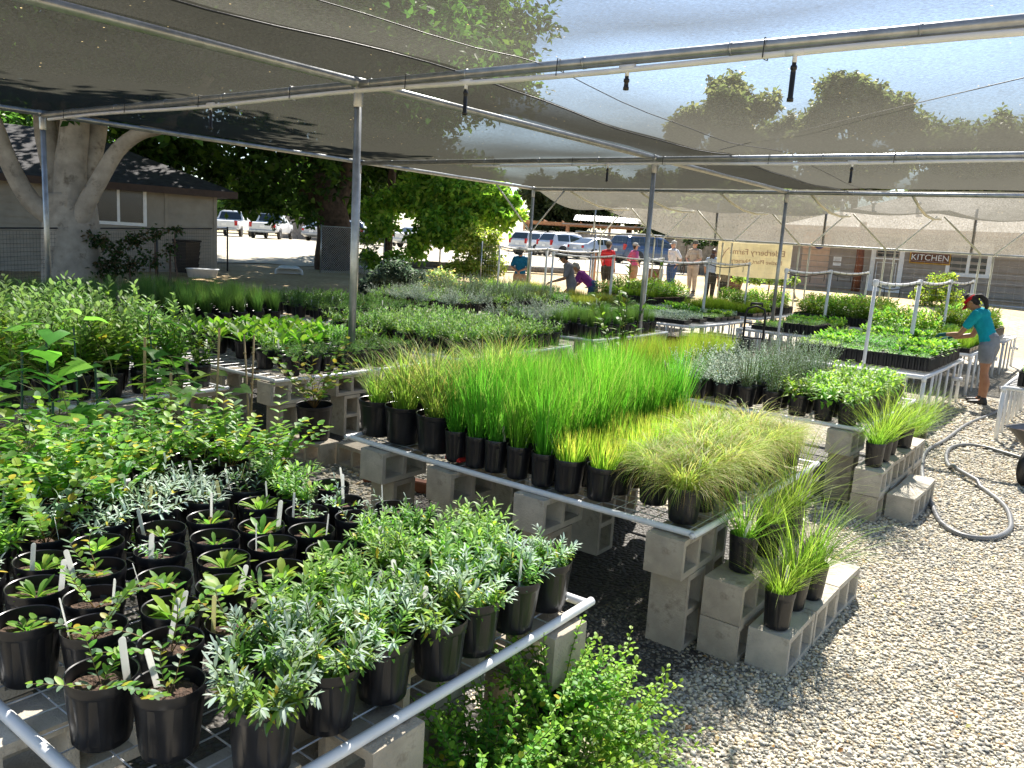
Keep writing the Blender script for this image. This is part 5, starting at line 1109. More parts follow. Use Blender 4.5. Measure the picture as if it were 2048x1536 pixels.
b = MB(); b.box((0, 0, 0), (1.36, .04, .42), bev=.01); b.build('board', M['sign_wood'], t)
b = MB(); b.box((0, -.012, .2), (1.36, .04, .035)); b.box((0, -.012, -.2), (1.36, .04, .035)); b.box((-.66, -.012, 0), (.035, .04, .365)); b.box((.66, -.012, 0), (.035, .04, .365)); b.build('border', M['gold'], t)
text('lettering', 'KITCHEN', .30, M['white_trim'], (0, -.03, 0), (PI / 2, 0, 0), t, .008)
t = thing('round_sign', 'round dark blue sign with white lettering on the tan door', 'sign', (-10.0, KY - .055, KZ + 1.72))
b = MB(); b.lathe([(.001, -.01), (.2, -.01), (.2, .01), (.001, .01)], 28); o = b.build('disc', M['blue_sign'], t); o.rotation_euler = (PI / 2, 0, 0)
b = MB()
for k in range(3): b.box((-.085 + k * .085, -.016, .0), (.05, .008, .11)); b.box((-.085 + k * .085, -.016, .075), (.03, .008, .03))
b.build('figures', M['white_trim'], t)
t = thing('wall_notice', 'white paper notice pinned on the brown siding', 'notice', (-9.25, KY - .035, KZ + 1.1)); b = MB(); b.box((0, 0, 0), (.3, .006, .36)); b.build('paper', M['white_trim'], t)
b = MB()
for k in range(5): b.box((0, -.005, .11 - k * .05), (.22, .004, .012))
b.build('print', M['grey_wood'], t)
t = thing('wall_plate', 'small round dark plate on siding beside the tan door', 'sign', (-9.2, KY - .03, KZ + 1.72)); b = MB(); b.lathe([(.001, -.01), (.09, -.01), (.09, .01), (.001, .01)], 20); o = b.build('disc', M['blue_sign'], t); o.rotation_euler = (PI / 2, 0, 0)
b = MB(); b.box((0, -.012, .0), (.1, .006, .025)); b.build('figures', M['white_trim'], t)
b = MB(); b.tube([(0, 0, -.1), (.03, 0, 1.0), (-.02, 0, 2.5)], [.16, .14, .12], 10); tag(b.build('porch_post', M['cedar'], None, True, (-8.05, 31.4, ground(-8, 31))), 'rough reddish log post standing before the kitchen wall', 'post')
b = MB(); b.box((-4.5, KY - 1.3, KZ - .06), (18.5, 2.5, .12), bev=.02); o = b.build('pavement', M['concrete_pad']); o['kind'] = 'structure'
# banner on the far fence, seen from behind
t = thing('banner', 'yellow nursery banner seen from behind, tied to the fence with mirrored lettering', 'banner', (-7.72, 20.16, 1.84))
b = MB(); nx, nz = 24, 8
b.add([(-.96 + 1.92 * i / nx, .02 * math.sin(i * .55), -.43 + .86 * j / nz - .03 * math.sin(PI * i / nx)) for j in range(nz + 1) for i in range(nx + 1)] + [(-.96 + 1.92 * i / nx, .006 + .02 * math.sin(i * .55), -.43 + .86 * j / nz - .03 * math.sin(PI * i / nx)) for j in range(nz + 1) for i in range(nx + 1)], [(j * (nx + 1) + i, j * (nx + 1) + i + 1, (j + 1) * (nx + 1) + i + 1, (j + 1) * (nx + 1) + i) for j in range(nz) for i in range(nx)] + [((nx + 1) * (nz + 1) + j * (nx + 1) + i, (nx + 1) * (nz + 1) + (j + 1) * (nx + 1) + i, (nx + 1) * (nz + 1) + (j + 1) * (nx + 1) + i + 1, (nx + 1) * (nz + 1) + j * (nx + 1) + i + 1) for j in range(nz) for i in range(nx)])
b.build('sheet', M['banner'], t, True)
for body, sz, z, x in (('Elderberry Farms', .205, .17, .1), ('Native Plant Nursery', .155, -.06, .1)):
    if sz < .1: continue
    o = text('lettering', body, sz, M['banner_ink'], (x, -.03, z), (PI / 2, 0, 0), t, .004); o.scale = (-1, 1, 1)
b = MB()
b.tube([(-.80, -.03, .0), (-.76, -.03, .12), (-.7, -.03, .2), (-.64, -.03, .26)], .01, 5); b.tube([(-.86, -.03, .3), (-.77, -.03, .12)], .008, 5); b.tube([(-.76, -.03, .12), (-.83, -.03, -.02)], .008, 5); b.build('emblem', M['banner_ink'], t)
# ---------------------------------------------------------------- fences
def mesh_fence(P, h, label, mat, cell=.10, post=2.4, r=.004, kind='wire_fence', diamond=False, top=True, cat='fence'):
    t = thing(kind, label, cat, (0, 0, 0)); A, B = V(P[0]), V(P[1]); Ld = (B - A).length; u = (B - A) / Ld
    g = lambda s: ground((A + u * s).x, (A + u * s).y)
    b = MB(); n = int(Ld / cell)
    if diamond:
        for k in range(-int(h / cell), n):
            for sg in (1, -1):
                pts = []
                for z in (0, h):
                    s_ = k * cell + (z if sg > 0 else h - z); pts.append((s_, z))
                (s0, z0), (s1, z1) = pts
                if s1 < s0: (s0, z0), (s1, z1) = (s1, z1), (s0, z0)
                if s0 < 0: z0 += (z1 - z0) * (0 - s0) / (s1 - s0); s0 = 0
                if s1 > Ld: z1 = z0 + (z1 - z0) * (Ld - s0) / (s1 - s0); s1 = Ld
                if s1 <= s0: continue
                b.tube([A + u * s0 + V((0, 0, g(s0) + z0)), A + u * s1 + V((0, 0, g(s1) + z1))], r, 4, caps=False)
    else:
        for k in range(n + 1): s_ = k * cell; b.tube([A + u * s_ + V((0, 0, g(s_))), A + u * s_ + V((0, 0, g(s_) + h))], r, 4, caps=False)
        for k in range(int(h / cell) + 1): z = k * cell; b.tube([A + V((0, 0, g(0) + z)), A + u * Ld + V((0, 0, g(Ld) + z))], r, 4, caps=False)
    b.build('wire_mesh', mat, t)
    k = max(1, int(round(Ld / post)))
    for i in range(k + 1): s_ = Ld * i / k; b = MB(); b.tube([A + u * s_ + V((0, 0, g(s_) - .02)), A + u * s_ + V((0, 0, g(s_) + h + .06))], .028, 10); b.build('post', M['iron'] if mat is M['iron'] else M['galv'], t, True)
    if top: b = MB(); b.tube([A + V((0, 0, g(0) + h)), B + V((0, 0, g(Ld) + h))], .02, 8); b.build('rail', M['iron'] if mat is M['iron'] else M['galv'], t, True)
    return t
mesh_fence((tuple(at(-160, 600)[:2]) + (0,), tuple(at(455, 560)[:2]) + (0,)), 1.45, 'dark welded wire fence with dead vines in front of the house', M['iron'], .1, 4.2, .0025)
gA, gB = V((-24.9, 20.35, 0)), V((-24.9, 22.5, 0)) * 1.0
mesh_fence(((-24.6, 20.3, 0), (-23.9, 22.9, 0)), 1.75, 'silver chain link gate panel in front of the dark trunk', M['galv_wire'], .09, 2.7, .005, 'chain_link_gate', True, cat='gate')
pA = at(877, 575); mesh_fence(((-23.9, 22.9, 0), (pA.x, pA.y, 0)), 1.5, 'thin wire fence running from the gate toward the shrub', M['galv_wire'], .16, 3.0, .0016, top=False)
mesh_fence(((pA.x, pA.y, 0), (-12.6, 20.3, 0)), 1.5, 'thin wire fence behind the blue shirt woman', M['galv_wire'], .16, 2.8, .0016, top=False)
mesh_fence(((-12.4, 20.12, 0), (3., 20.12, 0)), 2.2, 'wire fence below the hanging shade cloth', M['galv'], .18, 30, .0009, top=False)
for k, p in enumerate(((820, 38, 1.0), (1190, 30, 1.25))):
    g = far(p[0], p[1]); b = MB(); b.box((0, 0, p[2] / 2), (.13, .13, p[2]), bev=.015); tag(b.build('wooden_post', M['raw_wood'] if k else M['bamboo'], None, False, g), ('short pale wooden post beside the parking lot', 'pale wooden post standing behind the pipe frame')[k], 'post')
g0, g1 = far(790, 36), far(1160, 33); b = MB(); b.tube([g0 + V((0, 0, .16)), g0.lerp(g1, .5) + V((0, 0, .18)), g1 + V((0, 0, .16))], .13, 10); tag(b.build('log_barrier', M['grey_wood'], None, True), 'long weathered log lying along the edge of the parking lot', 'log')
def board_fence(A, B, h, label):
    t = thing('board_fence', label, 'fence', (0, 0, 0)); A, B = V(A), V(B); Ld = (B - A).length; u = (B - A) / Ld; n_ = V((-u.y, u.x, 0)); b = MB(); rot = Matrix((u, n_, V((0, 0, 1)))).transposed()
    for k in range(int(Ld / .16)):
        p = A + u * (k * .16 + .08); hh = h + RND.uniform(-.03, .03); b.box((p.x, p.y, ground(p.x, p.y) + hh / 2), (.15, .022, hh), rot=rot)
    b.build('boards', M['grey_wood'], t); b = MB()
    for z in (.4, h - .3): b.box((A + B) / 2 + n_ * .04 + V((0, 0, ground(*((A + B) / 2)[:2]) + z)), (Ld, .05, .09), rot=rot)
    b.build('rail', M['grey_wood'], t)
board_fence(far(1120, 63), far(1480, 58), 1.8, 'grey board fence behind the parked cars')
board_fence(far(562, 66), far(720, 64), 1.8, 'weathered board fence behind the white pickups')
board_fence(far(1350, 40), far(1500, 36), 1.9, 'dark grey board fence left of the kitchen building')
# shed with raw timber frame and metal roof
sp_ = far(1180, 68); sh = thing('open_shed', 'open timber framed shed with pale metal roof behind the cars', 'shed', sp_, .55)
for x in (-5.5, -2, 1.5, 5.):
    for y in (-2, 2): b = MB(); b.box((x, y, 1.25), (.16, .16, 2.5)); b.build('post', M['raw_wood'], sh)
for y in (-2, 2): b = MB(); b.box((-.25, y, 2.58), (11.2, .14, .2)); b.build('beam', M['raw_wood'], sh)
b = MB()
for k in range(8): b.box((-5.4 + k * 1.5, 0, 2.75), (.08, 4.6, .14))
b.build('rafters', M['raw_wood'], sh)
b = MB(); n = 60; b.add([(-1.5 + 7.2 * i / n, y, (2.9 if y < 0 else 3.5) + .03 * (i % 2)) for y in (-2.6, 2.6) for i in range(n + 1)], [(i, i + 1, n + 2 + i, n + 1 + i) for i in range(n)]); b.build('roof', M['metal_roof'], sh)
# utility bits: dark bin, white tubs
t = thing('compost_bin', 'large dark square bin at the corner of the house', 'bin', (-25.1, 15.0, .2), .3)
b = MB(); b.add([(-.55, -.55, 0), (.55, -.55, 0), (.55, .55, 0), (-.55, .55, 0), (-.6, -.6, 1.05), (.6, -.6, 1.05), (.6, .6, 1.05), (-.6, .6, 1.05)], [(0, 1, 5, 4), (1, 2, 6, 5), (2, 3, 7, 6), (3, 0, 4, 7), (4, 5, 6, 7)]); b.build('body', M['black_plastic'], t); b = MB(); b.box((0, 0, 1.09), (1.24, 1.24, .06), bev=.02); b.build('lid', M['black_plastic'], t)
def tub(x, y, z, rx, label, lx=.85, s=1.):
    b = MB(); A = rr([(-.38, -.26), (.38, -.26), (.38, .26), (-.38, .26)], 0, 6, .16); B = rr([(-.46, -.32), (.46, -.32), (.46, .32), (-.46, .32)], .42, 6, .18); C_ = rr([(-.49, -.35), (.49, -.35), (.49, .35), (-.49, .35)], .43, 6, .19); D = rr([(-.44, -.30), (.44, -.30), (.44, .30), (-.44, .30)], .43, 6, .18); F_ = rr([(-.36, -.24), (.36, -.24), (.36, .24), (-.36, .24)], .02, 6, .16); n = len(A)
    b.add(A + B + C_ + D + F_, [(k * n + i, k * n + (i + 1) % n, (k + 1) * n + (i + 1) % n, (k + 1) * n + i) for k in range(4) for i in range(n)] + [tuple(range(n))[::-1], tuple(range(4 * n, 5 * n))])
    o = b.build('plastic_tub', M['white_plastic'], None, True, (x, y, z)); o.rotation_euler = (rx, 0, .9); tag(o, label, 'tub', 'white plastic tubs'); return o
p = at(405, 562, .1); tub(p.x, p.y, .05, 0, 'white ribbed plastic tub standing upright near the house')
p = at(578, 556, .15); tub(p.x, p.y, .35, 1.9, 'white plastic tub tipped over near the dark trunk')
t = thing('barrel_planter', 'half barrel planter standing on the path before the banner', 'planter', far(1472, 29)); b = MB(); b.lathe([(.3, 0), (.36, .25), (.37, .5), (.33, .5), (.32, .42)], 22); b.disc((0, 0, .42), .32, 22); b.build('barrel', M['wood'], t, True)
t2 = thing('barrel_planter', 'half barrel planter standing beside the pink shirt visitor', 'planter', far(1312, 31)); b = MB(); b.lathe([(.3, 0), (.36, .25), (.37, .5), (.33, .5), (.32, .42)], 22); b.disc((0, 0, .42), .32, 22); b.build('barrel', M['wood'], t2, True)
# ---------------------------------------------------------------- trees
def limb(b, pts, r0, r1, n=9):
    m = len(pts); b.tube(spline(pts, 4), [r0 + (r1 - r0) * i / ((m - 1) * 4) for i in range((m - 1) * 4 + 1)], n)
def crown(name, seed, clumps, n, size, cols, parent, mat='tree_leaf', clump_r=1.2, flat=.4, drop=0.):
    """Leaves gathered in clumps spread through the crown's volume."""
    rg = np.random.default_rng(seed); cs = np.array([c[:3] for c in clumps]); R_ = np.array([c[3] for c in clumps]); wv = R_ ** 2; idx = rg.choice(len(cs), n, p=wv / wv.sum())
    # sub-clumps
    sub = rg.normal(size=(len(cs), 26, 3)); sub /= np.linalg.norm(sub, axis=2)[..., None]; sub *= rg.uniform(.35, 1., (len(cs), 26, 1))
    k = rg.integers(0, 26, n); p = cs[idx] + sub[idx, k] * R_[idx][:, None] * np.array([1, 1, .75]) + rg.normal(size=(n, 3)) * (R_[idx] * .16)[:, None]
    p[:, 2] -= drop * rg.random(n)
    base = np.array(cols)[rg.integers(0, len(cols), n)]; tone = rg.uniform(.72, 1.3, (len(cs), 26))[idx, k][:, None]
    vs, c = leafcloud(seed + 1, p, np.full(n, size), base * tone * rg.uniform(.8, 1.2, (n, 1)), flat=flat)
    return obj(name, npmesh(name, vs, [(0, 1, 2), (0, 2, 3)], c, M[mat], 4), parent)
def rclumps(seed, n, c, r, cr):
    g = random.Random(seed); out = []
    while len(out) < n:
        v = V((g.uniform(-1, 1), g.uniform(-1, 1), g.uniform(-1, 1)))
        if v.length < 1 and v.length > .35: out.append((c[0] + v.x * r[0], c[1] + v.y * r[1], c[2] + v.z * r[2], cr * g.uniform(.6, 1.3)))
    return out
TG = [(.045, .11, .02), (.065, .145, .025), (.10, .19, .03), (.035, .085, .02)]
TB = [(.16, .28, .03), (.24, .34, .05), (.11, .22, .03)]
# big pale many stemmed tree in front of the house
t = thing('sycamore_tree', 'big pale barked tree with many stems in front of the house', 'tree', (0, 0, 0)); c0 = at(140, 580); T = V((c0.x, c0.y, 0)); rx = _rt.copy(); fwd = V((_fw.x, _fw.y, 0)).normalized(); dd = (T - V((0, 0, 0))).dot(fwd); px_m = dd / FPX * 1.02
def tp(px, py, dz=0.): p = atd(px, py, dd + dz); return p
b = MB()
limb(b, [tp(150, 600), tp(146, 520), tp(142, 440), tp(140, 395)], .78, .60, 14)
limb(b, [tp(128, 420), tp(110, 340), tp(92, 260), tp(80, 120)], .34, .24)
limb(b, [tp(140, 420, -.2), tp(142, 330, -.2), tp(150, 250, -.3), tp(155, 80, -.4)], .42, .3)
limb(b, [tp(160, 420, .2), tp(178, 330, .2), tp(196, 250, .3), tp(215, 80, .5)], .33, .2)
limb(b, [tp(125, 430, .3), tp(128, 330, .5), tp(120, 240, .8), tp(110, 60, 1.2)], .3, .22)
limb(b, [tp(146, 470, -.2), tp(172, 410, -.4), tp(202, 355, -.5), tp(236, 300, -.6), tp(280, 266, -.8), tp(340, 245, -1.2), tp(420, 150, -1.5)], .24, .13)
limb(b, [tp(110, 440, -.2), tp(60, 400, -.6), tp(20, 330, -1.), tp(-10, 250, -1.3), tp(-60, 120, -1.6)], .26, .16)
b.build('trunk', M['bark_pale'], t, True)
cc = (T.x + .2, T.y + 1.2, 9.0); crown('crown', 5, rclumps(8, 110, cc, (9.4, 10., 3.9), 2.0), 95000, .34, TG, t)
# dark leaning tree behind the gate
def gtree(name, label, base, trunk, r0, cl, n, size, cols, seed, bark='bark_dark', **kw):
    t = thing(name, label, 'tree', (0, 0, 0)); b = MB()
    for k, P in enumerate(trunk): limb(b, [V(p) for p in P], r0 * (1 if k == 0 else .5), r0 * (.75 if k == 0 else .22), 10)
    b.build('trunk', M[bark], t, True); crown('crown', seed, cl, n, size, cols, t, **kw); return t
D2 = 33.5
def q(px, py, d=D2): return tuple(atd(px, py, d))
b0 = far(668, D2)
cl = rclumps(3, 90, atd(690, 60, 36), (9.0, 7.5, 5.8), 1.9) + [(*atd(px, py, d), rr_) for px, py, d, rr_ in ((200, 215, 29, 1.3), (260, 205, 29, 1.3), (330, 215, 30, 1.4), (400, 235, 31, 1.4), (250, 250, 29, 1.2), (250, 300, 29, 1.1), (300, 290, 29, 1.2), (340, 300, 29.5, 1.1), (280, 330, 31, .9), (360, 270, 30, 1.3), (330, 330, 31, 1.1), (390, 330, 31, 1.2), (450, 345, 31, 1.1), (500, 370, 31, 1.), (560, 370, 31.5, 1.2), (620, 350, 32, 1.3), (690, 330, 34, 1.5), (760, 350, 35, 1.4), (820, 340, 35, 1.4), (480, 310, 33, 1.4), (560, 300, 33, 1.5), (640, 290, 34, 1.6), (740, 280, 34, 1.7), (850, 300, 36, 1.6), (420, 300, 33, 1.4), (600, 410, 33, .8), (720, 400, 35, .9), (770, 420, 35, .8), (540, 405, 31, .55), (500, 408, 31, .5), (570, 420, 31, .55), (615, 438, 31.5, .6), (470, 400, 31, .5), (548, 440, 31, .3))]
gtree('spreading_tree', 'dark spreading tree with thick leaning trunk behind the gate', b0, [[tuple(b0 - V((0, 0, .2))), q(664, 520), q(668, 460), q(652, 400), q(600, 330), q(560, 250)], [q(664, 440), q(690, 370), q(700, 280), q(720, 150)], [q(640, 400), q(560, 350), q(470, 330), q(400, 300)]], .78, cl, 80000, .33, TG, 21)
b1 = far(778, 33); gtree('slender_tree', 'slender dark trunk tree with bright leaves right of the pipe post', b1, [[tuple(b1 - V((0, 0, .1))), q(776, 500, 33), q(778, 430, 33), q(785, 340, 33), q(800, 200, 33)], [q(778, 430, 33), q(860, 380, 33), q(940, 360, 33)]], .2,
      [(*atd(px, py, d), rr_) for px, py, d, rr_ in ((800, 400, 32, .8), (850, 400, 31.5, .9), (900, 390, 31, .9), (950, 390, 31, .8), (1000, 400, 31, .6), (870, 440, 31, .8), (920, 430, 31, .8), (970, 420, 31, .6), (1020, 420, 31, .35), (850, 350, 32, 1.), (920, 350, 32, .9), (980, 365, 32, .7), (840, 470, 31, .5), (1030, 400, 31, .3), (750, 420, 32, .6), (740, 470, 32, .45), (740, 515, 32, .5), (880, 465, 30.5, .6), (940, 455, 30.5, .65), (1000, 440, 30.5, .55), (835, 500, 30.5, .5), (765, 450, 31, .6), (910, 490, 30.5, .4), (1035, 430, 30.5, .35), (800, 520, 32, .45))], 13000, .25, [(.26, .42, .05), (.36, .48, .08), (.18, .34, .04), (.10, .22, .03)], 23, flat=.1)
def bush(name, label, cl, n, size, cols, seed, stems=5, cat='bush', base=None):
    t = thing(name, label, cat, (0, 0, 0)); b = MB(); r = random.Random(seed)
    for k in range(stems): c = cl[r.randrange(len(cl))]; g = base or V((c[0], c[1], ground(c[0], c[1]))); limb(b, [g + V((r.uniform(-.2, .2), r.uniform(-.2, .2), -.05)), g.lerp(V(c[:3]), .5), V(c[:3])], .035, .012, 6)
    b.build('stems', M['bark_dark'], t); crown('foliage', seed, cl, n, size, cols, t); return t
bush('shrub', 'yellow green drooping shrub left of the blue shirt woman', [(*atd(px, py, 29), rr_) for px, py, rr_ in ((940, 490, .55), (975, 500, .5), (930, 530, .55), (965, 540, .6), (990, 530, .45), (905, 545, .4), (950, 470, .45), (985, 475, .35))], 5200, .14, [(.22, .30, .05), (.30, .34, .08), (.12, .22, .03)], 31, base=far(950, 29))
bush('vine_thicket', 'half dead vine sprawling over the wire fence before the house', [(*atd(px, py, 20.5), rr_) for px, py, rr_ in ((190, 480, .35), (230, 500, .4), (270, 480, .3), (210, 540, .4), (260, 530, .4), (310, 470, .28), (300, 520, .3), (350, 460, .2), (170, 530, .3), (340, 500, .25))], 1500, .12, [(.05, .09, .025), (.12, .09, .05), (.03, .06, .02)], 33, 9, 'vine')
bush('agave_clump', 'blue grey shrubs in shade below the slender trunk', [(*atd(px, py, 21), rr_) for px, py, rr_ in ((760, 555, .4), (800, 545, .45), (735, 575, .35), (830, 560, .35))], 2600, .12, [(.10, .14, .11), (.07, .11, .09)], 35)
bush('gourd_shrub', 'pale flowering bush left of the blue shirt woman\'s table', [(*atd(px, py, 20), rr_) for px, py, rr_ in ((860, 580, .35), (900, 570, .4), (930, 590, .35), (880, 550, .3), (950, 575, .3), (840, 600, .3))], 3600, .075, [(.17, .24, .07), (.24, .28, .10), (.4, .3, .12), (.14, .2, .08)], 36)
bush('tall_flower_bush', 'tall yellow green flowering plants before the kitchen door', [(*atd(px, py, 26), rr_) for px, py, rr_ in ((1850, 590, .4), (1880, 580, .45), (1910, 600, .4), (1860, 620, .4), (1830, 625, .4), (1940, 610, .35), (1870, 560, .25), (1900, 555, .22))], 4200, .09, [(.22, .3, .04), (.32, .33, .05), (.14, .24, .03)], 37)
bush('ground_bush', 'low green plants growing along the banner foot', [(*atd(px, py, 27), rr_) for px, py, rr_ in ((1480, 555, .22), (1510, 558, .25), (1540, 555, .22), (1565, 560, .2), (1590, 560, .18))], 1500, .09, [(.14, .22, .04), (.2, .26, .06)], 38)
bush('fence_creeper', 'dark ivy hanging on the board fence left of the banner', [(*atd(px, py, 37), rr_) for px, py, rr_ in ((1375, 478, .3), (1400, 485, .35), (1430, 480, .3))], 800, .14, [(.03, .06, .02), (.05, .09, .03)], 39)
# trees on the rise beyond the lot and behind the kitchen
TK = [(.10, .13, .055), (.14, .16, .075), (.17, .18, .09), (.08, .11, .045)]
def hill_tree(label, px, d, top, wpx, seed, n=20000, low=420, cols=TK, size=.55, name='oak_tree'):
    g = far(px, d); w_ = wpx * d / FPX; zt = atd(px, top, d).z; zl = max(g.z + 1.2, atd(px, low, d).z); cz = (zt + zl) / 2
    r = random.Random(seed); cl = []
    for k in range(34):
        v = V((r.uniform(-1, 1), r.uniform(-1, 1), r.uniform(-1, 1)))
        if v.length > 1: v = v.normalized() * r.uniform(.6, 1)
        cl.append((g.x + v.x * w_, g.y + v.y * w_ * .8, cz + v.z * (zt - zl) / 2 * (1 if v.z < 0 else .9), w_ * r.uniform(.22, .42)))
    t = thing(name, label, 'tree', (0, 0, 0), group='trees beyond the lot'); b = MB(); limb(b, [g - V((0, 0, .3)), g + V((.3, 0, (cz - g.z) * .5)), V((g.x, g.y, cz))], w_ * .09, w_ * .04, 8)
    for c in cl[::4]: limb(b, [V((g.x, g.y, (g.z + cz) / 2)), (V((g.x, g.y, cz)) + V(c[:3])) / 2, V(c[:3])], w_ * .035, w_ * .012, 6)
    b.build('trunk', M['bark_dark'], t, True); crown('crown', seed, cl, n, size, cols, t)
hill_tree('rounded grey green tree seen through the cloth left of the sprinkler', 1420, 72, 165, 95, 41)
hill_tree('tall pointed grey green tree seen through the cloth near the sprinkler', 1690, 75, 125, 95, 42, 20000)
hill_tree('broad tree seen through the cloth between the rounded and pointed trees', 1560, 80, 235, 110, 43)
hill_tree('lower tree seen through the cloth at the right edge', 1900, 78, 235, 120, 44)
hill_tree('low tree seen through the cloth behind the kitchen roof at far right', 2060, 76, 265, 110, 49)
hill_tree('dark oak behind the cars left of the open shed', 1120, 76, 345, 85, 45, 16000, 470, [(.05, .075, .03), (.07, .09, .045)])
hill_tree('dark oak standing behind the open shed', 1250, 80, 340, 90, 46, 16000, 455, [(.05, .075, .03), (.08, .1, .05)])
hill_tree('pale oak at the end of the board fence', 1370, 84, 350, 75, 47, 14000, 450)
hill_tree('dense grey green oak seen through the curtain left of the kitchen roof', 1440, 56, 385, 90, 53, 16000, 500)
hill_tree('dense dark oak touching the left end of the kitchen roof', 1550, 60, 375, 90, 54, 16000, 500)
hill_tree('olive green oak rising behind the banner', 1340, 66, 400, 80, 55, 14000, 490)
hill_tree('dark tree behind the white pickups', 520, 85, 330, 130, 48, 16000, 460, TG)
hill_tree('dark tree far behind the chain link gate', 700, 90, 330, 120, 50, 16000, 460, TG)
hill_tree('dark tree far behind the slender trunk', 900, 88, 320, 110, 51, 16000, 460, TG)
hill_tree('shaded tree beyond the left end of the house', 20, 48, 120, 190, 52, 18000, 420, TG, .35)
# ---------------------------------------------------------------- vehicles (x forward, y left, built at the rear axle's ground level)
def car(name, label, cat, loc, rz, paintcol, kindc, metal=.3):
    t = thing(name, label, cat, loc, rz, 'vehicles in the parking lot'); P_ = paint('paint_' + str(len(bpy.data.materials)), paintcol, metal)
    spec = {  # length, width, stations (x, bottom z, belt z, roof z or None)
        'suv': (4.55, 1.82, 1.66, [(-.0, .42, .98, None), (.10, .34, 1.02, 1.05), (.42, .28, 1.03, 1.60), (1.2, .25, 1.02, 1.66), (2.3, .25, 1.0, 1.64), (2.75, .25, .99, 1.56), (3.5, .25, .97, 1.02), (4.2, .3, .86, None), (4.5, .36, .7, None)]),
        'sedan': (4.5, 1.78, 1.47, [(0, .42, .92, None), (.12, .34, .98, None), (.3, .3, .99, 1.02), (1.15, .25, .96, 1.42), (1.8, .23, .94, 1.47), (2.5, .23, .92, 1.42), (3.35, .24, .92, .95), (4.15, .3, .80, None), (4.46, .36, .66, None)]),
        'van': (5.0, 1.95, 1.75, [(0, .42, 1.0, None), (.1, .34, 1.05, 1.1), (.35, .28, 1.06, 1.66), (1.2, .25, 1.05, 1.75), (2.6, .25, 1.02, 1.74), (3.2, .25, 1.0, 1.62), (4.1, .25, .98, 1.02), (4.7, .3, .86, None), (4.95, .36, .72, None)]),
        'pickup': (5.6, 1.98, 1.86, [(0, .5, 1.05, None), (.05, .48, 1.1, None), (1.95, .42, 1.1, None), (2.0, .4, 1.12, 1.14), (2.25, .4, 1.13, 1.80), (2.9, .4, 1.13, 1.86), (3.4, .4, 1.12, 1.80), (4.1, .4, 1.12, 1.16), (5.2, .44, 1.06, None), (5.55, .5, .9, None)])}[kindc]
    Lc, W, RH, ST_ = spec; hw = W / 2; b = MB(); ring = []
    def interp(x):
        for i in range(len(ST_) - 1):
            if ST_[i][0] <= x <= ST_[i + 1][0]:
                a, c = ST_[i], ST_[i + 1]; u = (x - a[0]) / max(1e-6, c[0] - a[0]); g = lambda j: (a[j] if a[j] is not None else a[2]) + ((c[j] if c[j] is not None else c[2]) - (a[j] if a[j] is not None else a[2])) * u
                return g(1), g(2), g(3)
        s_ = ST_[-1]; return s_[1], s_[2], s_[2]
    ns = 44; NV = 14
    for i in range(ns + 1):
        x = ST_[0][0] + (ST_[-1][0] - ST_[0][0]) * i / ns; zb, zl, zr = interp(x)
        e = min(1., .90 + .10 * min(1, x / .25), .86 + .14 * min(1, (ST_[-1][0] - x) / .5)); h = hw * e
        roof = max(zr, zl + .03); k = (roof - zl); wr = h * (1 - .24 * min(1, k / .55))
        half = [(h * .86, zb), (h * .97, zb + .08), (h, (zb + zl) / 2), (h * .985, zl - .05), (h * .95, zl), (wr + (h * .95 - wr) * .12, zl + k * .86), (wr * .86, roof - .005)]
        ring += [(x, y, z) for y, z in half] + [(x, -y, z) for y, z in half[::-1]]
    fs = []
    for i in range(ns):
        for k in range(NV): fs.append((i * NV + k, i * NV + (k + 1) % NV, (i + 1) * NV + (k + 1) % NV, (i + 1) * NV + k))
    fs += [tuple(range(NV)), tuple(range(ns * NV, (ns + 1) * NV))[::-1]]
    b.add(ring, fs); me = b.mesh('body', P_); smooth_by_angle(me, 40); obj('body', me, t)
    # glass set a few millimetres proud of the body
    def roofpt(x, y, off=.006): zb, zl, zr = interp(x); return zl, zr
    cab = [s for s in ST_ if s[3] is not None and s[3] > s[2] + .2]; x0, x1 = cab[0][0], cab[-1][0]; i0 = ST_.index(cab[0]); rb, rt_ = ST_[i0 - 1], ST_[i0]; i1 = ST_.index(cab[-1]); fb, ft = ST_[i1 + 1], ST_[i1]
    def slab(nm, A, B, wa, wb, sgn):
        b = MB(); d = (V((B[0], 0, B[1])) - V((A[0], 0, A[1]))); nn = V((-d.z, 0, d.x)).normalized() * sgn * .012
        p = [V((A[0], -wa, A[1])), V((A[0], wa, A[1])), V((B[0], wb, B[1])), V((B[0], -wb, B[1]))]; q_ = [x + nn for x in p]
        b.add(p + q_, [(4, 5, 6, 7), (0, 1, 5, 4), (1, 2, 6, 5), (2, 3, 7, 6), (3, 0, 4, 7)]); b.build(nm, M['car_glass'], t)
    zt = lambda s: s[3]; rbz = rb[3] if rb[3] else rb[2]; fbz = fb[3] if fb[3] else fb[2]
    lerp2 = lambda A, B, u: (A[0] + (B[0] - A[0]) * u, A[1] + (B[1] - A[1]) * u)
    Ar, Br = (rb[0], rbz), (rt_[0], rt_[3]); slab('rear_window', lerp2(Ar, Br, .12), lerp2(Ar, Br, .88), hw * .80, hw * .66, 1)
    Af, Bf = (fb[0], fbz), (ft[0], ft[3]); slab('windscreen', lerp2(Af, Bf, .1), lerp2(Af, Bf, .9), hw * .82, hw * .68, -1)
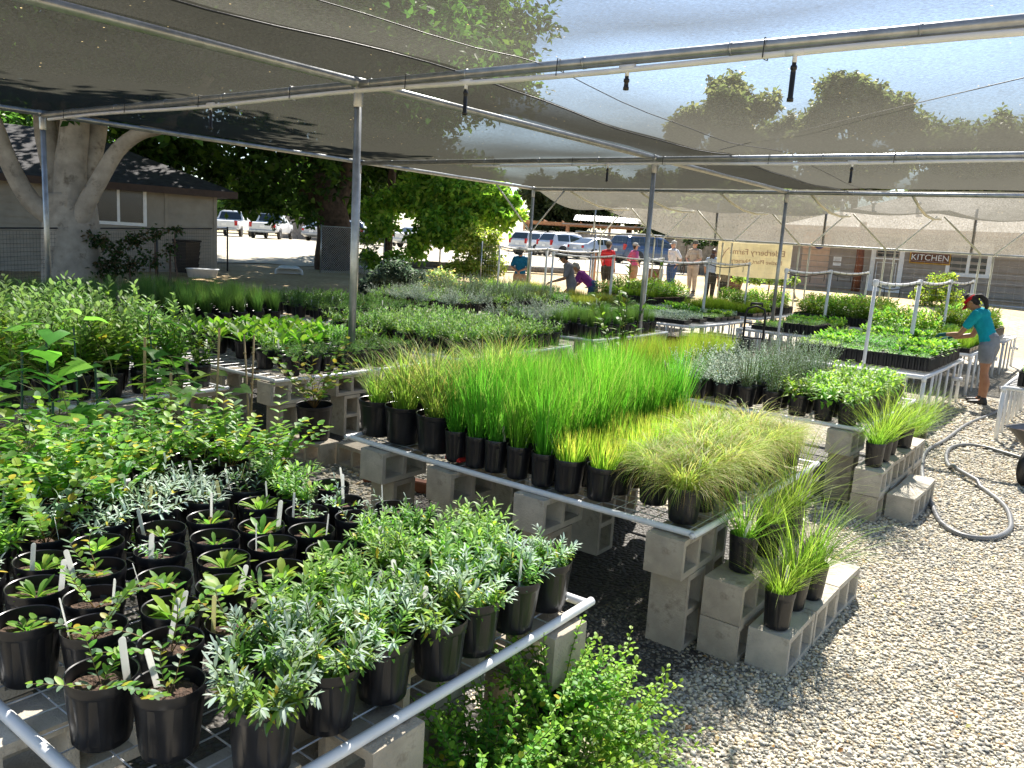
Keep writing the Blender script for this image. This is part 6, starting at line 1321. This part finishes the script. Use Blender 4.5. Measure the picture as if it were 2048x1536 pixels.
    for sg in (-1, 1):
        segs = [(x0 + .12, (x0 + x1) / 2 - .05), ((x0 + x1) / 2 + .05, x1 + .25)] if kindc != 'van' else [(x0 + .1, x0 + 1.1), (x0 + 1.2, x0 + 2.05), (x0 + 2.15, x1 + .4)]
        if kindc == 'pickup': segs = [(x0 + .15, x1 + .2)]
        for a, c_ in segs:
            b = MB(); pts = []
            for x, u in ((a, .1), (c_, .1), (c_, .8), (a, .8)):
                zb, zl, zr = interp(x); k = max(zr - zl, .05); wr = hw * (1 - .24 * min(1, k / .55)); y0, y1 = hw * .95, wr + (hw * .95 - wr) * .12; uu = u; pts.append(V((x, sg * (y0 + (y1 - y0) * uu / .86 + .012), zl + k * uu)))
            q_ = [p - V((0, sg * .014, 0)) for p in pts]; b.add(pts + q_, [(0, 1, 2, 3), (4, 5, 1, 0), (5, 6, 2, 1), (6, 7, 3, 2), (7, 4, 0, 3)]); b.build('side_window', M['car_glass'], t)
    rw = .34 if kindc in ('sedan',) else .37
    for x in (.95 if kindc != 'pickup' else 1.15, Lc - .95):
        for sg in (-1, 1):
            b = MB(); b.lathe([(.14, -.1), (rw - .05, -.105), (rw, -.08), (rw, .08), (rw - .05, .105), (.14, .1)], 22); w_ = b.build('wheel', M['black_rubber'], t, True, (x, sg * (hw - .08), rw)); w_.rotation_euler = (PI / 2, 0, 0)
            b = MB(); b.lathe([(.001, -.09), (rw * .6, -.085), (rw * .66, -.1), (rw * .66, .1), (rw * .6, .085), (.001, .09)], 18); b.build('rim', M['rim'], w_, True)
            b = MB(); P8 = [(x + (rw + .06) * math.cos(a), sg * (hw + .003), rw + (rw + .06) * math.sin(a)) for a in [PI * k / 12 for k in range(13)]]; b.add(P8 + [(p[0], sg * (hw - .3), p[2]) for p in P8], [tuple(range(13)) if sg < 0 else tuple(range(13))[::-1]] + [(k, k + 1, 14 + k, 13 + k) for k in range(12)]); b.build('wheel_arch', M['black_rubber'], t)
    zl0 = ST_[0][2]
    for sg in (-1, 1):
        b = MB(); b.box((.05, sg * hw * .80, zl0 - (.02 if kindc in ('suv', 'van') else .1)), (.16, hw * .22, .34 if kindc in ('suv', 'van', 'pickup') else .18), bev=.03); b.build('tail_light', M['tail_red'], t)
        b = MB(); b.box((x1 + .45, sg * (hw + .06), 1.0 if kindc != 'pickup' else 1.2), (.1, .18, .14), bev=.03); b.build('mirror', P_, t)
    b = MB(); b.box((-.03, 0, .52), (.14, W * .92, .2), bev=.04); b.build('bumper', M['rim'] if kindc == 'pickup' else P_, t)
    b = MB(); b.box((-.03, 0, zl0 - .22), (.02, .32, .15)); b.build('number_plate', M['white_trim'], t)
    if kindc == 'pickup':
        b = MB(); b.box((1.02, 0, 1.13), (1.75, W * .78, .012)); b.build('bed', M['black_rubber'], t)
        b = MB(); b.box((-.012, 0, .84), (.02, W * .72, .38), bev=.006); b.build('tailgate', P_, t)
    if kindc in ('van', 'suv'):
        for sg in (-1, 1): b = MB(); b.tube([(x0 + .3, sg * hw * .55, RH - .01), (x0 + .4, sg * hw * .55, RH + .05), (x1 - .2, sg * hw * .55, RH + .05), (x1, sg * hw * .55, RH - .06)], .02, 6); b.build('roof_rail', M['iron'], t)
    return t
VIEW = math.atan2(_fw.y, _fw.x)                 # heading straight away from the photographer
def park(px, d, turn): p = far(px, d); return (p.x, p.y, p.z + .03), VIEW - math.atan((px - 1024) / FPX) - rad(turn)
for nm, lab, cat, (loc, rz), colr, kc, me in (
    ('parked_suv', 'white sport utility vehicle half hidden behind a canopy post', 'car', park(1034, 57, 40), (.72, .73, .74), 'suv', .1),
    ('parked_suv', 'silver white sport utility vehicle with tall red tail lights', 'car', park(1087, 55, 50), (.66, .67, .69), 'suv', .2),
    ('parked_sedan', 'silver sedan parked between white vehicle and blue minivan', 'car', park(1150, 54, 48), (.52, .56, .62), 'sedan', .4),
    ('parked_minivan', 'dark blue minivan with roof rails and red tail light', 'car', park(1232, 49, 52), (.05, .085, .16), 'van', .4),
    ('parked_car', 'dark car parked under the open shed roof', 'car', park(1245, 66, 70), (.05, .06, .08), 'suv', .3),
    ('parked_pickup', 'white pickup truck nearest the corner of the house', 'pickup truck', park(448, 57, 12), (.75, .76, .77), 'pickup', .05),
    ('parked_pickup', 'white pickup truck behind the hanging leaves with its tailgate toward us', 'pickup truck', park(524, 56, 14), (.70, .71, .72), 'pickup', .05),
    ('parked_hatchback', 'blue grey hatchback seen from behind right of the pipe post', 'car', park(752, 56, 8), (.18, .25, .34), 'sedan', .4),
    ('parked_sedan', 'white sedan behind the slender dark trunk', 'car', park(803, 55, 35), (.72, .73, .75), 'sedan', .1),
    ('parked_car', 'grey blue car just left of the pipe post by the gate', 'car', park(702, 58, 5), (.2, .25, .32), 'suv', .4),
    ('parked_car', 'small grey car behind the chain link gate', 'car', park(622, 60, 30), (.4, .42, .44), 'sedan', .4)):
    car(nm, lab, cat, loc, rz, colr, kc, me)
# ---------------------------------------------------------------- people
import bmesh
def skin(chains, voxel, smooth=2, sub=1):
    """Tapered, elliptical tubes along chains of (point, radius); finish() melts them into one surface."""
    b = MB(); n = 14
    for ch in chains:
        P = [V(p) for p, r in ch]; R_ = [r if isinstance(r, tuple) else (r, r) for p, r in ch]
        if len(P) == 1: P.append(P[0] + V((0, 0, .001))); R_.append(R_[0])
        pts = []; rs = []
        for i in range(len(P) - 1):
            for k in range(5):
                u = k / 5; w_ = u * u * (3 - 2 * u) * .5 + u * .5; pts.append(P[i].lerp(P[i + 1], u)); rs.append(tuple(R_[i][j] + (R_[i + 1][j] - R_[i][j]) * w_ for j in (0, 1)))
        pts.append(P[-1]); rs.append(R_[-1]); t0 = (P[1] - P[0]).normalized(); t1 = (P[-1] - P[-2]).normalized()
        pre = [(pts[0] - t0 * min(rs[0]) * s_, tuple(q * c for q in rs[0])) for s_, c in ((.96, .25), (.8, .6), (.45, .89))]; post = [(pts[-1] + t1 * min(rs[-1]) * s_, tuple(q * c for q in rs[-1])) for s_, c in ((.45, .89), (.8, .6), (.96, .25))]
        seq = pre + list(zip(pts, rs)) + post; m = len(seq); vs = []
        for i, (p, (rx_, ry_)) in enumerate(seq):
            t = seq[min(i + 1, m - 1)][0] - seq[max(i - 1, 0)][0]; t = t.normalized()
            a = V((1, 0, 0)) - t * t.x; a = a.normalized() if a.length > .25 else (V((0, 1, 0)) - t * t.y).normalized(); c = t.cross(a)
            for k in range(n): th = 2 * PI * k / n; vs.append(p + a * (math.cos(th) * rx_) + c * (math.sin(th) * ry_))
        b.add(vs, [(i * n + k, i * n + (k + 1) % n, (i + 1) * n + (k + 1) % n, (i + 1) * n + k) for i in range(m - 1) for k in range(n)] + [tuple(range(n))[::-1], tuple(range((m - 1) * n, m * n))])
    o = bpy.data.objects.new('tmp', b.mesh('tmp', M['iron'])); COL.objects.link(o); return o
def finish(o, name, mat, parent, voxel, smooth=3, extra=()):
    m = o.modifiers.new('r', 'REMESH'); m.mode = 'VOXEL'; m.voxel_size = voxel; m.use_smooth_shade = True
    if smooth: m = o.modifiers.new('m', 'SMOOTH'); m.iterations = smooth; m.factor = .5
    bpy.context.view_layer.update(); dg = bpy.context.evaluated_depsgraph_get(); me = bpy.data.meshes.new_from_object(o.evaluated_get(dg)); me.name = name
    old = o.data; bpy.data.objects.remove(o); bpy.data.meshes.remove(old)
    me.materials.clear(); me.materials.append(mat); me.polygons.foreach_set('use_smooth', [True] * len(me.polygons)); return obj(name, me, parent)
def person(label, loc, rz, Hh, skincol, shirt, legs, hair, hat=None, lean=0., arms=None, long_legs=True, stride=.0, look=0., female=False, sleeve=.5, vox=.011, group=None, legcol=None, crouch=0., fat=1., ponytail=False, haircol=None, shoes='iron', gloves=None):
    """Standing figure facing local +Y, bent forward at the hips by lean; arms = [(elbow, wrist) left, right] in local coordinates."""
    t = thing('person', label, 'person', loc, rz, group); s = Hh / 1.70; t.scale = (s, s, s)
    Rl = Matrix.Rotation(-lean, 3, 'X'); piv = V((0, 0, .93)); Rn = Matrix.Rotation(-lean - look, 3, 'X')
    up = lambda p: piv + Rl @ (V(p) - piv); nb = up((0, .005, 1.44)); hd = lambda p: nb + Rn @ (V(p) - V((0, .005, 1.44)))
    sw = .155 if female else .178; hw = .095
    if arms is None: arms = [((-.23, .0, 1.12), (-.22, .09, .88)), ((.23, .0, 1.12), (.22, .09, .88))]
    body = []
    pel, wai, che = V((0, 0, .95)), up((0, .0, 1.08)), up((0, .01, 1.26))
    body.append([(pel, (.145 * fat, .105 * fat)), (wai, (.122 * fat, .092 * fat)), (che, (.135 * fat, .10 * fat)), (up((0, .0, 1.38)), (.105, .08)), (nb, .055), (hd((0, .012, 1.495)), .052)])
    for sd in (-1, 1):
        st_ = stride * sd; body.append([(pel, (.145 * fat, .105 * fat)), (V((sd * hw, .0, .87)), .092 * fat), (V((sd * hw * 1.02, st_ * .4 + .01, .68)), .078 * fat), (V((sd * hw, st_ * .7 + .015, .48)), .054), (V((sd * hw, st_ * .85 - .02, .34)), .055), (V((sd * hw, st_ - .01, .09)), .036), (V((sd * hw * 1.05, st_ + .03, .045)), .038), (V((sd * hw * 1.15, st_ + .13, .03)), .032)])
    sho = {}
    for sd, (el, wr) in zip((-1, 1), arms):
        sh_ = up((sd * sw, -.005, 1.385)); el, wr = V(el), V(wr); sho[sd] = (sh_, el, wr)
        body.append([(up((0, .0, 1.38)), (.105, .08)), (sh_, .054), (sh_.lerp(el, .5), .046), (el, .038), (el.lerp(wr, .4), .037), (wr, .025)])
        d = (wr - el).normalized(); side = d.cross(V((0, 0, 1))); side = side.normalized() if side.length > .1 else V((1, 0, 0)); nn = side.cross(d); palm = wr + d * .05
        body.append([(wr, .025), (palm, (.032, .02)), (wr + d * .085, (.034, .017))])
        for k, (ofs, ln) in enumerate(((-.027, .068), (-.009, .078), (.009, .074), (.026, .058))):
            kb = wr + d * .085 + side * ofs; body.append([(kb, .0095), (kb + d * ln * .5 - nn * .012, .0085), (kb + d * ln * .85 - nn * .036, .0075)])
        tb = wr + d * .035 + side * (-sd * .024); body.append([(tb, .012), (tb + d * .03 - side * sd * .024 - nn * .008, .0105), (tb + d * .06 - side * sd * .026 - nn * .02, .0085)])
    # head: skull, jaw, nose, ears
    body.append([(hd((0, .012, 1.495)), .052), (hd((0, .03, 1.545)), (.062, .066)), (hd((0, .018, 1.60)), (.074, .090)), (hd((0, .01, 1.65)), (.072, .088)), (hd((0, .005, 1.685)), (.045, .055))])
    o = skin(body, vox); bpy.context.view_layer.update()
    # join the face features in before the remesh
    dg = bpy.context.evaluated_depsgraph_get(); me = bpy.data.meshes.new_from_object(o.evaluated_get(dg)); old = o.data; bpy.data.objects.remove(o); bpy.data.meshes.remove(old)
    bm = bmesh.new(); bm.from_mesh(me)
    def ball(p, r, sc=(1, 1, 1)):
        mt = Matrix.Translation(hd(p)) @ Rn.to_4x4() @ Matrix.Diagonal((*[r * q for q in sc], 1)); bmesh.ops.create_uvsphere(bm, u_segments=12, v_segments=8, radius=1., matrix=mt)
    ball((0, .108, 1.588), .014, (.8, 1.1, 1.5)); ball((0, .098, 1.612), .011, (.8, .9, 1.8)); ball((0, .092, 1.548), .016, (1.5, .5, .45)); ball((0, .082, 1.522), .026, (1, .8, .7)); ball((0, .088, 1.634), .03, (1.7, .4, .4))
    for sd in (-1, 1): ball((sd * .076, .0, 1.60), .022, (.45, .9, 1.4)); ball((sd * .036, .07, 1.575), .026, (1, .8, .9))
    bm.to_mesh(me); bm.free(); o = bpy.data.objects.new('tmp', me); COL.objects.link(o)
    finish(o, 'body', M[skincol], t, vox, 3)
    for sd in (-1, 1):
        b = MB(); r = .0125; b.lathe([(r * math.sin(PI * k / 8) + 1e-5, -r * math.cos(PI * k / 8)) for k in range(9)], 12, tuple(hd((sd * .031, .0905, 1.612)))); b.build('eye', M['black_rubber'], t, True)
    # clothes follow the body
    g = .017; sc = []
    sc.append([(V((0, 0, .93)) if not lean else up((0, 0, .96)), (.152 * fat + g, .112 * fat + g)), (wai, (.126 * fat + g, .098 * fat + g)), (che, (.138 * fat + g, .106 * fat + g)), (up((0, .0, 1.38)), (.108 + g, .084 + g)), (up((0, .0, 1.425)), .066)])
    for sd in (-1, 1):
        sh_, el, wr = sho[sd]; sc.append([(up((0, .0, 1.38)), (.108 + g, .084 + g)), (sh_, .058 + g), (sh_.lerp(el, .45), .052 + g), (sh_.lerp(el, sleeve + .25), .050 + g)])
    finish(skin(sc, vox), 'shirt', shirt, t, vox, 2)
    sc = [[(V((0, -.0, .99)), (.14 * fat + .012, .105 * fat + .012)), (V((0, 0, .93)), (.15 * fat + .016, .115 * fat + .016))]]
    for sd in (-1, 1):
        st_ = stride * sd; ch = [(V((0, 0, .93)), (.15 * fat + .016, .115 * fat + .016)), (V((sd * hw, 0, .87)), .10 * fat + .012), (V((sd * hw * 1.02, st_ * .4 + .01, .70)), .086 * fat + .016)]
        if long_legs: ch += [(V((sd * hw, st_ * .7 + .015, .48)), .066 + .014), (V((sd * hw, st_ * .9 - .01, .28)), .062 + .01), (V((sd * hw, st_ - .01, .09)), .056)]
        elif long_legs is None: ch += [(V((sd * hw, st_ * .6 + .012, .60)), .074 + .018), (V((sd * hw, st_ * .68 + .012, .53)), .070 + .014)]
        sc.append(ch)
    finish(skin(sc, vox), 'trousers' if long_legs else 'shorts', legs, t, vox, 2)
    for sd in (-1, 1):
        st_ = stride * sd; x = sd * hw * 1.05; b = MB(); o = skin([[(V((x, st_ - .035, .045)), (.046, .044)), (V((x, st_ + .05, .04)), (.046, .038)), (V((x + sd * .012, st_ + .15, .032)), (.044, .028)), (V((x + sd * .014, st_ + .185, .028)), (.03, .022))], [(V((x, st_ - .035, .045)), (.046, .044)), (V((x, st_ - .012, .095)), .047)]], vox); finish(o, 'shoe', M[shoes], t, .012, 1)
    # hair
    hm = haircol or M['hair_dark']
    hc = [[(hd((0, -.035, 1.56)), (.066, .05)), (hd((0, -.022, 1.62)), (.083, .082)), (hd((0, -.008, 1.665)), (.082, .088)), (hd((0, -.0, 1.70)), (.055, .06))]]
    if hair == 'long': hc[0] = [(hd((0, -.07, 1.38)), (.09, .035)), (hd((0, -.06, 1.48)), (.088, .05))] + hc[0]
    if hair == 'tail': tb0 = hd((0, -.10, 1.64)); hc.append([(hd((0, -.05, 1.62)), .05), (tb0, .028), (tb0 + V((0, -.06, .0)), .036), (tb0 + V((0, -.125, -.05)), .038), (tb0 + V((0, -.155, -.14)), .032), (tb0 + V((0, -.16, -.22)), .014)])
    finish(skin(hc, vox), 'hair', hm, t, .010, 2)
    if hat:
        k, hmat = hat
        if k == 'cap' or k == 'bucket':
            b = MB(); prof = [(.1, 1.635), (.101, 1.66), (.092, 1.70), (.06, 1.728), (.001, 1.738)]
            if k == 'bucket': prof = [(.158, 1.615), (.155, 1.622), (.104, 1.648), (.1, 1.67), (.092, 1.715), (.06, 1.73), (.001, 1.733)]
            b.lathe(prof, 22, (0, 0, 0))
            if k == 'cap':
                n = 9; a = [(.094 * math.sin(q), .09 * math.cos(q), 1.642) for q in [(-1.1 + 2.2 * i / (n - 1)) for i in range(n)]]; c_ = [(.085 * math.sin(q) * 1.05, .10 + .085 * math.cos(q) , 1.622) for q in [(-1.1 + 2.2 * i / (n - 1)) for i in range(n)]]
                b.add(a + c_, [(i, i + 1, n + i + 1, n + i) for i in range(n - 1)]); b.add([(p[0], p[1], p[2] - .006) for p in a + c_], [(i, n + i, n + i + 1, i + 1) for i in range(n - 1)])
            b.v = [tuple(hd((p[0] * .98, p[1] * 1.06 + .002, p[2]))) for p in b.v]; b.build('hat', hmat, t, True)
        else:
            b = MB(); n = 26; b.add([(.0885 * math.sin(2 * PI * i / n), .100 * math.cos(2 * PI * i / n) + .004, z) for z in (1.628, 1.672) for i in range(n)] + [(.0845 * math.sin(2 * PI * i / n), .096 * math.cos(2 * PI * i / n) + .004, z) for z in (1.672, 1.628) for i in range(n)], [(k_ * n + i, k_ * n + (i + 1) % n, (k_ + 1) % 4 * n + (i + 1) % n, (k_ + 1) % 4 * n + i) for k_ in range(4) for i in range(n)])
            n = 13; qs = [-1.25 + 2.5 * i / (n - 1) for i in range(n)]; a = [(.088 * math.sin(q_), .10 * math.cos(q_) + .004, 1.634) for q_ in qs]; c_ = [(.098 * math.sin(q_), .085 + .105 * math.cos(q_), 1.612 - .01 * abs(q_)) for q_ in qs]
            b.add(a + c_ + [(p[0], p[1], p[2] - .006) for p in a + c_], [(i, i + 1, n + i + 1, n + i) for i in range(n - 1)] + [(2 * n + i, 3 * n + i, 3 * n + i + 1, 2 * n + i + 1) for i in range(n - 1)] + [(n + i, n + i + 1, 3 * n + i + 1, 3 * n + i) for i in range(n - 1)])
            b.v = [tuple(hd(p)) for p in b.v]; b.build('visor', hmat, t, True)
    if gloves:
        for sd in (-1, 1):
            sh_, el, wr = sho[sd]; d = (wr - el).normalized(); side = d.cross(V((0, 0, 1))).normalized(); nn = side.cross(d)
            gc = [[(wr - d * .03, .034), (wr + d * .05, (.040, .028)), (wr + d * .085, (.042, .025))]]
            for ofs, ln in ((-.027, .075), (-.009, .085), (.009, .08), (.026, .065)):
                kb = wr + d * .085 + side * ofs; gc.append([(kb, .0125), (kb + d * ln * .5 - nn * .012, .0118), (kb + d * ln * .85 - nn * .036, .0105)])
            tb = wr + d * .035 + side * (-sd * .024); gc.append([(tb, .016), (tb + d * .03 - side * sd * .024 - nn * .008, .0135), (tb + d * .06 - side * sd * .026 - nn * .02, .0115)])
            finish(skin(gc, .007), 'glove', gloves, t, .007, 1)
    return t
M['hair_dark'] = plain('hair_dark', (.018, .012, .010), .75, noise=.3, scale=40)
M['hair_grey'] = plain('hair_grey', (.38, .36, .33), .6, noise=.2, scale=40)
M['hair_brown'] = plain('hair_brown', (.07, .03, .017), .5, noise=.3, scale=40)
C_ = {k: cloth('cloth_' + k, v) for k, v in dict(turquoise=(.008, .29, .36), grey=(.22, .23, .25), blue=(.006, .10, .20), heather=(.21, .21, .24), purple=(.25, .05, .26), denim=(.055, .10, .22), red=(.55, .03, .04), dark=(.04, .04, .035), pink=(.58, .12, .28), tan=(.34, .22, .13), white=(.7, .71, .74), beige=(.42, .35, .28), sky=(.35, .42, .52), visor=(.45, .012, .02), cap=(.06, .06, .06), stone=(.42, .40, .36), olive=(.16, .14, .10), glove=(.02, .10, .10)).items()}
def face(px, d, deg):
    """Spot at that distance, facing deg degrees left (+) or right (-) of straight away from the photographer."""
    p = far(px, d); return (p.x, p.y, p.z), VIEW - math.atan((px - 1024) / FPX) + rad(deg) - PI / 2
# the woman at the near table, bent over her work, side on
person('woman in turquoise shirt and red visor bending over the white table in gloves', (-1.50, 13.40, 0), rad(76), 1.64, 'skin_tan', C_['turquoise'], C_['grey'], 'tail', ('visor', C_['visor']), lean=rad(24), look=rad(22), female=True, long_legs=False, stride=.06,
       arms=[((-.20, .36, 1.02), (-.10, .62, .98)), ((.20, .33, 1.0), (.08, .62, .92))], sleeve=.3, vox=.009, haircol=M['hair_dark'], gloves=C_['glove'], fat=1.0)
person('woman in dark blue shirt looking down at her hands behind the far table', *face(1043, 22.9, 172), 1.66, 'skin_tan', C_['blue'], C_['tan'], 'short', ('cap', C_['cap']), lean=rad(6), look=rad(28), female=True, long_legs=False, arms=[((-.25, .05, 1.14), (-.06, .24, 1.05)), ((.25, .05, 1.14), (.06, .24, 1.03))])
person('man in grey shirt and dark cap stooping over the seedling table', *face(1148, 19.9, 92), 1.74, 'skin_tan', C_['heather'], C_['heather'], 'short', ('cap', C_['cap']), lean=rad(14), look=rad(22), arms=[((-.24, .18, 1.08), (-.14, .46, .98)), ((.24, .16, 1.06), (.14, .48, .96))])
person('person with grey hair in purple shirt bending low beside the grey shirt man', *face(1192, 20.3, 75), 1.66, 'skin_tan', C_['purple'], C_['denim'], 'short', None, lean=rad(48), look=rad(-8), female=True, haircol=M['hair_grey'], arms=[((-.20, .46, .98), (-.12, .66, .82)), ((.20, .44, .98), (.14, .64, .82))])
person('visitor in red shirt and dark shorts standing with back turned', *face(1217, 27, -28), 1.74, 'skin_fair', C_['red'], C_['dark'], 'short', ('cap', C_['olive']), long_legs=None, fat=1.12)
person('visitor in pink shirt and pale cap with hands on hips', *face(1270, 28, -60), 1.66, 'skin_fair', C_['pink'], C_['tan'], 'short', ('cap', C_['stone']), female=True, fat=1.1, long_legs=None, arms=[((-.33, -.08, 1.12), (-.19, .10, .98)), ((.33, -.08, 1.12), (.19, .10, .98))])
person('man in white shirt and jeans wearing a pale cap', *face(1347, 28, 130), 1.74, 'skin_fair', C_['white'], C_['denim'], 'short', ('cap', C_['stone']), fat=1.12, haircol=M['hair_grey'], arms=[((-.30, -.12, 1.12), (-.22, .0, .92)), ((.30, -.12, 1.12), (.22, .0, .92))])
person('man in beige shirt and bucket hat with hands clasped', *face(1390, 28, 150), 1.76, 'skin_fair', C_['beige'], C_['beige'], 'short', ('bucket', C_['olive']), fat=1.08, arms=[((-.27, .03, 1.12), (-.04, .22, .98)), ((.27, .03, 1.12), (.04, .22, .97))])
person('woman with long brown hair in pale blue top beside the banner', *face(1427, 26, -20), 1.66, 'skin_tan', C_['sky'], C_['dark'], 'long', None, lean=rad(4), look=rad(12), female=True, haircol=M['hair_brown'])
person('dark haired child in grey top standing before the banner', *face(1454, 25.5, 165), 1.28, 'skin_tan', C_['olive'], C_['dark'], 'short', None, look=rad(30), female=True, haircol=M['hair_dark'])
